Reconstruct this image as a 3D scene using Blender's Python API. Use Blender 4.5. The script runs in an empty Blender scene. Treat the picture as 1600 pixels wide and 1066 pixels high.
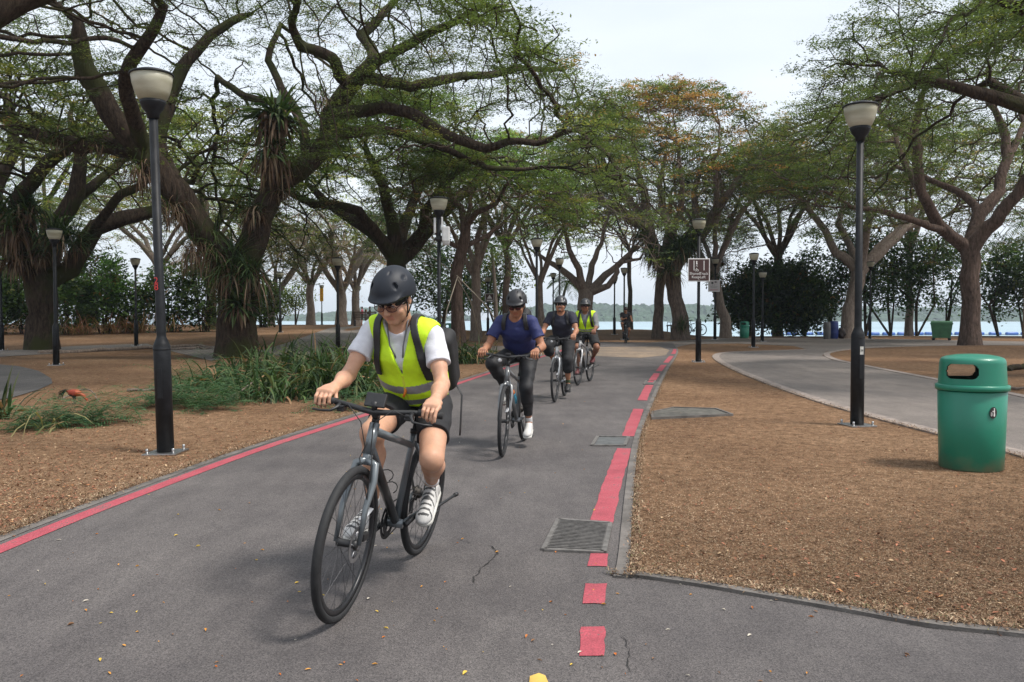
import bpy, bmesh, math, random
import numpy as np
from mathutils import Vector, Matrix

random.seed(7); RNG = np.random.default_rng(11)
SC = bpy.context.scene
COL = SC.collection
PI = math.pi

# ------------------------------------------------------------------ camera
FPX, CX, CY, HOR, CAMZ = 1280.0, 800.0, 533.0, 499.0, 1.35
PITCH = math.atan((CY - HOR) / FPX)
cam_d = bpy.data.cameras.new('camera'); cam = bpy.data.objects.new('camera', cam_d); COL.objects.link(cam)
cam_d.sensor_width = 36.0; cam_d.lens = FPX / 1600 * 36.0
cam_d.clip_start = 0.05; cam_d.clip_end = 6000
cam.location = (0, 0, CAMZ); cam.rotation_euler = (PI / 2 - PITCH, 0, 0)
SC.camera = cam

# ------------------------------------------------------------------ sky, sun, exposure
SUN_EL, SUN_AZ = math.radians(58), math.radians(112)      # azimuth from +Y towards +X
w = bpy.data.worlds.new('World'); SC.world = w; w.use_nodes = True
nt = w.node_tree; nt.nodes.clear()
out = nt.nodes.new('ShaderNodeOutputWorld'); bg = nt.nodes.new('ShaderNodeBackground')
sky = nt.nodes.new('ShaderNodeTexSky'); sky.sky_type = 'NISHITA'; sky.sun_disc = False
sky.sun_elevation = SUN_EL; sky.sun_rotation = SUN_AZ
sky.air_density = 1.0; sky.dust_density = 3.0; sky.ozone_density = 1.0
tc = nt.nodes.new('ShaderNodeTexCoord'); mp = nt.nodes.new('ShaderNodeMapping'); mp.inputs['Scale'].default_value = (1, 1, 4)
nz = nt.nodes.new('ShaderNodeTexNoise'); nz.inputs['Scale'].default_value = 1.6; nz.inputs['Detail'].default_value = 6
rmp = nt.nodes.new('ShaderNodeValToRGB'); rmp.color_ramp.elements[0].position = 0.3; rmp.color_ramp.elements[1].position = 0.75
rmp.color_ramp.elements[0].color = (.62, .62, .62, 1); rmp.color_ramp.elements[1].color = (.97, .97, .97, 1)
mx = nt.nodes.new('ShaderNodeMix'); mx.data_type = 'RGBA'
nt.links.new(tc.outputs['Generated'], mp.inputs['Vector']); nt.links.new(mp.outputs[0], nz.inputs['Vector'])
nt.links.new(nz.outputs['Fac'], rmp.inputs['Fac']); nt.links.new(rmp.outputs['Color'], mx.inputs['Factor'])
nt.links.new(sky.outputs[0], mx.inputs['A']); mx.inputs['B'].default_value = (6.7, 7.15, 7.7, 1)   # thin bright cloud veil
nt.links.new(mx.outputs['Result'], bg.inputs['Color']); bg.inputs['Strength'].default_value = 0.1
nt.links.new(bg.outputs[0], out.inputs['Surface'])

sd = bpy.data.lights.new('sun', 'SUN'); sun = bpy.data.objects.new('sun', sd); COL.objects.link(sun)
sd.energy = 2.8; sd.angle = math.radians(12); sd.color = (1.0, 0.95, 0.88)
sdir = Vector((math.sin(SUN_AZ) * math.cos(SUN_EL), math.cos(SUN_AZ) * math.cos(SUN_EL), math.sin(SUN_EL)))
sun.rotation_euler = sdir.to_track_quat('Z', 'Y').to_euler()
SC.view_settings.view_transform = 'Standard'; SC.view_settings.look = 'None'
SC.view_settings.gamma = 1.0; SC.view_settings.exposure = 0.70
SC.cycles.use_denoising = True
SC.cycles.max_bounces = 6; SC.cycles.diffuse_bounces = 3; SC.cycles.transparent_max_bounces = 6
SC.cycles.volume_bounces = 0; SC.cycles.caustics_reflective = False; SC.cycles.caustics_refractive = False

# ------------------------------------------------------------------ projection helpers and ground height
def sstep(a, b, x):
    t = np.clip((np.asarray(x, float) - a) / (b - a), 0, 1); return t * t * (3 - 2 * t)
def hgt(x, y):
    x = np.asarray(x, float); y = np.asarray(y, float)
    z = 0.007 * (np.clip(y, 8, 50) - 8)
    z = z + np.maximum(0.55 * sstep(28, 60, y) * sstep(3, 11, -x), 0.42 * sstep(44, 54, y) * (1 - sstep(8.5, 12.5, x)))
    z = z + 0.16 * np.exp(-(((x - 19.5) / 4) ** 2 + ((y - 31.5) / 3) ** 2))
    return z
def ray(px, py):
    u = (px - CX) / FPX; v = (CY - py) / FPX; c, s = math.cos(PITCH), math.sin(PITCH)
    return np.array([u, c + v * s, -s + v * c])
def at(px, py, Y):
    d = ray(px, py); t = Y / d[1]; return Vector((d[0] * t, Y, CAMZ + d[2] * t))
def G(px, py, dz=0.0):
    d = ray(px, py); t = 1.0
    z = 0.0
    for _ in range(30):
        t = (z - CAMZ) / min(d[2], -1e-4); t = min(t, 400)
        z = float(hgt(d[0] * t, d[1] * t))
    return Vector((d[0] * t, d[1] * t, z + dz))

# ------------------------------------------------------------------ object helpers
def tag(o, label=None, cat=None, group=None, kind=None):
    if label: o['label'] = label
    if cat: o['category'] = cat
    if group: o['group'] = group
    if kind: o['kind'] = kind
    return o
def thing(name, label, cat, loc=(0, 0, 0), rz=0.0, group=None):
    o = bpy.data.objects.new(name, None); COL.objects.link(o); o.empty_display_size = 0.2
    o.location = loc; o.rotation_euler = (0, 0, rz); return tag(o, label, cat, group)
def link(name, me, parent=None, mats=()):
    o = bpy.data.objects.new(name, me); COL.objects.link(o)
    for m in mats: me.materials.append(m)
    if parent: o.parent = parent
    return o
def copy_tree(o, parent=None):
    c = o.copy(); COL.objects.link(c)
    if parent: c.parent = parent
    for ch in list(o.children): copy_tree(ch, c)
    return c

class MB:
    def __init__(s): s.v = []; s.f = []; s.m = []; s.sm = []
    def add(s, vs, fs, mi=0, smooth=True):
        b = len(s.v); s.v.extend([tuple(map(float, p)) for p in vs])
        s.f.extend([tuple(b + i for i in f) for f in fs]); s.m.extend([mi] * len(fs)); s.sm.extend([smooth] * len(fs))
    def box(s, c, size, rot=None, mi=0, bev=0.0):
        x, y, z = size[0] / 2, size[1] / 2, size[2] / 2
        if bev <= 0:
            vs = [Vector((a * x, b * y, d * z)) for a in (-1, 1) for b in (-1, 1) for d in (-1, 1)]
            fs = [(0, 1, 3, 2), (4, 6, 7, 5), (0, 4, 5, 1), (2, 3, 7, 6), (0, 2, 6, 4), (1, 5, 7, 3)]
        else:
            bm = bmesh.new(); bmesh.ops.create_cube(bm, size=1.0)
            for q in bm.verts: q.co = Vector((q.co.x * size[0], q.co.y * size[1], q.co.z * size[2]))
            bmesh.ops.bevel(bm, geom=list(bm.edges) + list(bm.verts), offset=bev, segments=2, affect='EDGES', profile=.6)
            bm.verts.index_update(); vs = [q.co.copy() for q in bm.verts]; fs = [tuple(q.index for q in f.verts) for f in bm.faces]; bm.free()
        R = rot if rot is not None else Matrix.Identity(3)
        s.add([R @ p + Vector(c) for p in vs], fs, mi, False)
    def tube(s, pts, rad, n=8, mi=0, caps=True, smooth=True, flat=1.0, upv=None, rough=0.0):
        pts = [Vector(p) for p in pts]
        if not hasattr(rad, '__len__'): rad = [rad] * len(pts)
        t0 = (pts[1] - pts[0]).normalized()
        up = Vector(upv) if upv else (Vector((0, 0, 1)) if abs(t0.z) < .9 else Vector((1, 0, 0)))
        a = (up - t0 * up.dot(t0)).normalized(); vs = []; k = len(pts); ph0 = random.uniform(0, 6)
        for i, p in enumerate(pts):
            if i == 0: t = pts[1] - pts[0]
            elif i == k - 1: t = pts[-1] - pts[-2]
            else: t = pts[i + 1] - pts[i - 1]
            t = t.normalized(); a = (a - t * a.dot(t)).normalized(); b = t.cross(a)
            for j in range(n):
                th = 2 * PI * j / n; q = 1.0 if not rough else 1 + rough * (math.sin(3 * th + .35 * i + ph0) + .7 * math.sin(5 * th - .5 * i + 2 * ph0) + .5 * math.sin(2 * th + .9 * i) + random.uniform(-.5, .5)); vs.append(p + (a * (math.cos(th) * flat) + b * math.sin(th)) * rad[i] * q)
        fs = [(i * n + j, i * n + (j + 1) % n, (i + 1) * n + (j + 1) % n, (i + 1) * n + j) for i in range(k - 1) for j in range(n)]
        if caps: fs += [tuple(range(n))[::-1], tuple((k - 1) * n + j for j in range(n))]
        s.add(vs, fs, mi, smooth)
    def lathe(s, prof, n=24, c=(0, 0, 0), mi=0, axis='z', smooth=True, sx=1.0, sy=1.0, cap=True):
        vs = []; k = len(prof)
        for r, z in prof:
            for j in range(n):
                th = 2 * PI * j / n; x, y = r * math.cos(th) * sx, r * math.sin(th) * sy
                if axis == 'z': q = (x, y, z)
                elif axis == 'y': q = (x, z, y)
                else: q = (z, x, y)
                vs.append(Vector(q) + Vector(c))
        fs = [(i * n + j, i * n + (j + 1) % n, (i + 1) * n + (j + 1) % n, (i + 1) * n + j) for i in range(k - 1) for j in range(n)]
        if cap:
            if prof[0][0] > 1e-6: fs.append(tuple(range(n))[::-1])
            if prof[-1][0] > 1e-6: fs.append(tuple((k - 1) * n + j for j in range(n)))
        if axis == 'y': fs = [f[::-1] for f in fs]
        s.add(vs, fs, mi, smooth)
    def ell(s, c, r, n=16, m=10, R=None, mi=0):
        vs = []
        for i in range(m + 1):
            ph = PI * i / m
            for j in range(n):
                th = 2 * PI * j / n
                p = Vector((r[0] * math.sin(ph) * math.cos(th), r[1] * math.sin(ph) * math.sin(th), r[2] * math.cos(ph)))
                vs.append((R @ p if R is not None else p) + Vector(c))
        fs = [(i * n + j, (i + 1) * n + j, (i + 1) * n + (j + 1) % n, i * n + (j + 1) % n) for i in range(m) for j in range(n)]
        s.add(vs, fs, mi, True)
    def mesh(s, name):
        me = bpy.data.meshes.new(name); me.from_pydata(s.v, [], s.f)
        me.polygons.foreach_set('material_index', s.m); me.polygons.foreach_set('use_smooth', s.sm); me.update(); return me
    def build(s, name, mat, parent=None, merge=False):
        mats = mat if isinstance(mat, (list, tuple)) else [mat]
        me = s.mesh(name)
        if merge:
            bm = bmesh.new(); bm.from_mesh(me); bmesh.ops.remove_doubles(bm, verts=bm.verts, dist=1e-5); bm.to_mesh(me); bm.free()
        return link(name, me, parent, mats)

def np_mesh(name, V, Fq, smooth=False, cols=None, midx=None):
    """V (n,3), Fq (m,k) -> mesh; cols (m,3) per-face colours as attribute 'tint'"""
    V = np.asarray(V, np.float32); Fq = np.asarray(Fq, np.int32); m, k = Fq.shape
    me = bpy.data.meshes.new(name)
    me.vertices.add(len(V)); me.vertices.foreach_set('co', V.ravel())
    me.loops.add(m * k); me.loops.foreach_set('vertex_index', Fq.ravel())
    me.polygons.add(m); me.polygons.foreach_set('loop_start', np.arange(0, m * k, k, dtype=np.int32))
    try: me.polygons.foreach_set('loop_total', np.full(m, k, np.int32))
    except Exception: pass
    me.polygons.foreach_set('use_smooth', np.full(m, smooth, bool))
    if midx is not None: me.polygons.foreach_set('material_index', np.asarray(midx, np.int32))
    if cols is not None:
        a = me.attributes.new('tint', 'FLOAT_COLOR', 'FACE')
        c = np.ones((m, 4), np.float32); c[:, :3] = cols; a.data.foreach_set('color', c.ravel())
    me.update(calc_edges=True); return me

# ------------------------------------------------------------------ materials
MATS = {}
def newmat(name):
    m = bpy.data.materials.new(name); m.use_nodes = True; nt = m.node_tree
    return m, nt, nt.nodes['Principled BSDF']
def N(nt, t, **kw):
    n = nt.nodes.new(t)
    for k, v in kw.items():
        if k in n.inputs: n.inputs[k].default_value = v
        else: setattr(n, k, v)
    return n
def mat(name, col, rough=0.6, metal=0.0, var=0.25, scale=6.0, bump=0.0, bscale=40.0, col2=None, detail=6, stretch=None, coat=0.0, spec=None):
    """principled with procedural colour variation and bump in object space"""
    if name in MATS: return MATS[name]
    m, nt, b = newmat(name); L = nt.links.new
    tc = N(nt, 'ShaderNodeTexCoord'); mp = N(nt, 'ShaderNodeMapping')
    if stretch: mp.inputs['Scale'].default_value = stretch
    L(tc.outputs['Object'], mp.inputs['Vector'])
    nz = N(nt, 'ShaderNodeTexNoise', Scale=scale, Detail=detail, Roughness=0.6); L(mp.outputs[0], nz.inputs['Vector'])
    r = N(nt, 'ShaderNodeValToRGB'); c = Vector(col)
    lo = c * (1 - var) if col2 is None else c; hi = c * (1 + var) if col2 is None else Vector(col2)
    r.color_ramp.elements[0].position = .32; r.color_ramp.elements[1].position = .68
    r.color_ramp.elements[0].color = (*lo, 1); r.color_ramp.elements[1].color = (*hi, 1)
    L(nz.outputs['Fac'], r.inputs['Fac']); L(r.outputs['Color'], b.inputs['Base Color'])
    b.inputs['Roughness'].default_value = rough; b.inputs['Metallic'].default_value = metal
    if coat: b.inputs['Coat Weight'].default_value = coat
    if spec is not None: b.inputs['Specular IOR Level'].default_value = spec
    if bump:
        n2 = N(nt, 'ShaderNodeTexNoise', Scale=bscale, Detail=5); L(mp.outputs[0], n2.inputs['Vector'])
        bp = N(nt, 'ShaderNodeBump', Strength=1.0, Distance=bump); L(n2.outputs['Fac'], bp.inputs['Height']); L(bp.outputs[0], b.inputs['Normal'])
    MATS[name] = m; return m
def leaf_mat(name, trans=0.35, rough=0.5, spec=0.3):
    if name in MATS: return MATS[name]
    m, nt, b = newmat(name); L = nt.links.new
    a = N(nt, 'ShaderNodeAttribute', attribute_name='tint')
    L(a.outputs['Color'], b.inputs['Base Color']); b.inputs['Roughness'].default_value = rough; b.inputs['Specular IOR Level'].default_value = spec
    if trans > 0:
        t = N(nt, 'ShaderNodeBsdfTranslucent'); mx = N(nt, 'ShaderNodeMixShader'); mx.inputs[0].default_value = trans
        g = N(nt, 'ShaderNodeMix', data_type='RGBA', blend_type='MULTIPLY'); g.inputs['Factor'].default_value = 1
        L(a.outputs['Color'], g.inputs['A']); g.inputs['B'].default_value = (1.25, 1.3, .7, 1)
        L(g.outputs['Result'], t.inputs['Color']); L(b.outputs[0], mx.inputs[1]); L(t.outputs[0], mx.inputs[2])
        L(mx.outputs[0], nt.nodes['Material Output'].inputs['Surface'])
    MATS[name] = m; return m

M_metal_black = mat('black_painted_metal', (.012, .013, .015), .5, 0.0, .4, 12, .0006, 90, spec=.2)
M_steel = mat('brushed_steel', (.45, .45, .45), .35, 1.0, .2, 30)
M_concrete = mat('weathered_concrete', (.17, .155, .14), .9, 0, .35, 5, .004, 60)
M_white = mat('white_paint', (.62, .62, .61), .5, 0, .1, 8)
# ================================================================== GROUND
def pip(P, poly):
    x, y = P[:, 0], P[:, 1]; inside = np.zeros(len(P), bool); n = len(poly); j = n - 1
    for i in range(n):
        xi, yi = poly[i][0], poly[i][1]; xj, yj = poly[j][0], poly[j][1]
        c = ((yi > y) != (yj > y)) & (x < (xj - xi) * (y - yi) / ((yj - yi) + 1e-12) + xi)
        inside ^= c; j = i
    return inside
def GP(pts): return [G(*p) for p in pts]
def dens(pts, step=0.4):
    o = []
    for i in range(len(pts)):
        a, b = Vector(pts[i]), Vector(pts[(i + 1) % len(pts)]); n = max(1, int((b - a).length / step))
        o += [a.lerp(b, k / n) for k in range(n)]
    return o
def smooth_line(pts, it=2):
    """Chaikin on an open polyline of Vectors"""
    for _ in range(it):
        o = [pts[0]]
        for a, b in zip(pts[:-1], pts[1:]): o += [a.lerp(b, .25), a.lerp(b, .75)]
        o.append(pts[-1]); pts = o
    return pts
def sheet(name, poly, dz, m, parent=None, cuts=1.0):
    """flat polygon laid on the terrain, cut into cells so that it follows it"""
    bm = bmesh.new(); vs = [bm.verts.new((p[0], p[1], 0)) for p in poly]
    bm.faces.new(vs); bm.normal_update()
    xs = [p[0] for p in poly]; ys = [p[1] for p in poly]
    x0, x1, y0, y1 = min(xs), max(xs), min(ys), max(ys)
    def cut(co, no):
        bmesh.ops.bisect_plane(bm, geom=list(bm.verts) + list(bm.edges) + list(bm.faces), plane_co=co, plane_no=no, dist=1e-5)
    y = y0 + .01
    while y < y1:
        cut((0, y, 0), (0, 1, 0)); y += cuts * .9
    if (x1 - x0) > cuts * 3:
        x = x0
        while x < x1: cut((x, 0, 0), (1, 0, 0)); x += cuts * 2
    bmesh.ops.triangulate(bm, faces=[f for f in bm.faces if len(f.verts) > 4])
    for q in bm.verts: q.co.z = float(hgt(q.co.x, q.co.y)) + dz
    for f in bm.faces:
        if f.normal.z < 0: f.normal_flip()
    me = bpy.data.meshes.new(name); bm.to_mesh(me); bm.free(); me.update()
    me.polygons.foreach_set('use_smooth', np.ones(len(me.polygons), bool))
    o = link(name, me, parent, [m]); return o
def ribbon(line, w0, w1, side=1):
    """polygon from an open line, offset w0..w1 to its left (side=1)"""
    A = []; B = []
    for i, p in enumerate(line):
        a = line[max(0, i - 1)]; b = line[min(len(line) - 1, i + 1)]; t = Vector((b.x - a.x, b.y - a.y)).normalized()
        n = Vector((-t.y, t.x)) * side
        A.append(Vector((p.x + n.x * w0, p.y + n.y * w0, 0))); B.append(Vector((p.x + n.x * w1, p.y + n.y * w1, 0)))
    return A, B
def strip(name, A, B, dz, m, parent=None, h=0.0, jit=0.0):
    n = len(A); V = []; F = []
    for i in range(n):
        for q in (A[i], B[i]):
            z = float(hgt(q.x, q.y)) + dz
            jx, jy = (random.uniform(-jit, jit), random.uniform(-jit, jit)) if jit else (0, 0)
            V.append((q.x + jx, q.y + jy, z))
    F = [(2 * i, 2 * i + 2, 2 * i + 3, 2 * i + 1) for i in range(n - 1)]
    if h:
        b = len(V); V += [(x, y, z - h) for x, y, z in V]
        F += [(2 * i, b + 2 * i, b + 2 * i + 2, 2 * i + 2) for i in range(n - 1)]
        F += [(2 * i + 1, 2 * i + 3, b + 2 * i + 3, b + 2 * i + 1) for i in range(n - 1)]
        F += [(0, 1, b + 1, b), (2 * n - 2, b + 2 * n - 2, b + 2 * n - 1, 2 * n - 1)]
    me = bpy.data.meshes.new(name); me.from_pydata(V, [], F)
    bm = bmesh.new(); bm.from_mesh(me); bmesh.ops.recalc_face_normals(bm, faces=bm.faces)
    if not h:
        for f in bm.faces:
            if f.normal.z < 0: f.normal_flip()
    bm.to_mesh(me); bm.free()
    return link(name, me, parent, [m])

# --- materials
def ground_mat():
    m, nt, b = newmat('dry_grass_soil'); L = nt.links.new
    g = N(nt, 'ShaderNodeNewGeometry')
    n1 = N(nt, 'ShaderNodeTexNoise', Scale=.35, Detail=5, Roughness=.6); n2 = N(nt, 'ShaderNodeTexNoise', Scale=9, Detail=8, Roughness=.75)
    n3 = N(nt, 'ShaderNodeTexVoronoi', Scale=45)
    for n in (n1, n2, n3): L(g.outputs['Position'], n.inputs['Vector'])
    r1 = N(nt, 'ShaderNodeValToRGB'); e = r1.color_ramp.elements
    e[0].position = .3; e[0].color = (.14, .088, .056, 1); e[1].position = .72; e[1].color = (.25, .17, .11, 1)
    k = e.new(.5); k.color = (.20, .13, .082, 1)
    L(n1.outputs['Fac'], r1.inputs['Fac'])
    r2 = N(nt, 'ShaderNodeValToRGB'); e = r2.color_ramp.elements
    e[0].position = .33; e[0].color = (.38, .33, .28, 1); e[1].position = .68; e[1].color = (1.5, 1.45, 1.4, 1)
    L(n2.outputs['Fac'], r2.inputs['Fac'])
    mx = N(nt, 'ShaderNodeMix', data_type='RGBA', blend_type='MULTIPLY'); mx.inputs['Factor'].default_value = .9
    L(r1.outputs[0], mx.inputs['A']); L(r2.outputs[0], mx.inputs['B'])
    r3 = N(nt, 'ShaderNodeValToRGB'); e = r3.color_ramp.elements
    e[0].position = 0; e[0].color = (.55, .5, .45, 1); e[1].position = 1; e[1].color = (1.3, 1.25, 1.2, 1)
    L(n3.outputs['Color'], r3.inputs['Fac'])
    m2 = N(nt, 'ShaderNodeMix', data_type='RGBA', blend_type='MULTIPLY'); m2.inputs['Factor'].default_value = .7
    L(mx.outputs['Result'], m2.inputs['A']); L(r3.outputs[0], m2.inputs['B']); L(m2.outputs['Result'], b.inputs['Base Color'])
    b.inputs['Roughness'].default_value = .95; b.inputs['Specular IOR Level'].default_value = .1
    bp = N(nt, 'ShaderNodeBump', Strength=1, Distance=.03); L(n2.outputs['Fac'], bp.inputs['Height']); L(bp.outputs[0], b.inputs['Normal'])
    return m
def asphalt_mat(name, c0, c1, sp=.09):
    m, nt, b = newmat(name); L = nt.links.new
    g = N(nt, 'ShaderNodeNewGeometry')
    n1 = N(nt, 'ShaderNodeTexNoise', Scale=.55, Detail=6, Roughness=.62); n2 = N(nt, 'ShaderNodeTexVoronoi', Scale=190)
    n3 = N(nt, 'ShaderNodeTexNoise', Scale=120, Detail=3); n4 = N(nt, 'ShaderNodeTexNoise', Scale=2.6, Detail=8, Roughness=.7)
    mp = N(nt, 'ShaderNodeMapping'); mp.inputs['Scale'].default_value = (1.6, .5, 1); L(g.outputs['Position'], mp.inputs['Vector'])
    for n in (n1, n2, n3): L(g.outputs['Position'], n.inputs['Vector'])
    L(mp.outputs[0], n4.inputs['Vector'])
    r1 = N(nt, 'ShaderNodeValToRGB'); e = r1.color_ramp.elements
    e[0].position = .34; e[0].color = (*c0, 1); e[1].position = .66; e[1].color = (*c1, 1); L(n1.outputs['Fac'], r1.inputs['Fac'])
    r4 = N(nt, 'ShaderNodeValToRGB'); e = r4.color_ramp.elements
    e[0].position = .3; e[0].color = (.78, .77, .77, 1); e[1].position = .6; e[1].color = (1.08, 1.07, 1.05, 1); L(n4.outputs['Fac'], r4.inputs['Fac'])
    mm = N(nt, 'ShaderNodeMix', data_type='RGBA', blend_type='MULTIPLY'); mm.inputs['Factor'].default_value = 1
    L(r1.outputs[0], mm.inputs['A']); L(r4.outputs[0], mm.inputs['B'])
    r2 = N(nt, 'ShaderNodeValToRGB'); e = r2.color_ramp.elements
    e[0].position = .05; e[0].color = (.45, .45, .45, 1); e[1].position = .95; e[1].color = (1.75, 1.7, 1.65, 1); L(n2.outputs['Color'], r2.inputs['Fac'])
    mx = N(nt, 'ShaderNodeMix', data_type='RGBA', blend_type='MULTIPLY'); mx.inputs['Factor'].default_value = .85
    L(mm.outputs['Result'], mx.inputs['A']); L(r2.outputs[0], mx.inputs['B']); L(mx.outputs['Result'], b.inputs['Base Color'])
    b.inputs['Roughness'].default_value = .82; b.inputs['Specular IOR Level'].default_value = .35
    bp = N(nt, 'ShaderNodeBump', Strength=.8, Distance=.003); L(n2.outputs['Distance'], bp.inputs['Height']); L(bp.outputs[0], b.inputs['Normal'])
    return m
M_ground = ground_mat()
M_asph = asphalt_mat('asphalt', (.066, .061, .063), (.108, .100, .099))
M_asph2 = asphalt_mat('pale_asphalt', (.125, .112, .103), (.17, .15, .138))
M_asph3 = asphalt_mat('dark_asphalt', (.06, .058, .058), (.09, .086, .085))
M_sandy = asphalt_mat('sandy_asphalt', (.14, .12, .105), (.25, .19, .135))
def worn_red():
    m, nt, b = newmat('red_road_paint'); L = nt.links.new; g = N(nt, 'ShaderNodeNewGeometry')
    n1 = N(nt, 'ShaderNodeTexNoise', Scale=3, Detail=8, Roughness=.7); n2 = N(nt, 'ShaderNodeTexNoise', Scale=70, Detail=4, Roughness=.7); n3 = N(nt, 'ShaderNodeTexVoronoi', Scale=190)
    for n in (n1, n2, n3): L(g.outputs['Position'], n.inputs['Vector'])
    r = N(nt, 'ShaderNodeValToRGB'); e = r.color_ramp.elements; e[0].position = .3; e[0].color = (.26, .045, .06, 1); e[1].position = .68; e[1].color = (.45, .075, .10, 1); L(n1.outputs['Fac'], r.inputs['Fac'])
    r3 = N(nt, 'ShaderNodeValToRGB'); r3.color_ramp.elements[0].color = (.5, .5, .5, 1); r3.color_ramp.elements[1].color = (1.3, 1.3, 1.3, 1); L(n3.outputs['Color'], r3.inputs['Fac'])
    m1 = N(nt, 'ShaderNodeMix', data_type='RGBA', blend_type='MULTIPLY'); m1.inputs['Factor'].default_value = .8; L(r.outputs[0], m1.inputs['A']); L(r3.outputs[0], m1.inputs['B'])
    ad = N(nt, 'ShaderNodeMath', operation='ADD'); L(n1.outputs['Fac'], ad.inputs[0]); L(n2.outputs['Fac'], ad.inputs[1])
    r2 = N(nt, 'ShaderNodeValToRGB'); r2.color_ramp.elements[0].position = .555; r2.color_ramp.elements[1].position = .60; hv = N(nt, 'ShaderNodeMath', operation='MULTIPLY'); hv.inputs[1].default_value = .5; L(ad.outputs[0], hv.inputs[0]); L(hv.outputs[0], r2.inputs['Fac'])
    mx = N(nt, 'ShaderNodeMix', data_type='RGBA'); L(r2.outputs[0], mx.inputs['Factor']); L(m1.outputs['Result'], mx.inputs['A']); mx.inputs['B'].default_value = (.10, .085, .08, 1); L(mx.outputs['Result'], b.inputs['Base Color']); b.inputs['Roughness'].default_value = .8
    return m
M_red = worn_red()
M_kerb = mat('kerb_concrete', (.12, .108, .098), .92, 0, .4, 4, .004, 70)
M_yellow = mat('yellow_road_paint', (.55, .36, .08), .8, 0, .25, 9)

# --- terrain sheet
def terrain():
    ys = np.concatenate([np.arange(-14, 62, .6), np.array([62.5, 64])]); xs = np.arange(-60, 60.1, .75)
    X, Y = np.meshgrid(xs, ys); Z = hgt(X, Y)
    far = Y > 60.5
    edge = 53 + 1.2 * np.sin(X * .31) + .6 * np.sin(X * .83 + 1) + np.where(X < -1, 28 * sstep(1, 14, -X), 0)
    V = np.stack([X, Y, Z], -1); ny, nx = X.shape
    # stretch rows beyond 40 m so that the sheet ends at the beach edge
    t = sstep(0, 1, np.clip((Y - 40) / (64 - 40), 0, 1)); tt = np.clip((Y - 40) / (64 - 40), 0, 1)
    Yn = np.where(Y > 40, 40 + tt * (edge - 40), Y); Z = hgt(X, Yn)
    drop = sstep(.93, 1.0, tt); Z = Z - 1.9 * drop
    V = np.stack([X, Yn, Z], -1).reshape(-1, 3)
    i = np.arange(ny * nx).reshape(ny, nx); F = np.stack([i[:-1, :-1], i[:-1, 1:], i[1:, 1:], i[1:, :-1]], -1).reshape(-1, 4)
    o = link('ground', np_mesh('ground', V, F, True), None, [M_ground]); tag(o, kind='structure', label='dry brown lawn and bare soil reaching to the sea')
terrain()

# --- main path
L_line = smooth_line(GP([(-230, 958), (0, 862), (130, 808), (250, 762), (400, 705), (550, 657), (640, 627), (740, 592), (800, 573), (850, 557), (875, 550), (885, 544), (880, 540)]))
R_line = smooth_line(GP([(930, 850), (940, 822), (957, 755), (978, 697), (990, 660), (1006, 620), (1022, 590), (1040, 568), (1052, 554), (1056, 546), (1050, 540)]))
K_line = smooth_line(GP([(978, 908), (984, 885), (987, 818), (992, 740), (998, 690), (1008, 660), (1019, 635), (1031, 605), (1044, 578), (1056, 560), (1061, 548), (1055, 540)]))
# road polygon: left boundary outwards of the red line by .12 m
La, Lb = ribbon(L_line, -.06, .06); Lo, _ = ribbon(L_line, .12, .3)
left_edge = Lo
junction = GP([(984, 905), (1100, 922), (1200, 940), (1300, 957), (1450, 986), (1600, 1001), (1900, 1032)])
road = [Vector((-6.0, -12, 0))] + [p for p in left_edge if p.y > -11] + GP([(870, 536), (940, 535), (1050, 536)]) + K_line[::-1] + junction + [Vector((9, 1.5, 0)), Vector((9, -12, 0))]
ROADS = [road]
sheet('path', road, .012, M_asph)
# sandy crossing at the far end of the path
sandy = GP([(905, 556), (1000, 560), (1040, 556), (1046, 548), (1030, 542), (930, 543)])
sheet('path_worn_patch', sandy, .016, M_sandy)
# beach-side cross path
cross = GP([(700, 542), (780, 541), (880, 539), (940, 537.5), (1000, 536.5), (1060, 533), (1130, 528), (1250, 528), (1400, 530), (1600, 534), (1900, 541),
            (1900, 556), (1600, 544), (1440, 541), (1340, 544), (1290, 550), (1285, 556), (1300, 563), (1330, 569), (1400, 583), (1500, 602), (1600, 622), (1800, 668),
            (1800, 764), (1600, 706), (1460, 672), (1380, 652), (1300, 630), (1220, 603), (1160, 580), (1128, 564), (1122, 556), (1135, 551), (1200, 549), (1262, 547), (1240, 541), (1150, 537), (1080, 538), (1055, 543), (1000, 543), (880, 545), (780, 548), (700, 548)])
sheet('side_path', cross, .008, M_asph2); ROADS.append(cross)
# far left path and dark path patch
farp = GP([(-200, 566), (0, 549), (120, 541), (230, 536), (330, 528), (420, 519), (520, 511), (640, 508), (640, 512), (560, 517), (460, 525), (370, 535), (270, 543), (150, 549), (0, 558), (-200, 578)])
sheet('far_path', farp, .012, M_asph2); ROADS.append(farp)
dark = GP([(-300, 560), (0, 570), (30, 573), (60, 580), (80, 592), (82, 600), (60, 610), (20, 622), (-40, 632), (-300, 660)])
sheet('dark_path', dark, .012, M_asph3); ROADS.append(dark)
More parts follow.
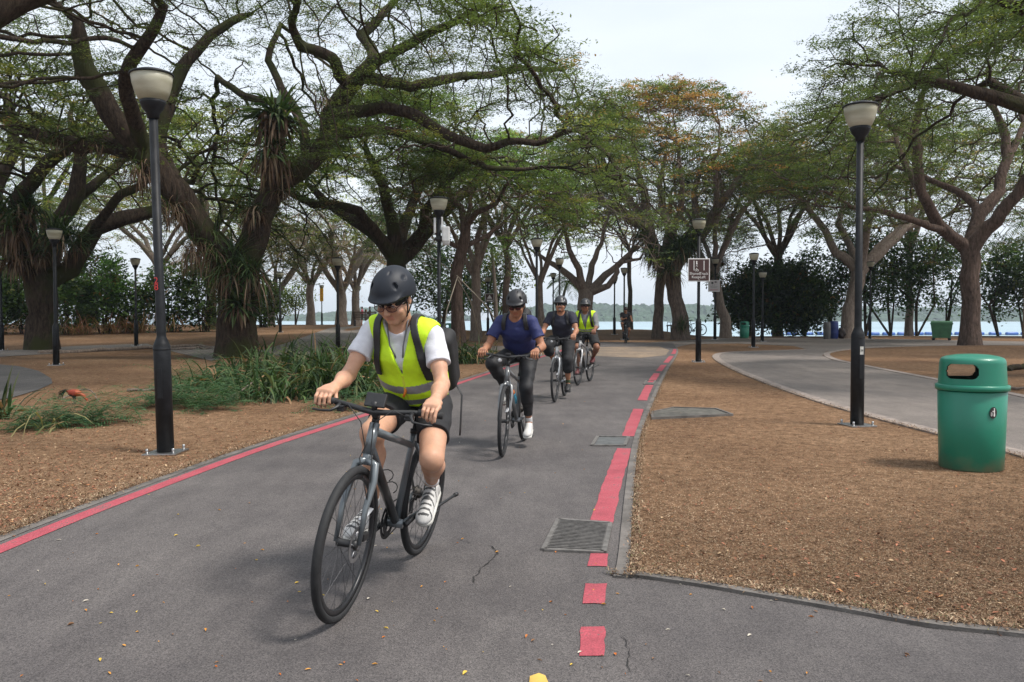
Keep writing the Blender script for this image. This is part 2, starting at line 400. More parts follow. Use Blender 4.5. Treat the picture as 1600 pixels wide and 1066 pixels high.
# kerbs
A, B = ribbon(K_line, .065, -.0); strip('kerb', A, B, .024, M_kerb, h=.1); KERBPOLY = A + B[::-1]; ROADS.append(KERBPOLY)
A, B = ribbon(L_line, .11, .20); strip('kerb_edging', A, B, .016, M_kerb)
ROADS.append(A + B[::-1])
jl = smooth_line([K_line[0]] + junction, 2); A, B = ribbon(jl, .0, .06); strip('junction_edging', A, B, .03, M_kerb, h=.06)
M_brick = mat('edging_brick', (.23, .19, .165), .9, 0, .35, 9, .006, 50)
e1 = smooth_line(GP([(1262, 547), (1200, 549), (1135, 551), (1122, 556), (1128, 564), (1160, 580), (1220, 603), (1300, 630), (1380, 652), (1460, 672), (1600, 706), (1800, 764)]), 2)
A, B = ribbon(e1, 0, -.22); strip('brick_edging', A, B, .02, M_brick, h=.08)
e2 = smooth_line(GP([(1440, 541), (1340, 544), (1290, 550), (1285, 556), (1300, 563), (1330, 569), (1400, 583), (1500, 602), (1600, 622), (1800, 668)]), 2)
A, B = ribbon(e2, 0, .2); strip('brick_edging', A, B, .02, M_brick, h=.08)

# red lines
A, B = ribbon(L_line, -.06, .06); strip('red_line', A, B, .016, M_red)
def seg(line, y0, y1): return [p for p in line if y0 <= p.y <= y1]
rl = []
for a, b in zip(R_line[:-1], R_line[1:]):
    n = max(2, int((b - a).length / .12)); rl += [a.lerp(b, k / n) for k in range(n)]
def gy(py): return G(990, py).y
for (pa, pb) in ((822, 702), (684, 639), (628, 603), (599, 584), (581, 571), (568, 557), (554, 546)):
    q = seg(rl, gy(pa), gy(pb))
    if len(q) > 1:
        A, B = ribbon(q, -.075, .075); strip('red_line_dash', A, B, .016, M_red, jit=.006)
for x0, x1, ya, yb in ((919, 949, 869, 889), (911, 945, 916, 948), (905, 944, 985, 1031)):
    p = GP([(x0, yb), (x1, yb), (x1 + 2 - (x1 > 945), ya), (x0 + 3, ya)]); sheet('red_line_square', [q + Vector((random.gauss(0, .003), random.gauss(0, .003), 0)) for q in dens(p, .05)], .016, M_red)
sheet('yellow_marking', GP([(826, 1080), (860, 1080), (852, 1062), (842, 1058), (828, 1063)]), .016, M_yellow)
for o in list(COL.objects):
    if o.type == 'MESH' and 'kind' not in o: o['kind'] = 'structure'

# crack lines in the asphalt (real thin dark gaps filled with tar)
M_crack = mat('crack_fill', (.018, .017, .016), .95, 0, .3, 20)
def crack(name, pts, wd):
    base = GP(pts); ln = []
    for a, b in zip(base[:-1], base[1:]):
        n = max(2, int((b - a).length / .03))
        for k in range(n): ln.append(a.lerp(b, k / n) + Vector((random.gauss(0, .006), random.gauss(0, .006), 0)))
    A = []; B = []
    for p in ln:
        h = wd * random.uniform(.15, 1); A.append(p + Vector((-h, h * .5, 0))); B.append(p + Vector((h, -h * .5, 0)))
    tag(strip(name, A, B, .0165, M_crack), kind='structure')
crack('asphalt_crack', [(660, 836), (700, 842), (735, 852), (768, 858), (776, 866), (770, 878), (752, 892), (742, 910), (736, 918)], .006)
crack('asphalt_crack', [(560, 812), (590, 822), (640, 838), (662, 836)], .0035)
crack('asphalt_crack', [(975, 1000), (983, 1020), (980, 1040), (990, 1062)], .003)
crack('asphalt_crack', [(700, 706), (760, 712), (800, 716), (850, 720)], .003)
crack('asphalt_crack', [(410, 790), (450, 800), (500, 806)], .002)
M_stain = mat('oil_stain', (.07, .064, .063), .8, 0, .2, 9)
for (px, py, a, b) in ():
    c = G(px, py); poly = [Vector((c.x + a * math.cos(t) * (1 + .35 * math.sin(3 * t + px)), c.y + b * math.sin(t) * (1 + .3 * math.sin(5 * t)), 0)) for t in np.linspace(0, 2 * PI, 20)[:-1]]
    tag(sheet('asphalt_stain', poly, .0142, M_stain), kind='structure')

# --- sea
def sea_mat():
    m, nt, b = newmat('sea_water'); L = nt.links.new
    g = N(nt, 'ShaderNodeNewGeometry'); mp = N(nt, 'ShaderNodeMapping'); mp.inputs['Scale'].default_value = (.12, .5, 1); L(g.outputs['Position'], mp.inputs['Vector'])
    n = N(nt, 'ShaderNodeTexNoise', Scale=1.2, Detail=6); L(mp.outputs[0], n.inputs['Vector'])
    n2 = N(nt, 'ShaderNodeTexNoise', Scale=.12, Detail=3); L(mp.outputs[0], n2.inputs['Vector'])
    r = N(nt, 'ShaderNodeValToRGB'); e = r.color_ramp.elements
    e[0].position = .35; e[0].color = (.22, .33, .38, 1); e[1].position = .65; e[1].color = (.30, .42, .47, 1); L(n2.outputs['Fac'], r.inputs['Fac'])
    L(r.outputs[0], b.inputs['Base Color']); b.inputs['Roughness'].default_value = .35
    bp = N(nt, 'ShaderNodeBump', Strength=.6, Distance=.25); L(n.outputs['Fac'], bp.inputs['Height']); L(bp.outputs[0], b.inputs['Normal'])
    return m
V = np.array([[-1500, 44, -1.2], [1500, 44, -1.2], [1500, 2500, -1.2], [-1500, 2500, -1.2]])
tag(link('sea', np_mesh('sea', V, [[0, 1, 2, 3]]), None, [sea_mat()]), kind='structure', label='calm pale turquoise sea')
# seabed strip below the beach edge is the terrain's own drop

# --- far wooded island hills: rows of tree-topped ridges with depth
M_hill = mat('far_forest', (.028, .06, .026), .95, 0, .5, .03, 4.0, .12)
def ridge(name, x0, x1, Y, hfun, depth, label, step=3.0, seed=0):
    r = np.random.default_rng(seed); xs = np.arange(x0, x1, step); n = len(xs); rows = 16
    V = []
    for j in range(rows):
        t = j / (rows - 1); prof = math.sin(min(1, t * 1.15) * PI / 2) if t < .87 else math.cos((t - .87) / .13 * PI / 2)
        nz = sum(np.sin(xs * f + r.uniform(0, 6)) * a for f, a in ((.018, .9), (.06, .9), (.17, .7), (.42, .5)))
        z = hfun(xs) * prof + nz * (.4 + 1.3 * prof) * (0 if j in (0, rows - 1) else 1) + r.normal(0, 1.1, n) * (j > 0)
        z = np.maximum(z, -1.3 if j in (0, rows - 1) else .5) if j not in (0, rows - 1) else np.full(n, -1.6)
        V.append(np.stack([xs + r.normal(0, .8, n), np.full(n, Y + depth * t) + r.normal(0, depth * .02, n), z], -1))
    V = np.concatenate(V); i = np.arange(rows * n).reshape(rows, n)
    F = np.stack([i[:-1, :-1], i[:-1, 1:], i[1:, 1:], i[1:, :-1]], -1).reshape(-1, 4)
    tag(link(name, np_mesh(name, V, F, False), None, [M_hill]), label, kind='structure')
bell = lambda x, c, w: np.exp(-((x - c) / w) ** 2)
ridge('hills', -20, 620, 900, lambda x: 13.5 + 6 * bell(x, 60, 60) + 4 * bell(x, 190, 40) + 5 * bell(x, 300, 90) + 3 * bell(x, 120, 25), 160, 'long low wooded island across the water', seed=3)
ridge('hills', -330, -60, 1100, lambda x: 3 + 19 * bell(x, -180, 38) + 8 * bell(x, -250, 60), 160, 'small wooded hill across the water at left', seed=4)

# ================================================================== LITTER AND GRASS
def in_roads(P):
    m = np.zeros(len(P), bool)
    for poly in ROADS: m |= pip(P, poly)
    return m
def flakes(n, y0, y1, size, lift, tilt, aspect, xw=.72):
    """world-space scatter, density falling with distance"""
    u = RNG.random(n); Y = 1 / (1 / y0 + u * (1 / y1 - 1 / y0)); X = (RNG.random(n) * 2 - 1) * Y * xw
    P = np.stack([X, Y], -1); P = P[~in_roads(P)]; n = len(P)
    c = np.stack([P[:, 0], P[:, 1], hgt(P[:, 0], P[:, 1]) + lift[0] + RNG.random(n) * (lift[1] - lift[0])], -1)
    th = RNG.random(n) * 2 * PI; el = RNG.normal(0, tilt, n)
    d = np.stack([np.cos(th) * np.cos(el), np.sin(th) * np.cos(el), np.sin(el)], -1)
    s = np.stack([-np.sin(th), np.cos(th), RNG.normal(0, .35, n)], -1); s /= np.linalg.norm(s, axis=1)[:, None]
    L = (size * (0.5 + RNG.random(n)))[:, None]; Wd = L * aspect
    up = np.array([0, 0, 1.0])
    V = np.stack([c - d * L / 2, c + s * Wd / 2 + up * L * .06, c + d * L / 2, c - s * Wd / 2 + up * L * .06], 1).reshape(-1, 3)
    F = np.arange(n * 4).reshape(n, 4); return V, F, P
def pal(n, cols, wts, var=.2):
    cols = np.array(cols); k = RNG.choice(len(cols), n, p=np.array(wts) / sum(wts)); return np.clip(cols[k] * (1 + RNG.normal(0, var, (n, 1))), .01, .9)
def patch(V, f=.55, a=.28):
    c = V.reshape(-1, 4, 3).mean(1); x, y = c[:, 0], c[:, 1]; q = np.sin(x * f * 2.3 + 1.7 * np.sin(y * f)) + np.sin(y * f * 3.1 + 1.3 * np.sin(x * f * 1.9) + 2) + .6 * np.sin(x * f * 7 + y * f * 5); return (1 + a * q / 2)[:, None]
M_flake = leaf_mat('dry_litter', 0.0, .85, .15)
BROWN = [(.275, .185, .115), (.19, .12, .074), (.095, .058, .039), (.385, .29, .195), (.22, .11, .066), (.13, .118, .06)]
V, F, P = flakes(720000, 3.0, 24, .0145, (.0, .007), .3, .22)
tag(link('dry_grass', np_mesh('dry_grass', V, F, False, pal(len(F), BROWN, [5, 4, 3, 3, .8, .7]) * patch(V)), None, [M_flake]), 'short dead straw-brown grass covering the lawns', 'grass', kind='stuff')
V, F, P = flakes(75000, 2.8, 30, .026, (.006, .016), .3, .5)
redd = [(.26, .11, .065), (.20, .09, .055), (.36, .25, .15), (.13, .065, .04), (.28, .14, .065)]
keep = (np.where(P[:, 0] < 0, .8, .07) > RNG.random(len(P)))
F = F[keep]; tag(link('leaf_litter', np_mesh('leaf_litter', V, F, False, pal(len(F), redd, [4, 3, 2, 3, 2])), None, [M_flake]), 'curled reddish brown fallen leaves on the ground', 'fallen leaves', kind='stuff')
# edge fringe: blades leaning over kerb edges
def fringe(line, off, wid, n, y1=26):
    pts = [p for p in line if 1 < p.y < y1]; A = np.array([(p.x, p.y) for p in pts]); sg = np.linalg.norm(np.diff(A, axis=0), axis=1); w = sg / (A[:-1, 1] ** 1.3)
    k = RNG.choice(len(sg), n, p=w / w.sum()); t = RNG.random(n)[:, None]; P = A[k] * (1 - t) + A[k + 1] * t
    T = (A[k + 1] - A[k]) / sg[k][:, None]; Nn = np.stack([-T[:, 1], T[:, 0]], -1); P = P + Nn * (off + RNG.normal(0, wid, n))[:, None]
    c = np.stack([P[:, 0], P[:, 1], hgt(P[:, 0], P[:, 1]) + .02 + RNG.random(n) * .03], -1); th = RNG.random(n) * 2 * PI; el = RNG.normal(.2, .5, n)
    d = np.stack([np.cos(th) * np.cos(el), np.sin(th) * np.cos(el), np.sin(el)], -1); s = np.stack([-np.sin(th), np.cos(th), np.zeros(n)], -1)
    L = (.020 * (.5 + RNG.random(n)))[:, None]
    V = np.stack([c - d * L / 2, c + s * L * .14, c + d * L / 2, c - s * L * .14], 1).reshape(-1, 3); F = np.arange(n * 4).reshape(n, 4)
    return V, F
Vs = []; Fs = []; b = 0
for (ln, off, wd, n) in ((K_line, -.03, .02, 9000), (L_line, .22, .035, 14000), (jl, .08, .03, 6000), (e1, -.24, .04, 6000)):
    V, F = fringe(ln, off, wd, n); Vs.append(V); Fs.append(F + b); b += len(V)
V = np.concatenate(Vs); F = np.concatenate(Fs)
tag(link('edge_grass', np_mesh('edge_grass', V, F, False, pal(len(F), BROWN, [4, 4, 3, 3, 1, 1.5])), None, [M_flake]), 'ragged dry grass along the path edges', 'grass', kind='stuff')
# scattered leaves on the asphalt
def path_leaves(n, size, seed):
    r = np.random.default_rng(seed); V = []; F = []; C = []; k = 0
    while k < n:
        Y = 1 / (1 / 2.6 + r.random() * (1 / 26 - 1 / 2.6)); X = r.uniform(-.66, .5) * Y
        if not pip(np.array([[X, Y]]), road)[0]: continue
        z = float(hgt(X, Y)) + .016; th = r.random() * 6.28; L = size * r.uniform(.4, 1.2); wd = L * r.uniform(.25, .5)
        d = np.array([math.cos(th), math.sin(th), 0]); s = np.array([-math.sin(th), math.cos(th), 0]); c = np.array([X, Y, z]); b = len(V)
        cu = r.uniform(.08, .35) * L
        V += [c - d * L / 2, c - d * L * .15 + s * wd / 2 + [0, 0, cu], c + d * L * .2 + s * wd * .4 + [0, 0, cu], c + d * L / 2 + [0, 0, cu * .5], c + d * L * .2 - s * wd * .4 + [0, 0, cu * .8], c - d * L * .15 - s * wd / 2 + [0, 0, cu * .8], c + d * L * .05]
        F += [(b, b + 6, b + 1, b), (b + 1, b + 6, b + 2, b + 1), (b + 2, b + 6, b + 3, b + 2), (b + 3, b + 6, b + 4, b + 3), (b + 4, b + 6, b + 5, b + 4), (b + 5, b + 6, b, b + 5)]
        col = [(.55, .27, .06), (.6, .42, .08), (.45, .17, .05), (.55, .5, .42), (.2, .11, .06), (.62, .2, .04)][r.choice(6, p=[.25, .2, .15, .2, .12, .08])]
        C += [col] * 6; k += 1
    return np.array(V), [f[:3] for f in F], np.array(C)
V, F, C = path_leaves(210, .025, 5)
tag(link('fallen_leaves', np_mesh('fallen_leaves', V, F, False, C), None, [M_flake]), 'small orange and pale leaves scattered over the asphalt', 'fallen leaves', kind='stuff')
# ================================================================== STREET FURNITURE
def glass_mat():
    m, nt, b = newmat('frosted_lamp_glass'); L = nt.links.new
    tc = N(nt, 'ShaderNodeTexCoord'); n = N(nt, 'ShaderNodeTexNoise', Scale=3.5, Detail=6); mp = N(nt, 'ShaderNodeMapping'); mp.inputs['Scale'].default_value = (.6, .6, 3)
    L(tc.outputs['Object'], mp.inputs['Vector']); L(mp.outputs[0], n.inputs['Vector'])
    r = N(nt, 'ShaderNodeValToRGB'); e = r.color_ramp.elements; e[0].position = .3; e[0].color = (.50, .47, .33, 1); e[1].position = .7; e[1].color = (.78, .76, .64, 1)
    L(n.outputs['Fac'], r.inputs['Fac']); L(r.outputs[0], b.inputs['Base Color']); b.inputs['Roughness'].default_value = .35
    t = N(nt, 'ShaderNodeBsdfTranslucent'); L(r.outputs[0], t.inputs['Color']); mx = N(nt, 'ShaderNodeMixShader'); mx.inputs[0].default_value = .55
    L(b.outputs[0], mx.inputs[1]); L(t.outputs[0], mx.inputs[2]); L(mx.outputs[0], nt.nodes['Material Output'].inputs['Surface'])
    return m
M_glass = glass_mat()
M_sticker = mat('sticker', (.45, .45, .42), .6, 0, .2, 40); M_dark = mat('black_plastic', (.015, .015, .016), .5, 0, .3, 20)
def lamp_parts(root, H):
    m = MB(); m.box((0, 0, .008), (.34, .34, .016), bev=.003); 
    for a in (-1, 1):
        for b in (-1, 1): m.lathe([(.014, 0), (.014, .045), (.008, .05)], 8, (a * .13, b * .13, .016))
    m.build('base_plate', M_steel, root)
    m = MB(); s = .30 * H
    m.lathe([(.082, .016), (.082, s - .06), (.070, s - .03), (.046, s + .03), (.045, s + .05), (.042, H - .44)], 16, smooth=True)
    m.lathe([(.086, s - .10), (.086, s - .09)], 16)
    m.box((0, -.0825, s * .62), (.05, .004, .3), mi=0)
    o = m.build('pole', M_metal_black, root)
    m = MB(); m.lathe([(.045, H - .46), (.056, H - .455), (.062, H - .41), (.10, H - .36), (.120, H - .31), (.124, H - .285), (.112, H - .28)], 28); m.build('lamp_cup', M_metal_black, root)
    m = MB(); m.lathe([(.115, H - .283), (.140, H - .26), (.165, H - .20), (.186, H - .12), (.198, H - .03), (.192, H - .028), (.179, H - .12), (.156, H - .20), (.13, H - .255), (.105, H - .275)], 32, cap=False); m.build('lamp_globe', M_glass, root)
    m = MB(); m.lathe([(.207, H - .035), (.212, H - .025), (.203, H - .012), (.14, H + .012), (.05, H + .025), (.0001, H + .028)], 32); m.lathe([(.05, H - .24), (.05, H - .05)], 12); m.build('lamp_lid', M_metal_black, root)
LPROTO = {}
def lamp(px, base, top, label, lean=0.0, Y=None):
    p = G(px, base) if Y is None else at(px, base, Y)
    if Y is not None: p = Vector((p.x, Y, float(hgt(p.x, Y))))
    H = at(px, top, p.y).z - p.z; H = min(max(H, 3.4), 6.0)
    root = thing('street_lamp', label, 'street lamp', p, 0, 'black street lamps of the park'); lamp_parts(root, H); root.rotation_euler = (0, lean, random.uniform(-.3, .3) if not lean else 0); return root, H
LAMPS = {}
for key, px, base, top, Y, lean, label in (
    ('nl', 259, 708, 113, None, -.026, 'tall black street lamp beside the red line left of the first cyclist'),
    ('nr', 1339, 665, 163, None, 0, 'tall black street lamp on the brown verge left of the big green bin'),
    ('sg', 1091, 566, 343, None, 0, 'black street lamp carrying the brown Shared Track Keep Left sign'),
    ('wh', 1117, 531, 404, None, 0, 'black street lamp carrying the small white notice board'),
    ('rg', 1177, 543, 396, None, 0, 'black street lamp right of the small green bin, at the fork of the side path'),
    ('bk', 1191, 534, 425, None, 0, 'thin black street lamp against the dark bush behind the side path'),
    ('rt', 1359, 530, 409, None, 0, 'black street lamp in front of the leafy screen right of the blue barrels'),
    ('cc', 685, 0, 309, 18.4, 0, 'black street lamp with a white camera box just right of the first cyclist'),
    ('m1', 839, 0, 373, 27.5, 0, 'black street lamp directly behind the rider in blue'),
    ('m2', 875, 0, 404, 37, 0, 'black street lamp rising behind the rider in the dark tee shirt'),
    ('m3', 865, 0, 427, 52, 0, 'slender far street lamp nearly hidden behind the dark tee shirt rider'),
    ('r5', 977, 0, 419, 44, 0, 'black street lamp rising behind the farthest cyclist'),
    ('sm', 960, 516, 445, None, 0, 'small distant street lamp left of the farthest cyclist, against the water'),
    ('l1', 88, 571, 358, None, 0, 'black street lamp in front of the thick fern-clad trunk at far left'),
    ('l2', 213, 541, 404, None, 0, 'black street lamp in front of the bright green shrubs at left'),
    ('l3', 240, 0, 418, 46, 0, 'black street lamp half hidden behind the tall near lamp at left'),
    ('l4', 3, 548, 420, None, 0, 'black street lamp cut by the left edge of the picture'),
    ('b1', 528, 521, 405, None, 0, 'black street lamp before the twin pale trunks left of the first cyclist helmet'),
    ('b2', 438, 513, 436, None, 0, 'distant street lamp right of the fern-covered trunk'),
    ('b3', 503, 508, 446, None, 0, 'distant street lamp carrying the yellow banner'),
    ('b4', 561, 508, 462, None, 0, 'distant street lamp near the seated people by the sea'),
    ('b5', 762, 0, 437, 48, 0, 'distant street lamp above the small warning sign'),
    ('b6', 711, 0, 445, 60, 0, 'distant street lamp glimpsed left of the roped red trunk')):
    LAMPS[key] = lamp(px, base, top, label, lean, Y)

# red and pale number stickers on the two near lamps
M_redp = mat('red_number_paint', (.45, .03, .03), .6, 0, .1, 20)
def text_mesh(txt, size, depth=.002):
    cu = bpy.data.curves.new('t', 'FONT'); cu.body = txt; cu.size = size; cu.extrude = depth; cu.align_x = 'CENTER'; cu.align_y = 'CENTER'
    o = bpy.data.objects.new('t', cu); COL.objects.link(o); dg = bpy.context.evaluated_depsgraph_get(); dg.update()
    me = bpy.data.meshes.new_from_object(o.evaluated_get(dg)); bpy.data.objects.remove(o); me.materials.clear(); return me
r, H = LAMPS['nl']
for k, ch in enumerate('28'):
    t = link('painted_number', text_mesh(ch, .09, .001), r, [M_redp]); t.rotation_euler = (PI / 2, 0, 0); t.location = (-.012, -.0505, .455 * H - k * .065)
r, H = LAMPS['nr']
m = MB(); m.box((0, -.0850, .236 * H), (.046, .003, .10)); m.build('number_sticker', M_sticker, r)
t = link('sticker_text', text_mesh('24', .035, .001), r, [M_dark]); t.rotation_euler = (PI / 2, 0, 0); t.location = (0, -.088, .236 * H)

# CCTV box on lamp cc
r, H = LAMPS['cc']
t = thing('camera_box', 'white surveillance camera box strapped to the black street lamp', 'camera', (r.location.x, r.location.y, r.location.z))
m = MB(); m.box((.16, -.02, H - .82), (.17, .2, .34), bev=.03); m.build('housing', M_white, t)
m = MB(); m.lathe([(.08, 0), (.085, .1), (.07, .16)], 16, (.16, -.02, H - 1.06)); m.build('dome', M_white, t)
m = MB(); m.box((-.09, 0, H - .62), (.05, .08, .34), bev=.01); m.box((.07, 0, H - .58), (.04, .08, .3), bev=.01); m.build('antenna_box', M_white, t)
m = MB(); m.tube([(-.1, -.03, H - .92), (.14, -.03, H - .92)], .03, 8); m.lathe([(.07, H - .98), (.07, H - .86)], 12); m.build('bracket', M_dark, t)

# --- signs
M_brown = mat('brown_sign_face', (.055, .022, .020), .55, 0, .12, 6); M_signw = mat('white_sign_print', (.72, .70, .68), .5, 0, .05, 6)
def sign_board(name, label, px, py0, py1, pxw, root_lamp, face, yoff=-.09):
    r, H = root_lamp; Y = r.location.y - .1
    c = at(px, (py0 + py1) / 2, Y); hh = (py1 - py0) / FPX * Y; ww = pxw / FPX * Y
    t = thing(name, label, 'sign', c)
    m = MB(); m.box((0, 0, 0), (ww, .02, hh), bev=.008); m.build('board', M_signw, t)
    m = MB(); m.box((0, -.012, 0), (ww * .92, .006, hh * .92), bev=.002); m.build('face', face, t)
    m = MB(); m.box((0, .04, hh * .25), (.16, .05, .03)); m.box((0, .04, -hh * .25), (.16, .05, .03)); m.build('bracket', M_steel, t)
    return t, ww, hh
def put(me, name, parent, m, loc, s=1.0):
    o = link(name, me, parent, [m]); o.rotation_euler = (PI / 2, 0, 0); o.location = loc; return o
t, ww, hh = sign_board('shared_track_sign', 'brown square sign reading Shared Track Keep Left on a black lamp', 1092, 404, 440, 34, LAMPS['sg'], M_brown)
for wd_, wx, wz in (('Shared', -.19, -.16), ('Track', .22, -.16), ('Keep', -.15, -.31), ('Left', .17, -.31)): put(text_mesh(wd_, hh * .165), 'sign_word', t, M_signw, (ww * wx, -.017, hh * wz))
m = MB(); m.box((-ww * .23, -.017, hh * .19), (ww * .035, .004, hh * .42)); m.box((ww * .23, -.017, hh * .19), (ww * .035, .004, hh * .42))
m.lathe([(.0001, -.019), (hh * .03, -.017), (hh * .03, -.015)], 10, (-ww * .11, 0, hh * .36), axis='y')
m.tube([(-ww * .11, -.018, hh * .32), (-ww * .11, -.018, hh * .21)], hh * .028, 6); m.tube([(-ww * .11, -.018, hh * .22), (-ww * .15, -.018, hh * .13)], hh * .014, 5); m.tube([(-ww * .11, -.018, hh * .22), (-ww * .07, -.018, hh * .13)], hh * .014, 5)
m.tube([(-ww * .13, -.018, hh * .08), (-ww * .10, -.018, hh * .0), (-ww * .06, -.018, hh * .03), (-ww * .12, -.018, hh * .04)], hh * .012, 5)
for cx in (-.15, -.06):
    m.tube([(ww * cx + hh * .035 * math.cos(a), -.018, -hh * .02 + hh * .035 * math.sin(a)) for a in np.linspace(0, 2 * PI, 12)], hh * .008, 4, caps=False)
m.lathe([(.0001, -.019), (hh * .012, -.017)], 8, (0, 0, -hh * .42), axis='y')
m.build('pictogram', M_signw, t)
M_pale = mat('pale_notice_face', (.50, .47, .47), .6, 0, .06, 9)
t, ww, hh = sign_board('notice_board', 'small white notice board with black symbols on the lamp behind the brown sign', 1115.5, 438, 456, 18, LAMPS['wh'], M_pale)
m = MB(); m.ell((-ww * .14, -.017, hh * .26), (ww * .10, .003, hh * .09)); m.ell((ww * .14, -.017, hh * .34), (ww * .10, .003, hh * .06))
m.box((-ww * .12, -.017, hh * .08), (ww * .04, .004, hh * .06)); m.box((ww * .02, -.017, hh * .08), (ww * .04, .004, hh * .06)); m.build('symbols', M_dark, t)
m = MB(); 
for k in range(3): m.box((0, -.017, -hh * (.05 + .05 * k)), (ww * (.62 - .1 * k), .003, hh * .018))
m.build('print_lines', M_pale if False else mat('grey_print', (.2, .2, .2), .6), t)
m = MB(); m.box((0, -.017, -hh * .34), (ww * .7, .003, hh * .035)); m.build('red_print', M_redp, t)
t, ww, hh = sign_board('warning_sign', 'small brown and white triangle warning sign beside the rider in blue', 765, 459, 472, 13.5, LAMPS['b5'], M_brown)
t['label'] = 'small brown warning sign with a white triangle left of the rider in blue'
m = MB(); m.add([(-ww * .3, -.018, -hh * .1), (ww * .3, -.018, -hh * .1), (0, -.018, hh * .36), (-ww * .3, -.012, -hh * .1), (ww * .3, -.012, -hh * .1), (0, -.012, hh * .36)], [(0, 1, 2), (3, 5, 4), (0, 3, 4, 1), (1, 4, 5, 2), (2, 5, 3, 0)], 0, False); m.box((0, -.018, -hh * .3), (ww * .7, .004, hh * .12)); m.build('triangle', M_signw, t)
M_ban = mat('yellow_banner', (.75, .42, .02), .7, 0, .12, 4); r, H = LAMPS['b3']; Y = r.location.y - .15
c = at(502.5, 461, Y); t = thing('banner', 'upright yellow banner fixed to a distant lamp near the sea', 'banner', c)
m = MB(); m.box((0, 0, 0), (5.5 / FPX * Y, .02, 20 / FPX * Y), bev=.004); m.build('cloth', M_ban, t)
m = MB(); 
for k in range(4): m.box((-.02 + .03 * (k % 2), -.016, (.30 - .2 * k) * 20 / FPX * Y), (.12, .006, .05))
m.build('print', mat('banner_print', (.55, .12, .02), .7), t)
m = MB(); m.box((0, .06, .3), (.3, .02, .02)); m.box((0, .06, -.3), (.3, .02, .02)); m.build('bracket', M_steel, t)

# --- green litter bins
M_green = mat('green_moulded_plastic', (.006, .17, .105), .38, 0, .10, 3, .0008, 160, coat=.1)
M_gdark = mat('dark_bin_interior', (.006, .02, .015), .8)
def dirt_green():
    m = mat('green_bin_body', (.006, .17, .105), .4, 0, .10, 3, .0008, 160, coat=.1); nt = m.node_tree; L = nt.links.new; b = nt.nodes['Principled BSDF']
    tc = N(nt, 'ShaderNodeTexCoord'); sx = N(nt, 'ShaderNodeSeparateXYZ'); L(tc.outputs['Object'], sx.inputs[0]); n = N(nt, 'ShaderNodeTexNoise', Scale=7, Detail=6); L(tc.outputs['Object'], n.inputs['Vector'])
    ma = N(nt, 'ShaderNodeMath', operation='MULTIPLY_ADD'); L(n.outputs['Fac'], ma.inputs[0]); ma.inputs[1].default_value = .28; ma.inputs[2].default_value = -.02
    mr = N(nt, 'ShaderNodeMath', operation='SUBTRACT'); L(ma.outputs[0], mr.inputs[0]); L(sx.outputs['Z'], mr.inputs[1])
    ms = N(nt, 'ShaderNodeMath', operation='MULTIPLY'); L(mr.outputs[0], ms.inputs[0]); ms.inputs[1].default_value = 5; ms.use_clamp = True
    mx = N(nt, 'ShaderNodeMix', data_type='RGBA'); L(ms.outputs[0], mx.inputs['Factor']); src = b.inputs['Base Color'].links[0].from_socket; L(src, mx.inputs['A']); mx.inputs['B'].default_value = (.16, .15, .09, 1)
    L(mx.outputs['Result'], b.inputs['Base Color']); return m
M_gbody = dirt_green()
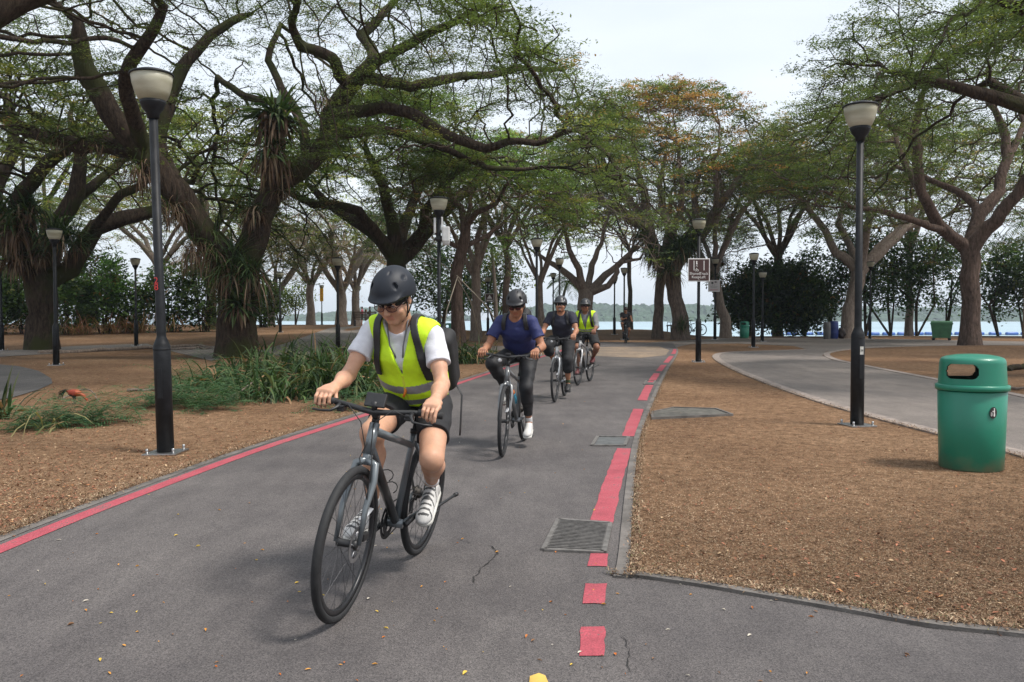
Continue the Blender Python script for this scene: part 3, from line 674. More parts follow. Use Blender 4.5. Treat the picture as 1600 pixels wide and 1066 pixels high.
def litter_bin(p, label, rz, H=1.0):
    """squarish-round bin, hood with two slots"""
    root = thing('litter_bin', label, 'litter bin', p, rz, 'green litter bins'); n = 160; k = H / 1.0; sx, sy = .87, .85
    def ring(r): return r
    m = MB(); m.lathe([(.27, .0), (.285, .01), (.295, .30), (.305, .66), (.298, .665), (.288, .30), (.27, .03)], n, sx=sx, sy=sy, cap=False); m.lathe([(.0001, .03), (.27, .03)], n, sx=sx, sy=sy)
    o = m.build('bin_body', M_gbody, root)
    m = MB(); m.lathe([(.318, .668), (.327, .672), (.327, .71), (.318, .716), (.302, .718)], n, sx=sx, sy=sy); m.build('rim', M_green, root)
    # hood: grid shell with stadium holes
    V = []; F = []; zs = [.717, .735, .75] + [.76 + .008 * q for q in range(19)]; prof = [(.302 - .012 * (z - .717) / .18, z) for z in zs] + [(.284, .925), (.268, .942), (.23, .955), (.15, .968), (.07, .973), (.0005, .974)]
    hz = .832; hh_ = .062; hw = .52
    def hole(th, z):
        best = 9
        for c0 in (-PI / 2 - .83, PI / 2 - .06):
            d = (th - c0 + PI) % (2 * PI) - PI; a = max(0, abs(d) - hw + .20) * .30; best = min(best, math.hypot(a, z - hz))
        return best
    for wall, off in ((0, 0), (1, -.012)):
        b = len(V)
        for r, z in prof:
            rr = max(r + off, .0004); zz = z + (off if z > .92 else 0)
            for j in range(n): th = 2 * PI * j / n; V.append((rr * math.cos(th) * sx, rr * math.sin(th) * sy, zz))
        for i in range(len(prof) - 1):
            for j in range(n):
                zc = (prof[i][1] + prof[i + 1][1]) / 2; th = 2 * PI * (j + .5) / n
                if hole(th, zc) < hh_: continue
                f = (b + i * n + j, b + i * n + (j + 1) % n, b + (i + 1) * n + (j + 1) % n, b + (i + 1) * n + j); F.append(f if not wall else f[::-1])
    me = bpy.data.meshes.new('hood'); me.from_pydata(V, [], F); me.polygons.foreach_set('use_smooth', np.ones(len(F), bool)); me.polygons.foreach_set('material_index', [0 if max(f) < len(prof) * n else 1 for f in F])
    # snap hole border vertices to a clean stadium outline
    for v in me.vertices:
        z = v.co.z
        if .73 < z < .9:
            th = math.atan2(v.co.y / sy, v.co.x / sx); h = hole(th, z)
            if abs(h - hh_) < .006 and abs(z - hz) > .02:
                tgt = math.sqrt(max(0, hh_ ** 2 - 0)) ; s = (z - hz) / max(h, 1e-5) if h > 1e-5 else 0
                v.co.z = hz + (z - hz) * (hh_ / h) if h > 1e-4 else z
    o = link('hood', me, root, [M_green, M_gdark])
    # emblem
    e = MB(); a0 = -PI / 2 + .12; cz = .50; R = .26
    def on(u, v, lift=.003):
        th = a0 + u / R; rr = .2995 + (cz + v - .30) * .028 + lift; return (rr * math.cos(th) * sx, rr * math.sin(th) * sy, cz + v)
    pts = [on(.032 * math.cos(t), .048 * math.sin(t)) for t in np.linspace(0, 2 * PI, 28)[:-1]]
    e.add([on(0, 0, .004)] + pts, [(0, 1 + i, 1 + (i + 1) % 27) for i in range(27)], 0, False); ob = e.build('emblem', M_dark, root)
    e = MB()
    def blob(u, v, a, b2):
        q = [on(u + a * math.cos(t), v + b2 * math.sin(t), .006) for t in np.linspace(0, 2 * PI, 12)[:-1]]; e.add([on(u, v, .006)] + q, [(0, 1 + i, 1 + (i + 1) % 11) for i in range(11)], 0, False)
    blob(.006, .032, .006, .006); blob(.006, .010, .006, .017); blob(-.002, .013, .011, .0035); blob(.004, -.018, .0035, .016); blob(.010, -.018, .0035, .016)
    for q in (-.02, -.012): blob(q, -.012, .0018, .013)
    blob(-.016, -.025, .007, .002); blob(-.016, .0, .008, .002)
    e.build('emblem_figure', M_signw, ob)
    root.scale = (k, k, k); return root
p = G(1517, 731); Hb = at(1517, 553, p.y).z - p.z
print('bin height', Hb, p)
litter_bin(p, 'large green litter bin with an oval slot in the right foreground', -.0, Hb / .974)
p = at(1163, 520, 46.0); p.z = float(hgt(p.x, 46.0)); litter_bin(p, 'small distant green litter bin by the side path near the sea', .4, 1.0)
# concrete pad crumbs under the big bin skipped; loose litter covers it

# --- drain gratings
def grating(quad, label, slat=True, name='drain_grating'):
    q = GP(quad); a, b, c, d = q                                   # near-left, near-right, far-right, far-left
    ctr = (a + b + c + d) / 4; root = thing(name, label, 'drain cover' , Vector((ctr.x, ctr.y, float(hgt(ctr.x, ctr.y)) + .012)))
    L = lambda u, v: ((a * (1 - u) + b * u) * (1 - v) + (d * (1 - u) + c * u) * v) - ctr
    fr = MB(); e = .035
    def bar(mb, u0, v0, u1, v1, w, h, z0=0.0, mi=0):
        p0, p1 = L(u0, v0), L(u1, v1); dv = (p1 - p0); ln = dv.length; mid = (p0 + p1) / 2; ang = math.atan2(dv.y, dv.x)
        mb.box((mid.x, mid.y, z0 + h / 2), (ln, w, h), Matrix.Rotation(ang, 3, 'Z'), mi)
    for u0, v0, u1, v1 in ((0, 0, 1, 0), (1, 0, 1, 1), (1, 1, 0, 1), (0, 1, 0, 0)): bar(fr, u0, v0, u1, v1, .035, .014)
    fr.build('frame', mat('galvanised_frame', (.15, .14, .13), .6, .3, .35, 25), root)
    pit = MB(); P = [L(0, 0), L(1, 0), L(1, 1), L(0, 1)]; pit.add([(p.x, p.y, .003) for p in P], [(0, 1, 2, 3)], 0, False); pit.build('pit', mat('grating_pit', (.012, .012, .012), .9) if slat else mat('grey_cover_plate', (.09, .095, .095), .7, 0, .35, 9, .002, 80), root)
    if slat:
        s = MB(); n = 22
        for k in range(1, n): bar(s, .03, k / n, .97, k / n, .009, .014, .004)
        for u in (.12, .36, .62, .86): bar(s, u, .02, u, .98, .010, .010, .001)
        s.build('slats', mat('grating_iron', (.155, .145, .135), .6, .2, .4, 30), root)
    return root
grating([(850, 864), (943, 868), (953, 822), (873, 816)], 'slatted iron drain grating in the asphalt at the end of the red line')
g2 = grating([(925, 699), (976, 699), (982, 685), (934, 684)], 'plain grey drain cover set in the path beside the kerb', False, 'drain_cover')
g3 = grating([(1006, 602 - 0), (1020, 602), (1024, 596), (1010, 596)], 'small far drain cover interrupting the red line', False, 'drain_cover')
q = GP([(1018, 656), (1146, 650), (1120, 640), (1052, 638), (1016, 646)])
M_plate = mat('mossy_concrete_slab', (.085, .08, .068), .9, 0, .45, 7, .004, 60)
def slab(name, label, cat, poly, h, m, border=.06):
    c = sum(poly, Vector()) / len(poly); c.z = float(hgt(c.x, c.y)); root = thing(name, label, cat, c); n = len(poly)
    P = [Vector((p.x - c.x, p.y - c.y, 0)) for p in poly]
    mb = MB(); I = [p * (1 - border) for p in P]
    mb.add([(p.x, p.y, -.03) for p in P] + [(p.x, p.y, h) for p in P] + [(p.x, p.y, h) for p in I] + [(p.x, p.y, -.03) for p in I], [(i, (i + 1) % n, n + (i + 1) % n, n + i) for i in range(n)] + [(n + i, n + (i + 1) % n, 2 * n + (i + 1) % n, 2 * n + i) for i in range(n)] + [(2 * n + i, 2 * n + (i + 1) % n, 3 * n + (i + 1) % n, 3 * n + i) for i in range(n)], 0, False)
    mb.build('border', M_kerb, root)
    mb = MB(); mb.add([(p.x, p.y, h - .012) for p in I], [tuple(range(n))], 0, False); mb.build('cover_slab', m, root); return root
slab('manhole_cover', 'flat grey concrete inspection cover in the brown verge beside the kerb', 'manhole cover', q, .028, M_plate)

# --- wheeled waste container, barrels
M_dump = mat('green_container_plastic', (.05, .16, .075), .5, 0, .2, 3); M_blue = mat('blue_barrel_plastic', (.012, .03, .16), .45, 0, .2, 4); M_grey = mat('grey_barrel_plastic', (.10, .095, .09), .6, 0, .3, 4)
p = G(1471, 532); s = p.y / FPX
t = thing('waste_container', 'green wheeled waste container standing left of the big forked tree', 'waste container', p, math.radians(-28))
W_, D_, H_ = 38 * s * .80, 38 * s * .62, 30 * s
m = MB(); a, b = .84, 1.0
vs = [(x * W_ / 2 * k, y * D_ / 2 * k, z) for k, z in ((.82, .14), (1.0, H_ * .86)) for x, y in ((-1, -1), (1, -1), (1, 1), (-1, 1))]
m.add(vs, [(0, 3, 2, 1), (0, 1, 5, 4), (1, 2, 6, 5), (2, 3, 7, 6), (3, 0, 4, 7)], 0, False)
for q_ in (-.5, 0, .5): m.box((q_ * W_ * .8, -D_ * .475, H_ * .5), (.035, .03, H_ * .66))
m.box((0, 0, H_ * .87), (W_ * 1.05, D_ * 1.05, .06), bev=.01); m.build('container_body', M_dump, t)
m = MB(); m.add([(x, y, z) for x, y, z in ((-W_ / 2, -D_ / 2, H_ * .90), (W_ / 2, -D_ / 2, H_ * .90), (W_ / 2, D_ / 2, H_ * .97), (-W_ / 2, D_ / 2, H_ * .97), (-W_ / 2, -D_ / 2, H_ * .94), (W_ / 2, -D_ / 2, H_ * .94), (W_ / 2, D_ / 2, H_ * 1.01), (-W_ / 2, D_ / 2, H_ * 1.01))], [(0, 3, 2, 1), (4, 5, 6, 7), (0, 1, 5, 4), (1, 2, 6, 5), (2, 3, 7, 6), (3, 0, 4, 7)], 0, False); m.build('lid', M_dump, t)
for x in (-1, 1):
    for y in (-1, 1):
        m = MB(); m.lathe([(.0001, -.03), (.08, -.03), (.08, .03), (.0001, .03)], 16, (x * W_ * .36, y * D_ * .34, .08), axis='y'); m.box((x * W_ * .36, y * D_ * .34, .14), (.05, .09, .06)); m.build('wheel', M_dark, t)
def barrel(px, py, wpx, hpx, M, label, lid=None):
    p = G(px, py); s = p.y / FPX; R = wpx * s / 2; H = hpx * s; t = thing('barrel', label, 'barrel', p, 0, 'refuse barrels by the leafy screen')
    m = MB(); m.lathe([(R * .86, 0), (R * .92, .02), (R, H * .3), (R * 1.03, H * .33), (R, H * .36), (R, H * .62), (R * 1.03, H * .65), (R, H * .68), (R * .96, H * .93), (R * .88, H * .97), (R * .8, H * .97)], 28); m.build('drum', M, t)
    m = MB(); m.lathe([(R * .9, H * .972), (R * .93, H * 1.0), (R * .8, H * 1.02), (.001, H * 1.03)], 28); m.build('lid', lid or M, t)
barrel(1292, 530, 11, 26, M_grey, 'grey refuse barrel left of the blue one, behind the near lamp'); barrel(1303, 529.5, 13, 27, M_blue, 'blue refuse barrel just left of the pale trunk')
# sack beside
M_sack = mat('dark_refuse_sack', (.035, .022, .02), .5, 0, .4, 8, .01, 14)
p = G(1315, 529.5); t = thing('refuse_sack', 'dark slumped refuse sack leaning right of the blue barrel', 'sack', p); m = MB()
vs_ = []; m.ell((0, 0, .3), (.22, .2, .34), 20, 14)
for i, v in enumerate(m.v): v = Vector(v); f = 1 + .12 * math.sin(v.x * 23 + v.z * 17) + .08 * math.sin(v.y * 31); m.v[i] = (v.x * f, v.y * f, max(.002, v.z * (1 + .04 * math.sin(v.x * 40))))
m.build('sack', M_sack, t)
m = MB(); m.lathe([(.03, .6), (.025, .66), (.07, .74), (.05, .73)], 9); m.build('knot', M_sack, t)

# --- floating barrier on the sea
M_float = mat('blue_float', (.02, .09, .32), .4, 0, .15, 3)
proto = None
for i in range(17):
    x = 42.5 + i * 2.55; y = 132 + .8 * math.sin(i * .7) + .05 * (x - 60)
    if proto is None:
        proto = tag(MB().mesh and (lambda mb: (mb.lathe([(.001, -1.0), (.25, -.98), (.30, -.85), (.30, .85), (.25, .98), (.001, 1.0)], 14, axis='x'), mb.build('float', M_float))[1])(MB()), 'blue cylinder float of the barrier line on the sea behind the right-hand trees', 'float', 'blue floats of the sea barrier'); o = proto
    else: o = proto.copy(); COL.objects.link(o)
    o.location = (x, y, -1.0); o.rotation_euler = (0, 0, .1 * math.sin(i))
m = MB(); m.tube([(41.5 + i * 1.275, 132 + .8 * math.sin((i * .5 - .4) * .7) + .05 * (i * 1.275 - 18.5), -1.08) for i in range(36)], .05, 5); tag(m.build('barrier_rope', M_dark), 'dark rope joining the blue floats on the water', 'rope')

# --- bench by the twin tree, parked bicycle is built with the bicycles
M_wood = mat('weathered_bench_wood', (.10, .065, .045), .75, 0, .35, 6, .003, 60, stretch=(1, 8, 8))
def bench(px, py, label, rz, k=1.0):
    t = thing('park_bench', label, 'bench', G(px, py), rz); m = MB()
    for i in range(4): m.box((0, -.15 + i * .11, .44), (1.6, .09, .035), bev=.004)
    m.build('seat', M_wood, t); m = MB()
    for i in range(4): m.box((0, .24 + i * .02, .56 + i * .12), (1.6, .03, .09), bev=.004)
    m.build('backrest', M_wood, t)
    for s in (-.7, .7):
        m = MB(); m.box((s, .0, .41), (.06, .5, .05)); m.box((s, -.18, .2), (.06, .06, .4)); m.box((s, .22, .2), (.06, .06, .4)); m.tube([(s, .22, .4), (s, .32, .98)], .03, 6); m.tube([(s, .26, .64), (s, -.18, .64), (s, -.2, .42)], .022, 6); m.build('leg', M_metal_black, t)
    t.scale = (k, k, k); return t
bench(1050, 524.5, 'brown slatted park bench facing the sea beside the slender trunk', math.radians(250))
b2 = bench(571, 510, 'distant park bench with people beside it, near the sea', PI, 1.1)
# small planter-like rubbish bin far left middle
def simple_bin(px, py, label): return litter_bin(G(px, py), label, .3, 1.0)
simple_bin(702, 521, 'small dark green litter bin behind the first cyclist backpack')
# ================================================================== TREES AND PLANTS
def bark_mat(name, c0, c1, moss=None, bump=.03):
    if name in MATS: return MATS[name]
    m, nt, b = newmat(name); L = nt.links.new
    tc = N(nt, 'ShaderNodeTexCoord'); mp = N(nt, 'ShaderNodeMapping'); mp.inputs['Scale'].default_value = (2.2, 2.2, .55); L(tc.outputs['Object'], mp.inputs['Vector'])
    n1 = N(nt, 'ShaderNodeTexNoise', Scale=5.5, Detail=10, Roughness=.78); L(mp.outputs[0], n1.inputs['Vector'])
    r = N(nt, 'ShaderNodeValToRGB'); e = r.color_ramp.elements; e[0].position = .36; e[0].color = (*c0, 1); e[1].position = .66; e[1].color = (*c1, 1); L(n1.outputs['Fac'], r.inputs['Fac'])
    src = r.outputs[0]
    if moss:
        n2 = N(nt, 'ShaderNodeTexNoise', Scale=.9, Detail=6); L(tc.outputs['Object'], n2.inputs['Vector'])
        rr = N(nt, 'ShaderNodeValToRGB'); rr.color_ramp.elements[0].position = .48; rr.color_ramp.elements[1].position = .6; L(n2.outputs['Fac'], rr.inputs['Fac'])
        mx = N(nt, 'ShaderNodeMix', data_type='RGBA'); L(rr.outputs[0], mx.inputs['Factor']); L(src, mx.inputs['A']); mx.inputs['B'].default_value = (*moss, 1); src = mx.outputs['Result']
    L(src, b.inputs['Base Color']); b.inputs['Roughness'].default_value = .95; b.inputs['Specular IOR Level'].default_value = .15
    bp = N(nt, 'ShaderNodeBump', Strength=1, Distance=bump); L(n1.outputs['Fac'], bp.inputs['Height']); L(bp.outputs[0], b.inputs['Normal'])
    MATS[name] = m; return m
B_dark = bark_mat('mossy_dark_bark', (.016, .012, .009), (.095, .068, .050), (.045, .048, .018), .09)
B_red = bark_mat('red_brown_bark', (.038, .027, .021), (.175, .122, .098), None, .06)
B_mid = bark_mat('grey_brown_bark', (.065, .05, .04), (.24, .185, .15), None, .06)
B_pale = bark_mat('pale_grey_bark', (.14, .105, .085), (.34, .28, .235), None, .06)
B_thin = bark_mat('dark_stem_bark', (.03, .022, .016), (.10, .075, .055), None, .02)
M_leaf = leaf_mat('tree_foliage', .5, .5, .3)
M_blade = leaf_mat('strap_foliage', .25, .55, .25)

def snoise(P, f, seed):
    r = np.random.default_rng(seed); o = np.zeros(len(P))
    for k in range(6):
        v = r.normal(0, f * (1 + .35 * k), 3); o += np.sin(P @ v + r.uniform(0, 6.28)) / (1 + .3 * k)
    return o / 3.2
def colonize(P, par, rad, A, D, kill, iters, r, wob=.35, up=0.0):
    P = [np.array(p, float) for p in P]; par = list(par); rad = list(rad); nch = [0] * len(P)
    for q in par:
        if q >= 0: nch[q] += 1
    PA = np.array(P); d2 = ((A[:, None, :] - PA[None]) ** 2).sum(-1); near = d2.argmin(1); nd = d2[np.arange(len(A)), near]
    alive = nd > kill * kill
    for it in range(iters):
        idx = np.nonzero(alive)[0]
        if len(idx) < 3: break
        nn = near[idx]; dv = A[idx] - PA[nn]; dv /= np.linalg.norm(dv, axis=1)[:, None] + 1e-9
        S = np.zeros((len(PA), 3)); np.add.at(S, nn, dv); us = np.unique(nn); new = []
        for u in us:
            if nch[u] >= 3: alive[idx[nn == u]] = False if r.random() < .5 else True; continue
            v = S[u]; v = v / (np.linalg.norm(v) + 1e-9) + r.normal(0, wob, 3) + np.array([0, 0, up]); v /= np.linalg.norm(v) + 1e-9
            new.append(PA[u] + v * D * r.uniform(.8, 1.2)); par.append(int(u)); nch[u] += 1; nch.append(0); rad.append(0.0)
        if not new: break
        NP = np.array(new); b = len(PA); PA = np.vstack([PA, NP]); ia = np.nonzero(alive)[0]
        d2 = ((A[ia][:, None, :] - NP[None]) ** 2).sum(-1); j = d2.argmin(1); dj = d2[np.arange(len(ia)), j]
        bt = dj < nd[ia]; near[ia[bt]] = b + j[bt]; nd[ia[bt]] = dj[bt]; alive[ia[nd[ia] < kill * kill]] = False
    return PA, np.array(par), np.array(rad)
def skin(PA, par, rad, tip, ex, base):
    n = len(PA); ch = [[] for _ in range(n)]
    for i, p in enumerate(par):
        if p >= 0: ch[p].append(i)
    R = np.zeros(n)
    for i in range(n - 1, -1, -1):
        v = (sum(R[c] ** ex for c in ch[i])) ** (1 / ex) if ch[i] else tip
        R[i] = min(rad[i], 1.6 * v + .012) if rad[i] > 0 else v
    R[0] = rad[0] if rad[0] > 0 else R[0]
    for i in range(n):
        if par[i] >= 0: R[i] = min(R[i], R[par[i]] * (1.0 if rad[i] == 0 else 1.5))
    m = MB(); done = [False] * n; stack = [0]; order = []
    starts = [(0, -1)]
    while starts:
        s, fr = starts.pop(); chain = [fr] if fr >= 0 else []; cur = s
        while True:
            chain.append(cur); c = sorted(ch[cur], key=lambda k: -R[k])
            for k in c[1:]: starts.append((k, cur))
            if not c: break
            cur = c[0]
        pts = [PA[k] - base for k in chain]; rr = [R[k] for k in chain]
        if fr >= 0: rr[0] = min(R[fr], rr[1] * 1.25)
        if len(pts) < 2: continue
        rm = max(rr); nn = 22 if rm > .3 else 12 if rm > .12 else 6 if rm > .04 else 4 if rm > .015 else 3
        if rm > .25:
            # smooth the big limbs
            pts = [Vector(p) for p in pts]
        m.tube(pts, rr, nn, caps=False, rough=.055 if rm > .3 else .045 if rm > .12 else 0)
    dep = np.zeros(n, int)
    for i in range(n - 1, -1, -1):
        if ch[i]: dep[i] = 1 + max(dep[c] for c in ch[i])
    return m, R, dep
LK = 1.0
def leaf_cloud(C, K, sh, sv, size, aspect, cols, wts, r, tiltn=.45, cvar=.22, hue=None, wts2=None, clump=.55, bright=1.0):
    """K leaves round each centre; returns V,F,cols"""
    K = int(K * LK); n = len(C) * K; J = 4; o = np.stack([r.normal(0, sh, (len(C), J)), r.normal(0, sh, (len(C), J)), r.normal(0, sv, (len(C), J))], -1); jj = r.integers(0, J, n); ci = np.repeat(np.arange(len(C)), K)
    c = C[ci] + o[ci, jj] + np.stack([r.normal(0, sh * clump, n), r.normal(0, sh * clump, n), r.normal(0, sv * .6, n)], -1)
    th = r.random(n) * 2 * PI; el = r.normal(0, tiltn, n); d = np.stack([np.cos(th) * np.cos(el), np.sin(th) * np.cos(el), np.sin(el)], -1)
    s = np.stack([-np.sin(th), np.cos(th), r.normal(0, tiltn, n)], -1); s /= np.linalg.norm(s, axis=1)[:, None]
    L = (size * (.6 + .8 * r.random(n)))[:, None]; Wd = L * aspect
    V = np.stack([c - d * L / 2, c + s * Wd / 2, c + d * L / 2, c - s * Wd / 2], 1).reshape(-1, 3)
    cols = np.array(cols); w = np.array(wts, float); kc = r.choice(len(cols), len(C), p=w / w.sum())
    if hue is not None: kc = np.where(hue, r.choice(len(cols), len(C), p=np.array(wts2) / sum(wts2)), kc)
    base = cols[kc] * (1 + r.normal(0, cvar, (len(C), 1))); cc = np.repeat(base, K, 0) * (1 + r.normal(0, .18, (n, 1)))
    return V, np.arange(n * 4).reshape(n, 4), np.clip(cc * bright, .005, .8)
GREENS = [(.038, .056, .022), (.058, .080, .028), (.085, .108, .036), (.13, .135, .042), (.17, .11, .045)]

def straps(O, D, L, Wd, droop, cols, r, segs=5, twist=.3, taper=True):
    """arching strap leaves: O origins, D start directions"""
    n = len(O); V = []; D = D / (np.linalg.norm(D, axis=1)[:, None] + 1e-9); p = O.copy(); d = D.copy()
    side = np.cross(D, np.array([0, 0, 1.0])); side /= np.linalg.norm(side, axis=1)[:, None] + 1e-6; side += r.normal(0, twist, (n, 3)); side /= np.linalg.norm(side, axis=1)[:, None]
    st = (L / segs)[:, None]; wp = [.35, .8, 1, .9, .6, .05] if taper else [1, 1, 1, 1, .9, .2]
    for k in range(segs + 1):
        wv = (Wd * np.interp(k / segs, np.linspace(0, 1, 6), wp) / 2)[:, None]
        V.append(p - side * wv); V.append(p + side * wv)
        p = p + d * st; d = d + np.array([0, 0, -1.0]) * (droop / segs)[:, None] ; d /= np.linalg.norm(d, axis=1)[:, None]
    V = np.stack(V, 1).reshape(-1, 3); b = (np.arange(n) * 2 * (segs + 1))[:, None]
    F = np.concatenate([b + np.array([[2 * k, 2 * k + 1, 2 * k + 3, 2 * k + 2]]) for k in range(segs)], 0)
    C = np.tile(cols, (segs, 1)); return V, F, C
def join(parts):
    Vs, Fs, Cs, b = [], [], [], 0
    for V, F, C in parts: Vs.append(V); Fs.append(F + b); Cs.append(C); b += len(V)
    return np.concatenate(Vs), np.concatenate(Fs), np.concatenate(Cs)
FGREEN = [(.035, .07, .022), (.055, .09, .03), (.085, .12, .04), (.025, .05, .02)]; FBROWN = [(.11, .065, .04), (.17, .11, .07), (.07, .04, .026), (.24, .18, .12)]
def fern_clump(c, R, n, L, W, r, hang=.35, green=.6):
    """bird's-nest style clump: green straps outward and up, brown ones hanging"""
    ng = int(n * green); nb = n - ng
    a = r.random(ng) * 2 * PI; e = r.uniform(-.1, 1.3, ng); D = np.stack([np.cos(a) * np.cos(e), np.sin(a) * np.cos(e), np.sin(e)], -1)
    O = np.array(c) + r.normal(0, R * .35, (ng, 3)); cg = np.array(FGREEN)[r.choice(4, ng)] * (1 + r.normal(0, .2, (ng, 1)))
    P = [straps(O, D, L * r.uniform(.5, 1.2, ng), W * r.uniform(.6, 1.3, ng), r.uniform(.6, 2.2, ng), cg, r)]
    a = r.random(nb) * 2 * PI; D = np.stack([np.cos(a) * .7, np.sin(a) * .7, r.uniform(-.6, .2, nb)], -1)
    O = np.array(c) + r.normal(0, R * .35, (nb, 3)); cb = np.array(FBROWN)[r.choice(4, nb)] * (1 + r.normal(0, .2, (nb, 1)))
    P.append(straps(O, D, L * r.uniform(.4, 1.1, nb), W * r.uniform(.4, 1.1, nb), r.uniform(2, 5, nb), cb, r)); return join(P)

def tree(name, label, base, limbs, crown, leaf, bark, seed, D=.42, kill=.6, tip=.012, ex=2.25, wob=.25, ferns=(), iters=90, leafr=.03, group='rain trees of the park', Y=None, cat='tree', up=0.0, flare=1.35, leaf_depth=2):
    r = np.random.default_rng(seed); B = np.array(base, float); kill = kill * .84; D = D * .92; global LK
    P = [B - [0, 0, .15]]; par = [-1]; rad = [limbs[0][0][3] * flare]
    for k, lim in enumerate(limbs):
        pts = [(np.array(at(px, py, Y + dy)) if Y is not None else np.array([px, py, dy]) + B, rr) for px, py, dy, rr in lim]
        if k == 0: cur = 0
        else: PA = np.array(P); cur = int(((PA - pts[0][0]) ** 2).sum(1).argmin()); pts = pts[1:]
        if k == 0 : pts = [(B + [0, 0, .5], limbs[0][0][3] * (1 + (flare - 1) * .35)), (B + [0, 0, 1.1], limbs[0][0][3])] + pts[1:]
        prev = P[cur]; pr = rad[cur] if k == 0 else min(rad[cur], pts[0][1] * 1.2)
        for q, rr in pts:
            ln = np.linalg.norm(q - prev); n = max(1, int(ln / D)); st = prev.copy()
            bow = r.normal(0, .03 * ln, 3)
            for i in range(1, n + 1):
                t = i / n; P.append(st * (1 - t) + q * t + bow * math.sin(PI * t) + r.normal(0, .02, 3)); par.append(cur); rad.append(pr * (1 - t) + rr * t); cur = len(P) - 1
            prev = P[cur]; pr = rr
    # attractors in the umbrella shell(s)
    As = []
    for cr in (crown if isinstance(crown, list) else [crown]):
        cx, cy, R, zlo, zhi, th, n = cr[:7]; n = int(n * 1.9); pw = cr[7] if len(cr) > 7 else 2.0; gap = cr[8] if len(cr) > 8 else .15
        k = 0; acc = []
        while k < n:
            m = n * 3; a = r.random(m) * 2 * PI; q = np.sqrt(r.random(m)); X = cx + q * R * np.cos(a); Yv = cy + q * R * np.sin(a)
            q2 = q * (1 + .12 * np.sin(3 * a + seed) + .1 * np.sin(5 * a + seed * 2)); Z = zhi - (zhi - zlo) * q2 ** pw - th * r.random(m) ** 1.3
            T = np.stack([X, Yv, Z], -1); T = T[snoise(T * [1, 1, 1.8], .55, seed) > gap - .25][:n - k]; acc.append(T); k += len(T)
            if len(T) == 0: break
        As.append(np.concatenate(acc))
    A = np.concatenate(As)
    PA, par, rad = colonize(P, par, rad, A, D, kill, iters, r, wob, up)
    root = thing(name, label, cat, Vector(B), 0, group)
    m, R, ch = skin(PA, par, rad, tip, ex, B); m.build('trunk', bark, root)
    tips = np.array([i for i in range(len(PA)) if R[i] < leafr and rad[i] == 0 and ch[i] <= leaf_depth])
    if leaf and len(tips):
        C = PA[tips] - B; C = C[r.random(len(C)) < leaf.get('frac', 1)]; xa = leaf.get('fill', .24); C = np.concatenate([C, (A - B)[r.random(len(A)) < xa]]) if xa else C; hue = snoise(C, .45, seed + 5) > leaf.get('hue', .35)
        V, F, cc = leaf_cloud(C + [0, 0, leaf.get('lift', .05)], leaf['K'] * leaf.get('m', 3.3), leaf.get('sh', .28) * 1.1, leaf.get('sv', .09) * .7, leaf['size'] * .76, leaf.get('aspect', .38), leaf.get('cols', GREENS), leaf.get('w', [4, 5, 3, 1, .3]), r, leaf.get('tilt', .3), bright=1.4, hue=hue, clump=.42, wts2=leaf.get('w2', [1, 2, 4, 3, 1.5]))
        link('crown', np_mesh('crown', V, F, False, cc), root, [M_leaf]); nl = len(F)
    else: nl = 0
    for f in ferns:
        px, py, dy, Rf, n, L, W = f[:7]; c = (np.array(at(px, py, Y + dy)) if Y is not None else np.array([px, py, dy]) + B) - B
        V, F, cc = fern_clump(c, Rf, int(n * 1.9), L * .8, W * .6, r, green=f[7] if len(f) > 7 else .6); link('epiphyte_fern', np_mesh('epiphyte_fern', V, F, True, cc), root, [M_blade])
    print('TREE', label[:40], 'nodes', len(PA), 'tips', len(tips), 'leaves', nl)
    return root

def auto_limbs(r, h, R, zhi, rt, nl=5, lean=(0, 0), hub=None):
    """trunk then nl limbs spreading like an umbrella, local coordinates (x, y, z, radius)"""
    L = [[(0, 0, 0, rt), (lean[0] * .5, lean[1] * .5, h * .5, rt * .92), (lean[0], lean[1], h, rt * .88)]]
    a0 = r.random() * 6.28
    for k in range(nl):
        a = a0 + 2 * PI * k / nl + r.uniform(-.3, .3); q = r.uniform(.3, .6) * R; rr = rt * r.uniform(.42, .6)
        L.append([(lean[0], lean[1], h, rr), (lean[0] + .35 * q * math.cos(a), lean[1] + .35 * q * math.sin(a), h + (zhi - h) * .33, rr * .85), (lean[0] + .75 * q * math.cos(a + .15), lean[1] + .75 * q * math.sin(a + .15), h + (zhi - h) * .6, rr * .6), (lean[0] + q * 1.1 * math.cos(a), lean[1] + q * 1.1 * math.sin(a), h + (zhi - h) * .75, rr * .42)])
    return L

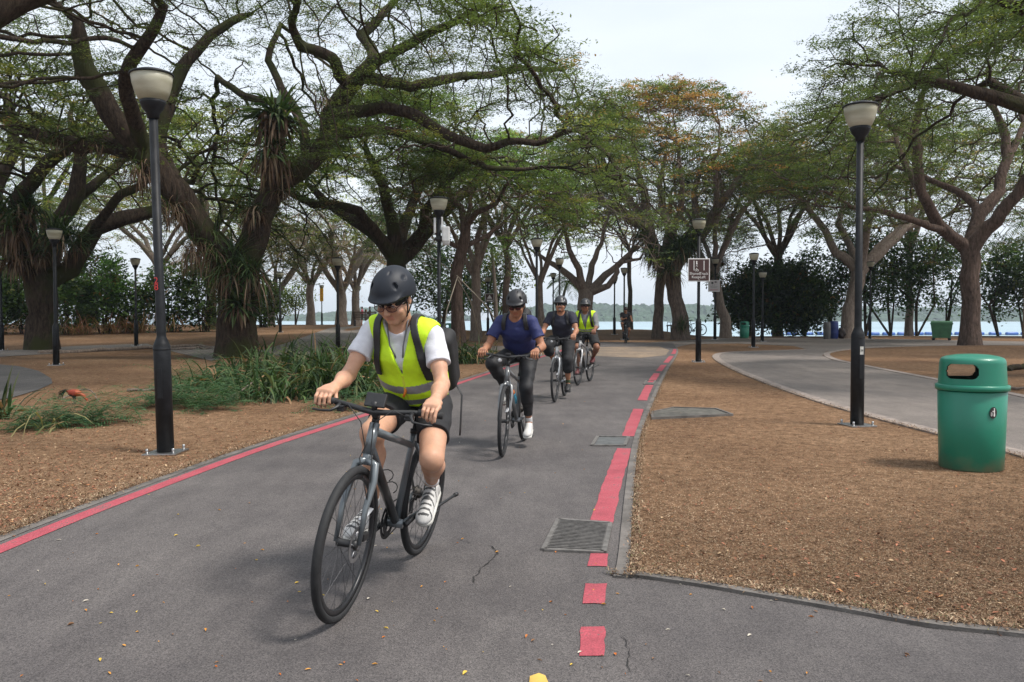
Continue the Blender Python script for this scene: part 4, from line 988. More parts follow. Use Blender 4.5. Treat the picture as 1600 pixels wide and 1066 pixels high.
# ---- T1 : the big fern-clad tree left of centre
Yt = 26.0; b1 = at(370, 555, Yt); b1.z = float(hgt(b1.x, Yt))
tree('rain_tree', 'huge spreading rain tree with a fern-covered fork behind the tall left lamp', b1,
     [[(372, 555, 0, .58), (372, 490, 0, .58), (374, 430, 0, .66)],
      [(360, 430, 0, .44), (325, 375, -.5, .43), (275, 300, -1.2, .40), (225, 235, -1.6, .36), (175, 180, -2, .31), (135, 110, -2.4, .28), (120, 30, -2.6, .2)],
      [(225, 235, -1.6, .3), (150, 222, -.5, .27), (80, 215, .6, .23), (20, 190, 1.5, .17), (-50, 170, 2.5, .12)],
      [(275, 300, -1.2, .3), (248, 240, .5, .27), (262, 170, 1.2, .24), (285, 110, 1.5, .2), (330, 55, 2, .16), (392, 20, 2.5, .11)],
      [(225, 235, -1.6, .24), (200, 150, -3.2, .2), (215, 80, -4.2, .17), (255, 10, -5, .12)],
      [(392, 420, 0, .44), (408, 340, .3, .40), (430, 285, .5, .36), (480, 255, .8, .33), (512, 215, 1, .31), (515, 180, 1.0, .29), (545, 135, .6, .28), (580, 100, .2, .22)],
      [(580, 100, .2, .2), (640, 70, -.8, .15), (700, 40, -1.5, .11), (760, 5, -2, .08)],
      [(560, 120, .4, .2), (640, 135, 1.2, .17), (720, 120, 2, .14), (800, 108, 2.6, .11), (880, 110, 3.2, .08)],
      [(525, 180, .9, .22), (600, 168, -.5, .19), (680, 200, -1.2, .16), (760, 232, -2, .13), (840, 222, -2.6, .09), (900, 205, -3, .06)],
      [(512, 200, 1, .2), (590, 200, 2.2, .16), (670, 225, 3.2, .13), (760, 262, 4, .1), (850, 262, 4.8, .06)],
      [(545, 135, .6, .2), (520, 90, -1.6, .17), (470, 75, -2.8, .14), (455, 30, -4, .1), (470, -20, -5, .08)],
      [(580, 100, .2, .2), (565, 55, 1.5, .17), (610, 10, 2.5, .12), (640, -40, 3, .09)],
      [(480, 255, .8, .18), (445, 150, 2.4, .15), (420, 95, 3.2, .12), (440, 40, 4, .09)],
      [(430, 190, 2, .16), (380, 150, 3, .13), (340, 120, 4, .1)]],
     [(-8.0, 25.0, 12.8, 6.6, 13.2, 1.7, 3600, 2.2, .05), (-1.5, 26, 5.2, 6.5, 10.8, 1.4, 700, 1.7, .0)],
     dict(K=26, size=.115, sh=.26, sv=.07, w=[5, 5, 2, .4, .1], hue=.6, aspect=.34, fill=.16), B_dark, 21, Y=Yt, D=.40, kill=.55, tip=.014, leafr=.034, flare=1.25,
     ferns=[(432, 185, -.6, .5, 170, 1.5, .17, .62), (425, 240, -.5, .45, 130, 1.7, .12, .2), (400, 330, -.5, .4, 90, 1.1, .07, .2), (330, 390, -.6, .5, 150, 1.5, .06, .45), (360, 420, -.6, .5, 170, 1.7, .07, .62), (392, 430, -.6, .35, 120, 1.6, .07, .6), (375, 480, -.7, .35, 90, 1.1, .16, .8),
            (270, 330, -1.5, .45, 120, 1.2, .05, .15), (220, 270, -1.8, .45, 110, 1.1, .05, .15), (160, 225, -1.0, .5, 100, .9, .05, .3), (90, 215, .2, .5, 90, .8, .05, .35), (300, 385, -1.2, .35, 90, 1.4, .05, .1), (440, 300, .2, .3, 60, .9, .05, .15), (505, 150, .6, .3, 50, .8, .05, .4)])

# ---- T0 : near tree left of the frame, its limbs enter at the top-left corner
b0 = Vector((-10.1, 9.0, float(hgt(-10.1, 9.0))))
tree('rain_tree', 'near rain tree whose thick lichen-spotted limb crosses the top left corner', b0,
     [[(0, 0, 0, .6), (0, .3, 1.6, .55), (.2, .8, 2.6, .52)], [(.2, .8, 2.6, .4), (1.6, 2.1, 4.35, .30), (3.1, 3.3, 6.3, .25), (4.5, 4.2, 7.7, .17), (5.6, 4.8, 8.5, .1)],
      [(.2, .8, 2.6, .3), (-.2, 2.6, 4.4, .2), (-.6, 5.0, 6.4, .15), (-.2, 7.4, 7.8, .1)], [(.2, .8, 2.6, .3), (-2, 0, 5, .24), (-4, -1, 7, .15)]],
     [(-6.5, 13.5, 6.5, 7.4, 9.0, 1.0, 600, 2.0, .1)], dict(K=26, size=.07, sh=.2, sv=.05, w=[5, 4, 2, .3, 0], hue=.9), B_dark, 5, D=.4, kill=.6, tip=.010, leafr=.03, iters=60)

# ---- T2 : far-left tree with hanging ferns
Yt = 31.5; b2_ = at(66, 549, Yt); b2_.z = float(hgt(b2_.x, Yt))
tree('rain_tree', 'thick-trunked rain tree hung with ferns at the far left', b2_,
     [[(70, 549, 0, .52), (70, 490, 0, .50), (64, 440, 0, .58)],
      [(70, 440, 0, .42), (110, 420, .4, .36), (150, 355, .8, .33), (195, 340, 1.2, .29), (240, 330, 2.0, .24), (275, 300, 2.8, .18)],
      [(60, 440, 0, .4), (40, 360, -.5, .36), (30, 310, -1, .3), (60, 270, -1.4, .26), (105, 235, -2, .2)],
      [(62, 440, 0, .4), (85, 350, .6, .34), (120, 300, .8, .3), (125, 240, 1, .24), (110, 180, 1.5, .18)],
      [(55, 440, 0, .36), (10, 390, 0, .32), (-10, 310, .3, .27), (20, 240, .5, .22), (10, 150, 1, .16)],
      [(130, 385, .6, .2), (190, 300, -.6, .16), (230, 280, -1.5, .13), (300, 285, -2.5, .1)],
      [(110, 310, .8, .22), (160, 280, 2, .18), (210, 230, 3, .14), (250, 200, 4, .1)]],
     [(-19.5, 32, 12.5, 6.2, 11.2, 1.6, 1800, 2.2, .1)], dict(K=20, size=.16, sh=.3, sv=.08, w=[4, 5, 3, 1, .2], hue=.3), B_dark, 31, Y=Yt, D=.5, kill=.7, tip=.016, leafr=.04, flare=1.25,
     ferns=[(20, 360, -1.2, .6, 170, 1.7, .12, .35), (45, 330, -1.2, .5, 120, 1.3, .12, .6), (92, 370, -.8, .5, 170, 1.5, .09, .75), (120, 380, -.4, .5, 110, 1.4, .06, .8), (28, 405, -1.0, .4, 100, 1.3, .1, .1), (66, 400, -.9, .3, 60, .8, .08, .2), (5, 330, -1, .5, 100, 1.2, .1, .6)])

# ---- T3 : tree behind the first cyclist
Yt = 37; b3 = at(622, 530, Yt); b3.z = float(hgt(b3.x, Yt))
tree('rain_tree', 'bright green rain tree whose trunk stands behind the first cyclist helmet', b3,
     [[(622, 530, 0, .46), (620, 470, 0, .43), (620, 405, 0, .48)],
      [(615, 400, 0, .4), (590, 370, .3, .3), (555, 345, 1, .24), (510, 318, 1.5, .2), (480, 285, 2, .15)], [(622, 400, 0, .36), (612, 345, -.4, .28), (600, 290, -1, .22), (575, 240, -1.5, .16)],
      [(630, 400, 0, .4), (660, 370, .2, .34), (690, 335, .4, .28), (725, 300, .8, .22), (760, 270, 1.2, .16)], [(615, 400, 0, .3), (560, 330, -1.5, .22), (490, 320, -2, .17), (450, 300, -2.5, .12)],
      [(625, 400, 0, .3), (640, 330, 2, .24), (670, 270, 3, .18), (690, 230, 4, .13)], [(640, 385, 0, .28), (665, 330, -1.8, .2), (700, 280, -2.6, .15), (740, 250, -3.4, .1)]],
     [(-4.6, 37, 8.0, 6.6, 11.6, 1.8, 1500, 2.0, .08)], dict(K=22, size=.17, sh=.32, sv=.09, w=[2, 4, 5, 1.5, .2], hue=.5, cols=[(.034, .06, .02), (.055, .092, .026), (.085, .135, .034), (.14, .165, .04), (.15, .10, .035)]), B_dark, 41, Y=Yt, D=.5, kill=.7, tip=.016, leafr=.04)

# ---- T4 : slim red tree with stay ropes
Yt = 33; b4 = at(716, 522, Yt); b4.z = float(hgt(b4.x, Yt))
tree('rain_tree', 'slim red-barked tree wrapped with stay ropes between the first two cyclists', b4,
     [[(716, 522, 0, .26), (714, 460, 0, .22), (713, 430, 0, .25), (722, 390, 0, .22), (727, 355, 0, .2)],
      [(727, 355, 0, .16), (720, 325, .4, .13), (700, 300, .8, .1), (690, 270, 1.2, .08)], [(727, 355, 0, .15), (745, 332, -.4, .12), (775, 318, -.8, .09), (790, 290, -1, .07)],
      [(722, 390, 0, .12), (690, 372, -.4, .09), (670, 340, -.8, .07)], [(722, 385, 0, .12), (760, 370, .6, .09), (790, 345, 1.2, .07)], [(727, 355, 0, .12), (735, 310, .8, .09), (750, 270, 1.5, .07)]],
     [(-1.5, 33, 4.4, 6.2, 9.2, 1.4, 550, 2.0, .1)], dict(K=20, size=.14, sh=.28, sv=.08, w=[2, 4, 4, 2, .5]), B_red, 44, Y=Yt, D=.42, kill=.6, tip=.014, leafr=.035)
M_rope = mat('pale_rope', (.36, .31, .24), .8, 0, .2, 20)
c0 = at(715, 432, Yt - .3)
def rope(label, ends):
    m = MB(); m.tube([Vector(e) for e in ends], .022, 5); tag(m.build('stay_rope', M_rope), label, 'rope', 'stay ropes of the slim red tree')
rope('pale stay rope from the slim red tree down right behind the blue rider', [c0, at(760, 478, Yt - 1.0), G(800, 540)])
rope('pale stay rope running from the slim red tree down to the left', [c0, at(698, 485, Yt - 1.2), G(690, 545)])
rope('pale stay rope slanting from the slim red tree up to the left', [c0, at(690, 412, Yt + 1), at(664, 394, Yt + 2.5)])
rope('greenish lower stay rope of the slim red tree, steeper than the pale one', [c0 + Vector((0, .1, -.1)), at(735, 470, Yt - .8), G(752, 535)])

def atree(label, px, py, Y, r_px, h_fork, Rm, ztop, zedge, seed, bark=B_pale, n=700, leaf=None, nl=5, lean=(0, 0), th=1.5, D=.55, tip=.018, ferns=(), offs=(0, 0), group='rain trees of the park', name='rain_tree', gap=.1, wob=.25):
    b = at(px, py, Y); b.z = float(hgt(b.x, Y)); r = np.random.default_rng(seed); rt = .62 * r_px / FPX * Y
    lf = dict(K=18, size=.19, sh=.36, sv=.1, w=[3, 4, 3, 1.2, .4])
    if leaf is not None: lf.update(leaf)
    if leaf == 0 or lf.get('K') == 0: lf = None
    return tree(name, label, b, auto_limbs(r, h_fork, Rm, ztop, rt, nl, lean), [(b.x + offs[0], b.y + offs[1], Rm, zedge, ztop, th, n, 2.0, gap)], lf, bark, seed, D=D, kill=D * 1.35, tip=tip, leafr=tip * 2.6, ferns=ferns, group=group, wob=wob)

atree('pale tree with fluted trunk just right of the slim roped tree', 744, 515, 42, 13, 3.2, 6.0, 9.5, 6.5, 51, B_pale, 420, dict(w=[3, 4, 2, 1, .2]))
atree('bare-limbed tree standing left of the rider in the dark tee shirt', 846, 520, 43, 9, 3.0, 6.5, 9.0, 5.8, 52, B_pale, 480, dict(K=5, frac=.5, m=1, fill=.25, w=[1, 2, 2, 2, 1]), lean=(-.1, 0))
# ---- T7 bare umbrella tree
Yt = 45; b7 = at(917, 519, Yt); b7.z = float(hgt(b7.x, Yt))
tree('rain_tree', 'nearly leafless umbrella tree with pinkish limbs behind the rider in the yellow vest', b7,
     [[(917, 519, 0, .42), (915, 480, 0, .4), (916, 460, 0, .42)], [(912, 460, 0, .3), (890, 432, .4, .2), (868, 415, .8, .15), (845, 400, 1.2, .1)], [(914, 460, 0, .26), (905, 420, -.4, .18), (890, 390, -.8, .14), (880, 350, -1, .09)],
      [(920, 458, 0, .28), (945, 430, .4, .2), (975, 405, .8, .16), (995, 385, 1, .1)], [(920, 460, 0, .24), (950, 445, -.8, .17), (966, 425, -1, .13), (964, 412, -1.2, .1), (1000, 405, -1.6, .07)],
      [(917, 458, 0, .24), (925, 415, 1, .17), (940, 380, 1.5, .12), (945, 350, 2, .08)]],
     [(4.3, 45, 5.6, 6.4, 9.6, 1.6, 650, 2.0, .1)], dict(K=4, frac=.35, m=1, fill=.2, size=.16, sh=.3, sv=.1, w=[1, 2, 2, 2, 2]), B_pale, 71, Y=Yt, D=.45, kill=.65, tip=.016, leafr=.04)
# ---- T8 twin trunk with ferns
Yt = 44; b8 = at(1062, 524, Yt); b8.z = float(hgt(b8.x, Yt))
tree('rain_tree', 'umbrella tree with a stout fern-draped fork beside the Shared Track sign', b8,
     [[(1062, 524, 0, .42), (1058, 480, 0, .38), (1052, 440, 0, .42), (1050, 420, 0, .5)],
      [(1045, 420, 0, .42), (1020, 385, -.3, .36), (1010, 352, -.6, .32), (985, 345, -1, .26), (960, 320, -1.4, .2), (925, 308, -2, .14), (888, 316, -2.6, .09)],
      [(1012, 360, -.5, .26), (1000, 330, .6, .22), (975, 310, 1.2, .17), (950, 275, 1.8, .13), (935, 230, 2.5, .1)],
      [(1015, 370, -.4, .3), (1008, 320, 0, .24), (1000, 280, .3, .18), (990, 240, .6, .13), (985, 200, 1, .1)],
      [(1050, 415, 0, .34), (1050, 370, .8, .26), (1035, 330, 1.4, .2), (1030, 290, 2, .15), (1040, 240, 2.5, .1)],
      [(1055, 415, 0, .42), (1080, 385, -.3, .34), (1105, 355, -.6, .28), (1125, 320, -1, .22), (1150, 285, -1.6, .16), (1175, 255, -2.4, .1)],
      [(1058, 400, .2, .28), (1090, 350, 1.2, .2), (1085, 300, 1.8, .15), (1100, 250, 2.4, .1)], [(1105, 355, -.6, .2), (1120, 300, -2, .15), (1115, 250, -3, .1)], [(1052, 405, -.4, .24), (1060, 340, -1.8, .18), (1065, 290, -2.8, .13), (1060, 240, -3.5, .09)]],
     [(8.2, 43.5, 6.9, 9.0, 13.8, 1.9, 1200, 2.1, .05)], dict(K=24, size=.19, sh=.34, sv=.11, w=[3, 4, 3, 1.2, 1], hue=-.1, cols=[(.035, .055, .02), (.06, .085, .026), (.09, .115, .034), (.14, .12, .04), (.21, .11, .05)], w2=[1, 1, 1.5, 2, 3]), B_mid, 81, Y=Yt, D=.46, kill=.62, tip=.016, leafr=.042,
     ferns=[(1060, 395, -.9, .5, 260, 1.9, .09, .8), (1075, 390, -.9, .5, 200, 1.8, .08, .85), (1020, 400, -.7, .5, 170, 1.4, .09, .6), (1045, 425, -.7, .4, 160, 1.5, .08, .4), (1005, 370, -.8, .35, 90, 1.1, .08, .6), (1090, 365, -1, .35, 90, 1.3, .07, .8), (1066, 510, -.8, .35, 70, .8, .06, .9)])
Yt = 45.2; b8b = at(1028, 519, Yt); b8b.z = float(hgt(b8b.x, Yt))
tree('rain_tree', 'slender straight trunk just left of the stout fern-draped tree', b8b, [[(1028, 519, 0, .27), (1030, 470, 0, .25), (1034, 435, 0, .26), (1036, 400, 0, .28)], [(1034, 405, 0, .2), (1012, 365, .8, .16), (990, 320, 1.6, .12), (965, 280, 2.4, .08)], [(1036, 400, 0, .2), (1045, 350, 1, .15), (1048, 300, 1.8, .1)]],
     [(6.4, 47.5, 4.6, 9.6, 12.8, 1.5, 420, 2.0, .05)], dict(K=20, size=.19, sh=.34, sv=.1), B_mid, 82, Y=Yt, D=.46, kill=.62, tip=.016, leafr=.042, ferns=[(1032, 415, -.4, .4, 110, 1.3, .08, .6)])
atree('leaning tree with yellowish ferns at its fork, left of the small green bin', 1134, 519, 47, 13, 3.6, 6.5, 11, 7.2, 91, B_pale, 700, dict(w=[2, 3, 3, 2, 1]), lean=(-.7, 0), ferns=[(-.6, 0, 3.5, .4, 130, 1.1, .07, .6), (-.2, -.2, 4.3, .3, 80, .9, .06, .6)], offs=(1.5, 0))
Yt = 47; b10 = at(1325, 528, Yt); b10.z = float(hgt(b10.x, Yt))
tree('rain_tree', 'pale-barked tree with wide forked limbs behind the near right lamp', b10,
     [[(1325, 528, 0, .42), (1332, 470, 0, .4), (1342, 425, 0, .42)], [(1335, 425, 0, .3), (1305, 395, .3, .24), (1290, 360, .6, .2), (1262, 325, 1, .15), (1245, 290, 1.4, .1)],
      [(1342, 422, 0, .3), (1350, 385, -.5, .25), (1360, 340, -1, .2), (1345, 300, -1.4, .15), (1350, 250, -2, .1)], [(1345, 425, 0, .32), (1385, 385, 0, .26), (1415, 355, .4, .2), (1460, 345, .8, .14)],
      [(1352, 415, 0, .28), (1400, 365, 1.2, .2), (1440, 320, 2, .15), (1470, 280, 3, .1)], [(1342, 420, 0, .24), (1310, 350, 2, .18), (1320, 300, 3, .13)]],
     [(20.0, 46, 8.5, 7.5, 13.5, 2, 1300, 2.0, .1)], dict(K=18, size=.19, sh=.36, sv=.11, w=[3, 4, 3, 1.5, .6], hue=.3), B_pale, 101, Y=Yt, D=.5, kill=.7, tip=.017, leafr=.042)
# ---- T11 right tree
Yt = 34.5; b11 = at(1517, 541, Yt); b11.z = float(hgt(b11.x, Yt))
tree('rain_tree', 'brown forked rain tree rising behind the big green bin, roots spread on a mound', b11,
     [[(1517, 541, 0, .36), (1517, 470, 0, .35), (1517, 410, 0, .37), (1513, 390, 0, .42)],
      [(1505, 388, 0, .30), (1465, 350, -.3, .23), (1440, 300, -.6, .20), (1432, 250, -.8, .2), (1428, 200, -1, .16), (1440, 150, -1.3, .12)],
      [(1520, 388, 0, .32), (1530, 335, .3, .26), (1562, 300, .6, .23), (1575, 250, .9, .2), (1568, 200, 1.2, .16), (1545, 160, 1.6, .12)],
      [(1525, 385, 0, .32), (1555, 345, -.5, .27), (1590, 305, -1, .23), (1615, 260, -1.5, .18), (1625, 200, -2, .13)],
      [(1532, 335, .3, .18), (1500, 300, 1, .15), (1450, 280, 1.6, .12), (1400, 262, 2.4, .09)], [(1480, 365, -.2, .16), (1430, 345, -1.4, .13), (1380, 330, -2.4, .11), (1330, 325, -3.2, .08)],
      [(1575, 250, .9, .16), (1600, 190, 2, .12), (1590, 130, 3, .1)], [(1440, 300, -.6, .16), (1410, 250, 1, .12), (1395, 200, 2, .09)], [(1430, 215, -1, .14), (1380, 190, -2, .1), (1330, 180, -3, .07)]],
     [(19.0, 33.5, 9.5, 8.0, 13.4, 2.0, 2300, 2.2, .05)], dict(K=24, size=.14, sh=.3, sv=.09, w=[4, 5, 3, .8, .3], hue=.35), B_red, 111, Y=Yt, D=.44, kill=.6, tip=.014, leafr=.036, flare=1.45)
# ---- T12 near canopy entering at the top right
b12 = Vector((14.5, 17.5, float(hgt(14.5, 17.5))))
tree('rain_tree', 'near rain tree outside the right edge whose dark canopy fills the top right corner', b12,
     [[(0, 0, 0, .5), (-.2, 0, 2.4, .45), (-.4, 0, 3.6, .42)], [(-.4, 0, 3.6, .3), (-1.6, .2, 4.9, .22), (-2.8, .2, 5.7, .17), (-4.6, .2, 6.15, .13), (-6.0, .3, 6.6, .08)], [(-.4, 0, 3.6, .3), (-1.4, -.6, 5.5, .22), (-3.0, -1.0, 6.8, .16), (-5.0, -1.2, 7.6, .1)],
      [(-.4, 0, 3.6, .3), (1, 1, 6, .2)], [(-.4, 0, 3.6, .25), (-1.2, 1.6, 5.6, .2), (-3, 2.4, 7.0, .13)]],
     [(12.2, 17.5, 5.9, 6.3, 9.2, 1.7, 1500, 2.4, -.05)], dict(K=30, size=.085, sh=.2, sv=.06, w=[6, 4, 1.5, .2, 0], hue=.95), B_dark, 121, D=.36, kill=.5, tip=.010, leafr=.028, iters=80)
# ---- background trees
atree('pale twin-limbed broad tree far left of the first cyclist helmet', 533, 509, 66, 13, 2.6, 8.5, 10.5, 6.5, 131, B_pale, 800, dict(w=[2, 3, 3, 2, 1], K=12), nl=8, tip=.022, D=.6)
atree('second pale trunk close to the right of the broad far tree', 556, 509, 68, 10, 2.8, 7.0, 10.2, 6.8, 132, B_pale, 550, dict(w=[2, 3, 3, 2, 1], K=12), nl=7, tip=.022, D=.6)
atree('far tree with sparse pinkish canopy near the yellow banner', 486, 509, 72, 10, 3.4, 9.0, 9.0, 6.0, 133, B_pale, 700, dict(K=8, frac=.8, fill=.4, cols=[(.24, .15, .11), (.30, .20, .15), (.10, .13, .04), (.2, .12, .08), (.15, .16, .05)], w=[3, 3, 1, 2, 1]), nl=6, tip=.022, D=.6)
atree('sparse pinkish far tree behind the fern-covered fork', 424, 512, 68, 8, 2.4, 9.0, 9.4, 5.6, 134, B_pale, 700, dict(K=7, frac=.7, fill=.4, cols=[(.24, .15, .11), (.30, .20, .15), (.10, .13, .04), (.2, .12, .08), (.15, .16, .05)], w=[3, 3, 1, 2, 1]), nl=6, tip=.022, D=.6, lean=(.5, 0))
YG = [(.05, .085, .025), (.10, .14, .035), (.17, .20, .05), (.22, .21, .06), (.2, .14, .06)]
atree('yellow-green far rain tree beyond the left hedge', 250, 522, 62, 11, 4.5, 12.0, 10.8, 8.4, 141, B_pale, 900, dict(K=16, cols=YG, w=[2, 3, 4, 2, .5], size=.24), nl=7, tip=.022, D=.7)
atree('tall far rain tree behind the thick left trunk', 60, 522, 58, 12, 5.5, 12.0, 15.5, 11, 142, B_dark, 900, dict(K=16, size=.24, w=[3, 4, 3, 2, .5]), nl=7, tip=.022, D=.7)
atree('far rain tree with a green umbrella canopy above the second cyclist', 790, 516, 56, 9, 5.5, 9.5, 14.0, 9.0, 143, B_red, 1000, dict(K=20, cols=[(.03, .065, .016), (.05, .10, .022), (.08, .14, .03), (.12, .16, .035), (.15, .10, .035)], size=.24, w=[2, 4, 4, 1.5, .5]), nl=7, tip=.022, D=.65)
atree('far rain tree whose canopy spreads over the left half behind the big fork', 330, 520, 50, 12, 5.0, 11.0, 14.0, 9.0, 144, B_dark, 1000, dict(K=18, size=.22, cols=YG, w=[4, 4, 3, 1, .3]), nl=7, tip=.02, D=.6)
atree('far rain tree with orange-tinged canopy right of the twin trunks', 1215, 519, 54, 11, 5.0, 8.5, 12.8, 9.0, 145, B_red, 1000, dict(K=18, size=.22, hue=.0, w=[3, 4, 3, 2, 1], w2=[1, 2, 2, 2, 3]), nl=7, tip=.02, D=.6)
atree('far rain tree behind the right-hand bin container', 1420, 522, 55, 9, 5.5, 8.0, 14.5, 10.0, 146, B_pale, 800, dict(K=18, size=.24, cols=YG, w=[3, 4, 3, 1, .3]), nl=6, tip=.02, D=.6)
atree('small green umbrella canopy seen low between the centre trees', 985, 514, 60, 6, 5.5, 8.5, 9.9, 8.2, 147, B_thin, 600, dict(K=16, size=.24, cols=YG, w=[3, 5, 4, 1, .3]), nl=6, tip=.02, D=.6)

# ---- leafy shore trees on the right (sea almond / mangrove screen)
DG = [(.022, .048, .018), (.035, .070, .024), (.055, .095, .03), (.10, .12, .035), (.14, .08, .03)]
MG = [(.035, .07, .026), (.055, .10, .034), (.085, .135, .045), (.13, .15, .05), (.17, .11, .045)]
def shore_tree(px, Y, hz, R, seed, label, n=260, lift=1.6, K=15, size=.24, stems=3, cols=DG, w=(5, 4, 2, .6, .3), name='shore_tree', group='leafy shore trees', cat='tree', frac=1.0, fill=.3):
    r = np.random.default_rng(seed); b = at(px, 520, Y); b.z = float(hgt(b.x, Y)); limbs = [[(0, 0, 0, .09), (r.normal(0, .25), 0, hz * .3, .08), (r.normal(0, .4), r.normal(0, .3), hz * .5, .06)]]
    for k in range(stems - 1): limbs.append([(0, 0, .1, .07), (r.normal(0, .6), r.normal(0, .3), hz * .3, .06), (r.normal(0, 1.2), r.normal(0, .6), hz * .55, .045)])
    # attractors: irregular ellipsoid
    m = n * 4; q = r.normal(0, 1, (m, 3)); q /= np.linalg.norm(q, axis=1)[:, None]; q *= (r.random(m) ** .45)[:, None]; A = q * [R, R * .8, (hz - lift) / 2] + [0, 0, (hz + lift) / 2]
    A = A[snoise(A, .9, seed) > -.12][:n] + np.array(b)
    P = [np.array(b) - [0, 0, .1]]; par = [-1]; rad = [.1]
    for k, lim in enumerate(limbs):
        cur = 0; prev = P[0]
        for x, y, z, rr in lim[1:]:
            qn = np.array(b) + [x, y, z]; P.append(qn); par.append(cur); rad.append(rr); cur = len(P) - 1
    PA, par, rad = colonize(P, par, rad, A, .45, .6, 40, r, .3); root = thing(name, label, cat, b, 0, group)
    mm, Rr, ch = skin(PA, par, rad, .014, 2.3, np.array(b)); mm.build('trunk', B_thin, root)
    t = np.array([i for i in range(len(PA)) if Rr[i] < .035 and rad[i] == 0]); C = np.concatenate([PA[t], A[r.random(len(A)) < fill]]) - np.array(b)
    V, F, cc = leaf_cloud(C, K, .30, .24, size, .55, cols, w, r, .6, clump=.7); link('crown', np_mesh('crown', V, F, False, cc), root, [M_leaf]); return root
DG2_ = [(.028, .054, .021), (.042, .075, .028), (.066, .105, .035), (.11, .13, .04), (.15, .09, .035)]
k = 0
for px, Y, hz, R, n, lift, lab in (
    (1172, 51, 4.6, 2.1, 620, .2, 'dark dense shore shrub behind the small green bin'), (1215, 52, 5.2, 2.4, 760, .1, 'dark rounded shore shrub left of centre in the leafy screen'), (1258, 51.5, 5.0, 2.2, 660, .2, 'dark shore shrub just left of the grey and blue barrels'),
    (1298, 53, 7.4, 2.3, 330, 1.8, 'tall leafy shore tree above the blue barrel'), (1352, 52, 7.0, 2.3, 330, 1.7, 'tall leafy shore tree right of the near right lamp'), (1392, 53, 7.4, 2.3, 330, 1.7, 'leafy shore tree above the slanting stems'),
    (1432, 52, 6.6, 2.2, 300, 1.6, 'leafy shore tree left of the green waste container'), (1478, 53.5, 7.2, 2.2, 280, 1.9, 'leafy shore tree above the green waste container'), (1560, 51, 6.4, 2.4, 330, 1.2, 'leafy shore tree right of the big forked trunk'),
    (1600, 50, 7.0, 2.3, 330, 1.4, 'leafy shore tree at the right edge'), (1650, 48, 8.0, 2.6, 300, 1.0, 'leafy shore tree beyond the right edge of the lawn')):
    k += 1; shore_tree(px, Y, hz, R, 300 + k, lab, n=int(n * 1.8), lift=lift * .75, fill=.5 if px < 1280 else .14, cols=DG2_ if px < 1280 else MG)
# green trees in the centre-left background
shore_tree(690, 52, 5.5, 2.4, 330, 'leafy tree right behind the first cyclist backpack', n=330, lift=.8)
shore_tree(775, 60, 6.5, 2.8, 331, 'leafy tree behind the small warning sign', n=330, lift=.8, cols=YG, w=(4, 4, 2, 1, .3))
shore_tree(722, 62, 6.8, 2.8, 334, 'loose leafy tree behind the roped tree', n=300, lift=1.0)
shore_tree(462, 78, 4.6, 1.9, 332, 'small leafy tree left of the yellow banner, by the sea', n=160, lift=.9, cols=YG, w=(3, 4, 2, 1, .3), stems=2)
shore_tree(436, 80, 3.9, 1.6, 333, 'small leafy bush-like tree right of the fern-covered trunk', n=140, lift=.5, cols=YG, w=(3, 4, 2, 1, .3), stems=2)
# ---- left hedge shrubs
def shrub(px, Y, wpx, hpx, seed, label, cols=DG, w=(5, 4, 2, .5, .3), K=9, size=.26, n=260, bot=.0, dead=0.0, name='shrub'):
    r = np.random.default_rng(seed); b = at(px, 520, Y); b.z = float(hgt(b.x, Y)); Wd = wpx / FPX * Y / 2; H = hpx / FPX * Y
    q = r.normal(0, 1, (n * 3, 3)); q /= np.linalg.norm(q, axis=1)[:, None]; q *= (.55 + .45 * r.random(n * 3))[:, None]; C = q * [Wd, Wd * .7, H / 2] + [0, 0, H / 2]
    C = C[(snoise(C, 1.1, seed) > -.25) & (C[:, 2] > bot)][:n]; root = thing(name, label, 'shrub', b, 0, 'shrubs of the left hedge')
    V, F, cc = leaf_cloud(C, K, .25, .22, size, .5, cols, w, r, .6); link('foliage', np_mesh('foliage', V, F, False, cc), root, [M_leaf])
    m = MB()
    for k in range(12):
        a = r.random() * 6.28; q = r.uniform(.1, .9) * Wd; m.tube([(q * .3 * math.cos(a), q * .3 * math.sin(a), -.05), (q * .6 * math.cos(a), q * .5 * math.sin(a), H * .4), (q * math.cos(a), q * .6 * math.sin(a), H * .8)], [.035, .025, .01], 4)
    m.build('stems', B_thin, root)
    if dead:
        nn = int(dead); a = r.random(nn) * 2 * PI; D_ = np.stack([np.cos(a) * .5, np.sin(a) * .5 - .3, np.ones(nn)], -1); O = np.stack([r.uniform(-Wd, Wd, nn), r.uniform(-Wd * .9, -Wd * .3, nn), np.zeros(nn)], -1)
        cb = np.array([(.30, .14, .08), (.36, .24, .13), (.2, .09, .05), (.10, .12, .04)])[r.choice(4, nn)]; V, F, cc = straps(O, D_, r.uniform(.5, 1.7, nn), np.full(nn, .035), r.uniform(.3, 2.5, nn), cb, r); link('dead_stalks', np_mesh('dead_stalks', V, F, False, cc), root, [M_blade])
DG2 = [(.04, .075, .024), (.065, .115, .034), (.09, .14, .045), (.14, .15, .05), (.18, .11, .05)]
BG = [(.05, .11, .03), (.09, .17, .04), (.13, .23, .06), (.05, .09, .03), (.16, .10, .04)]
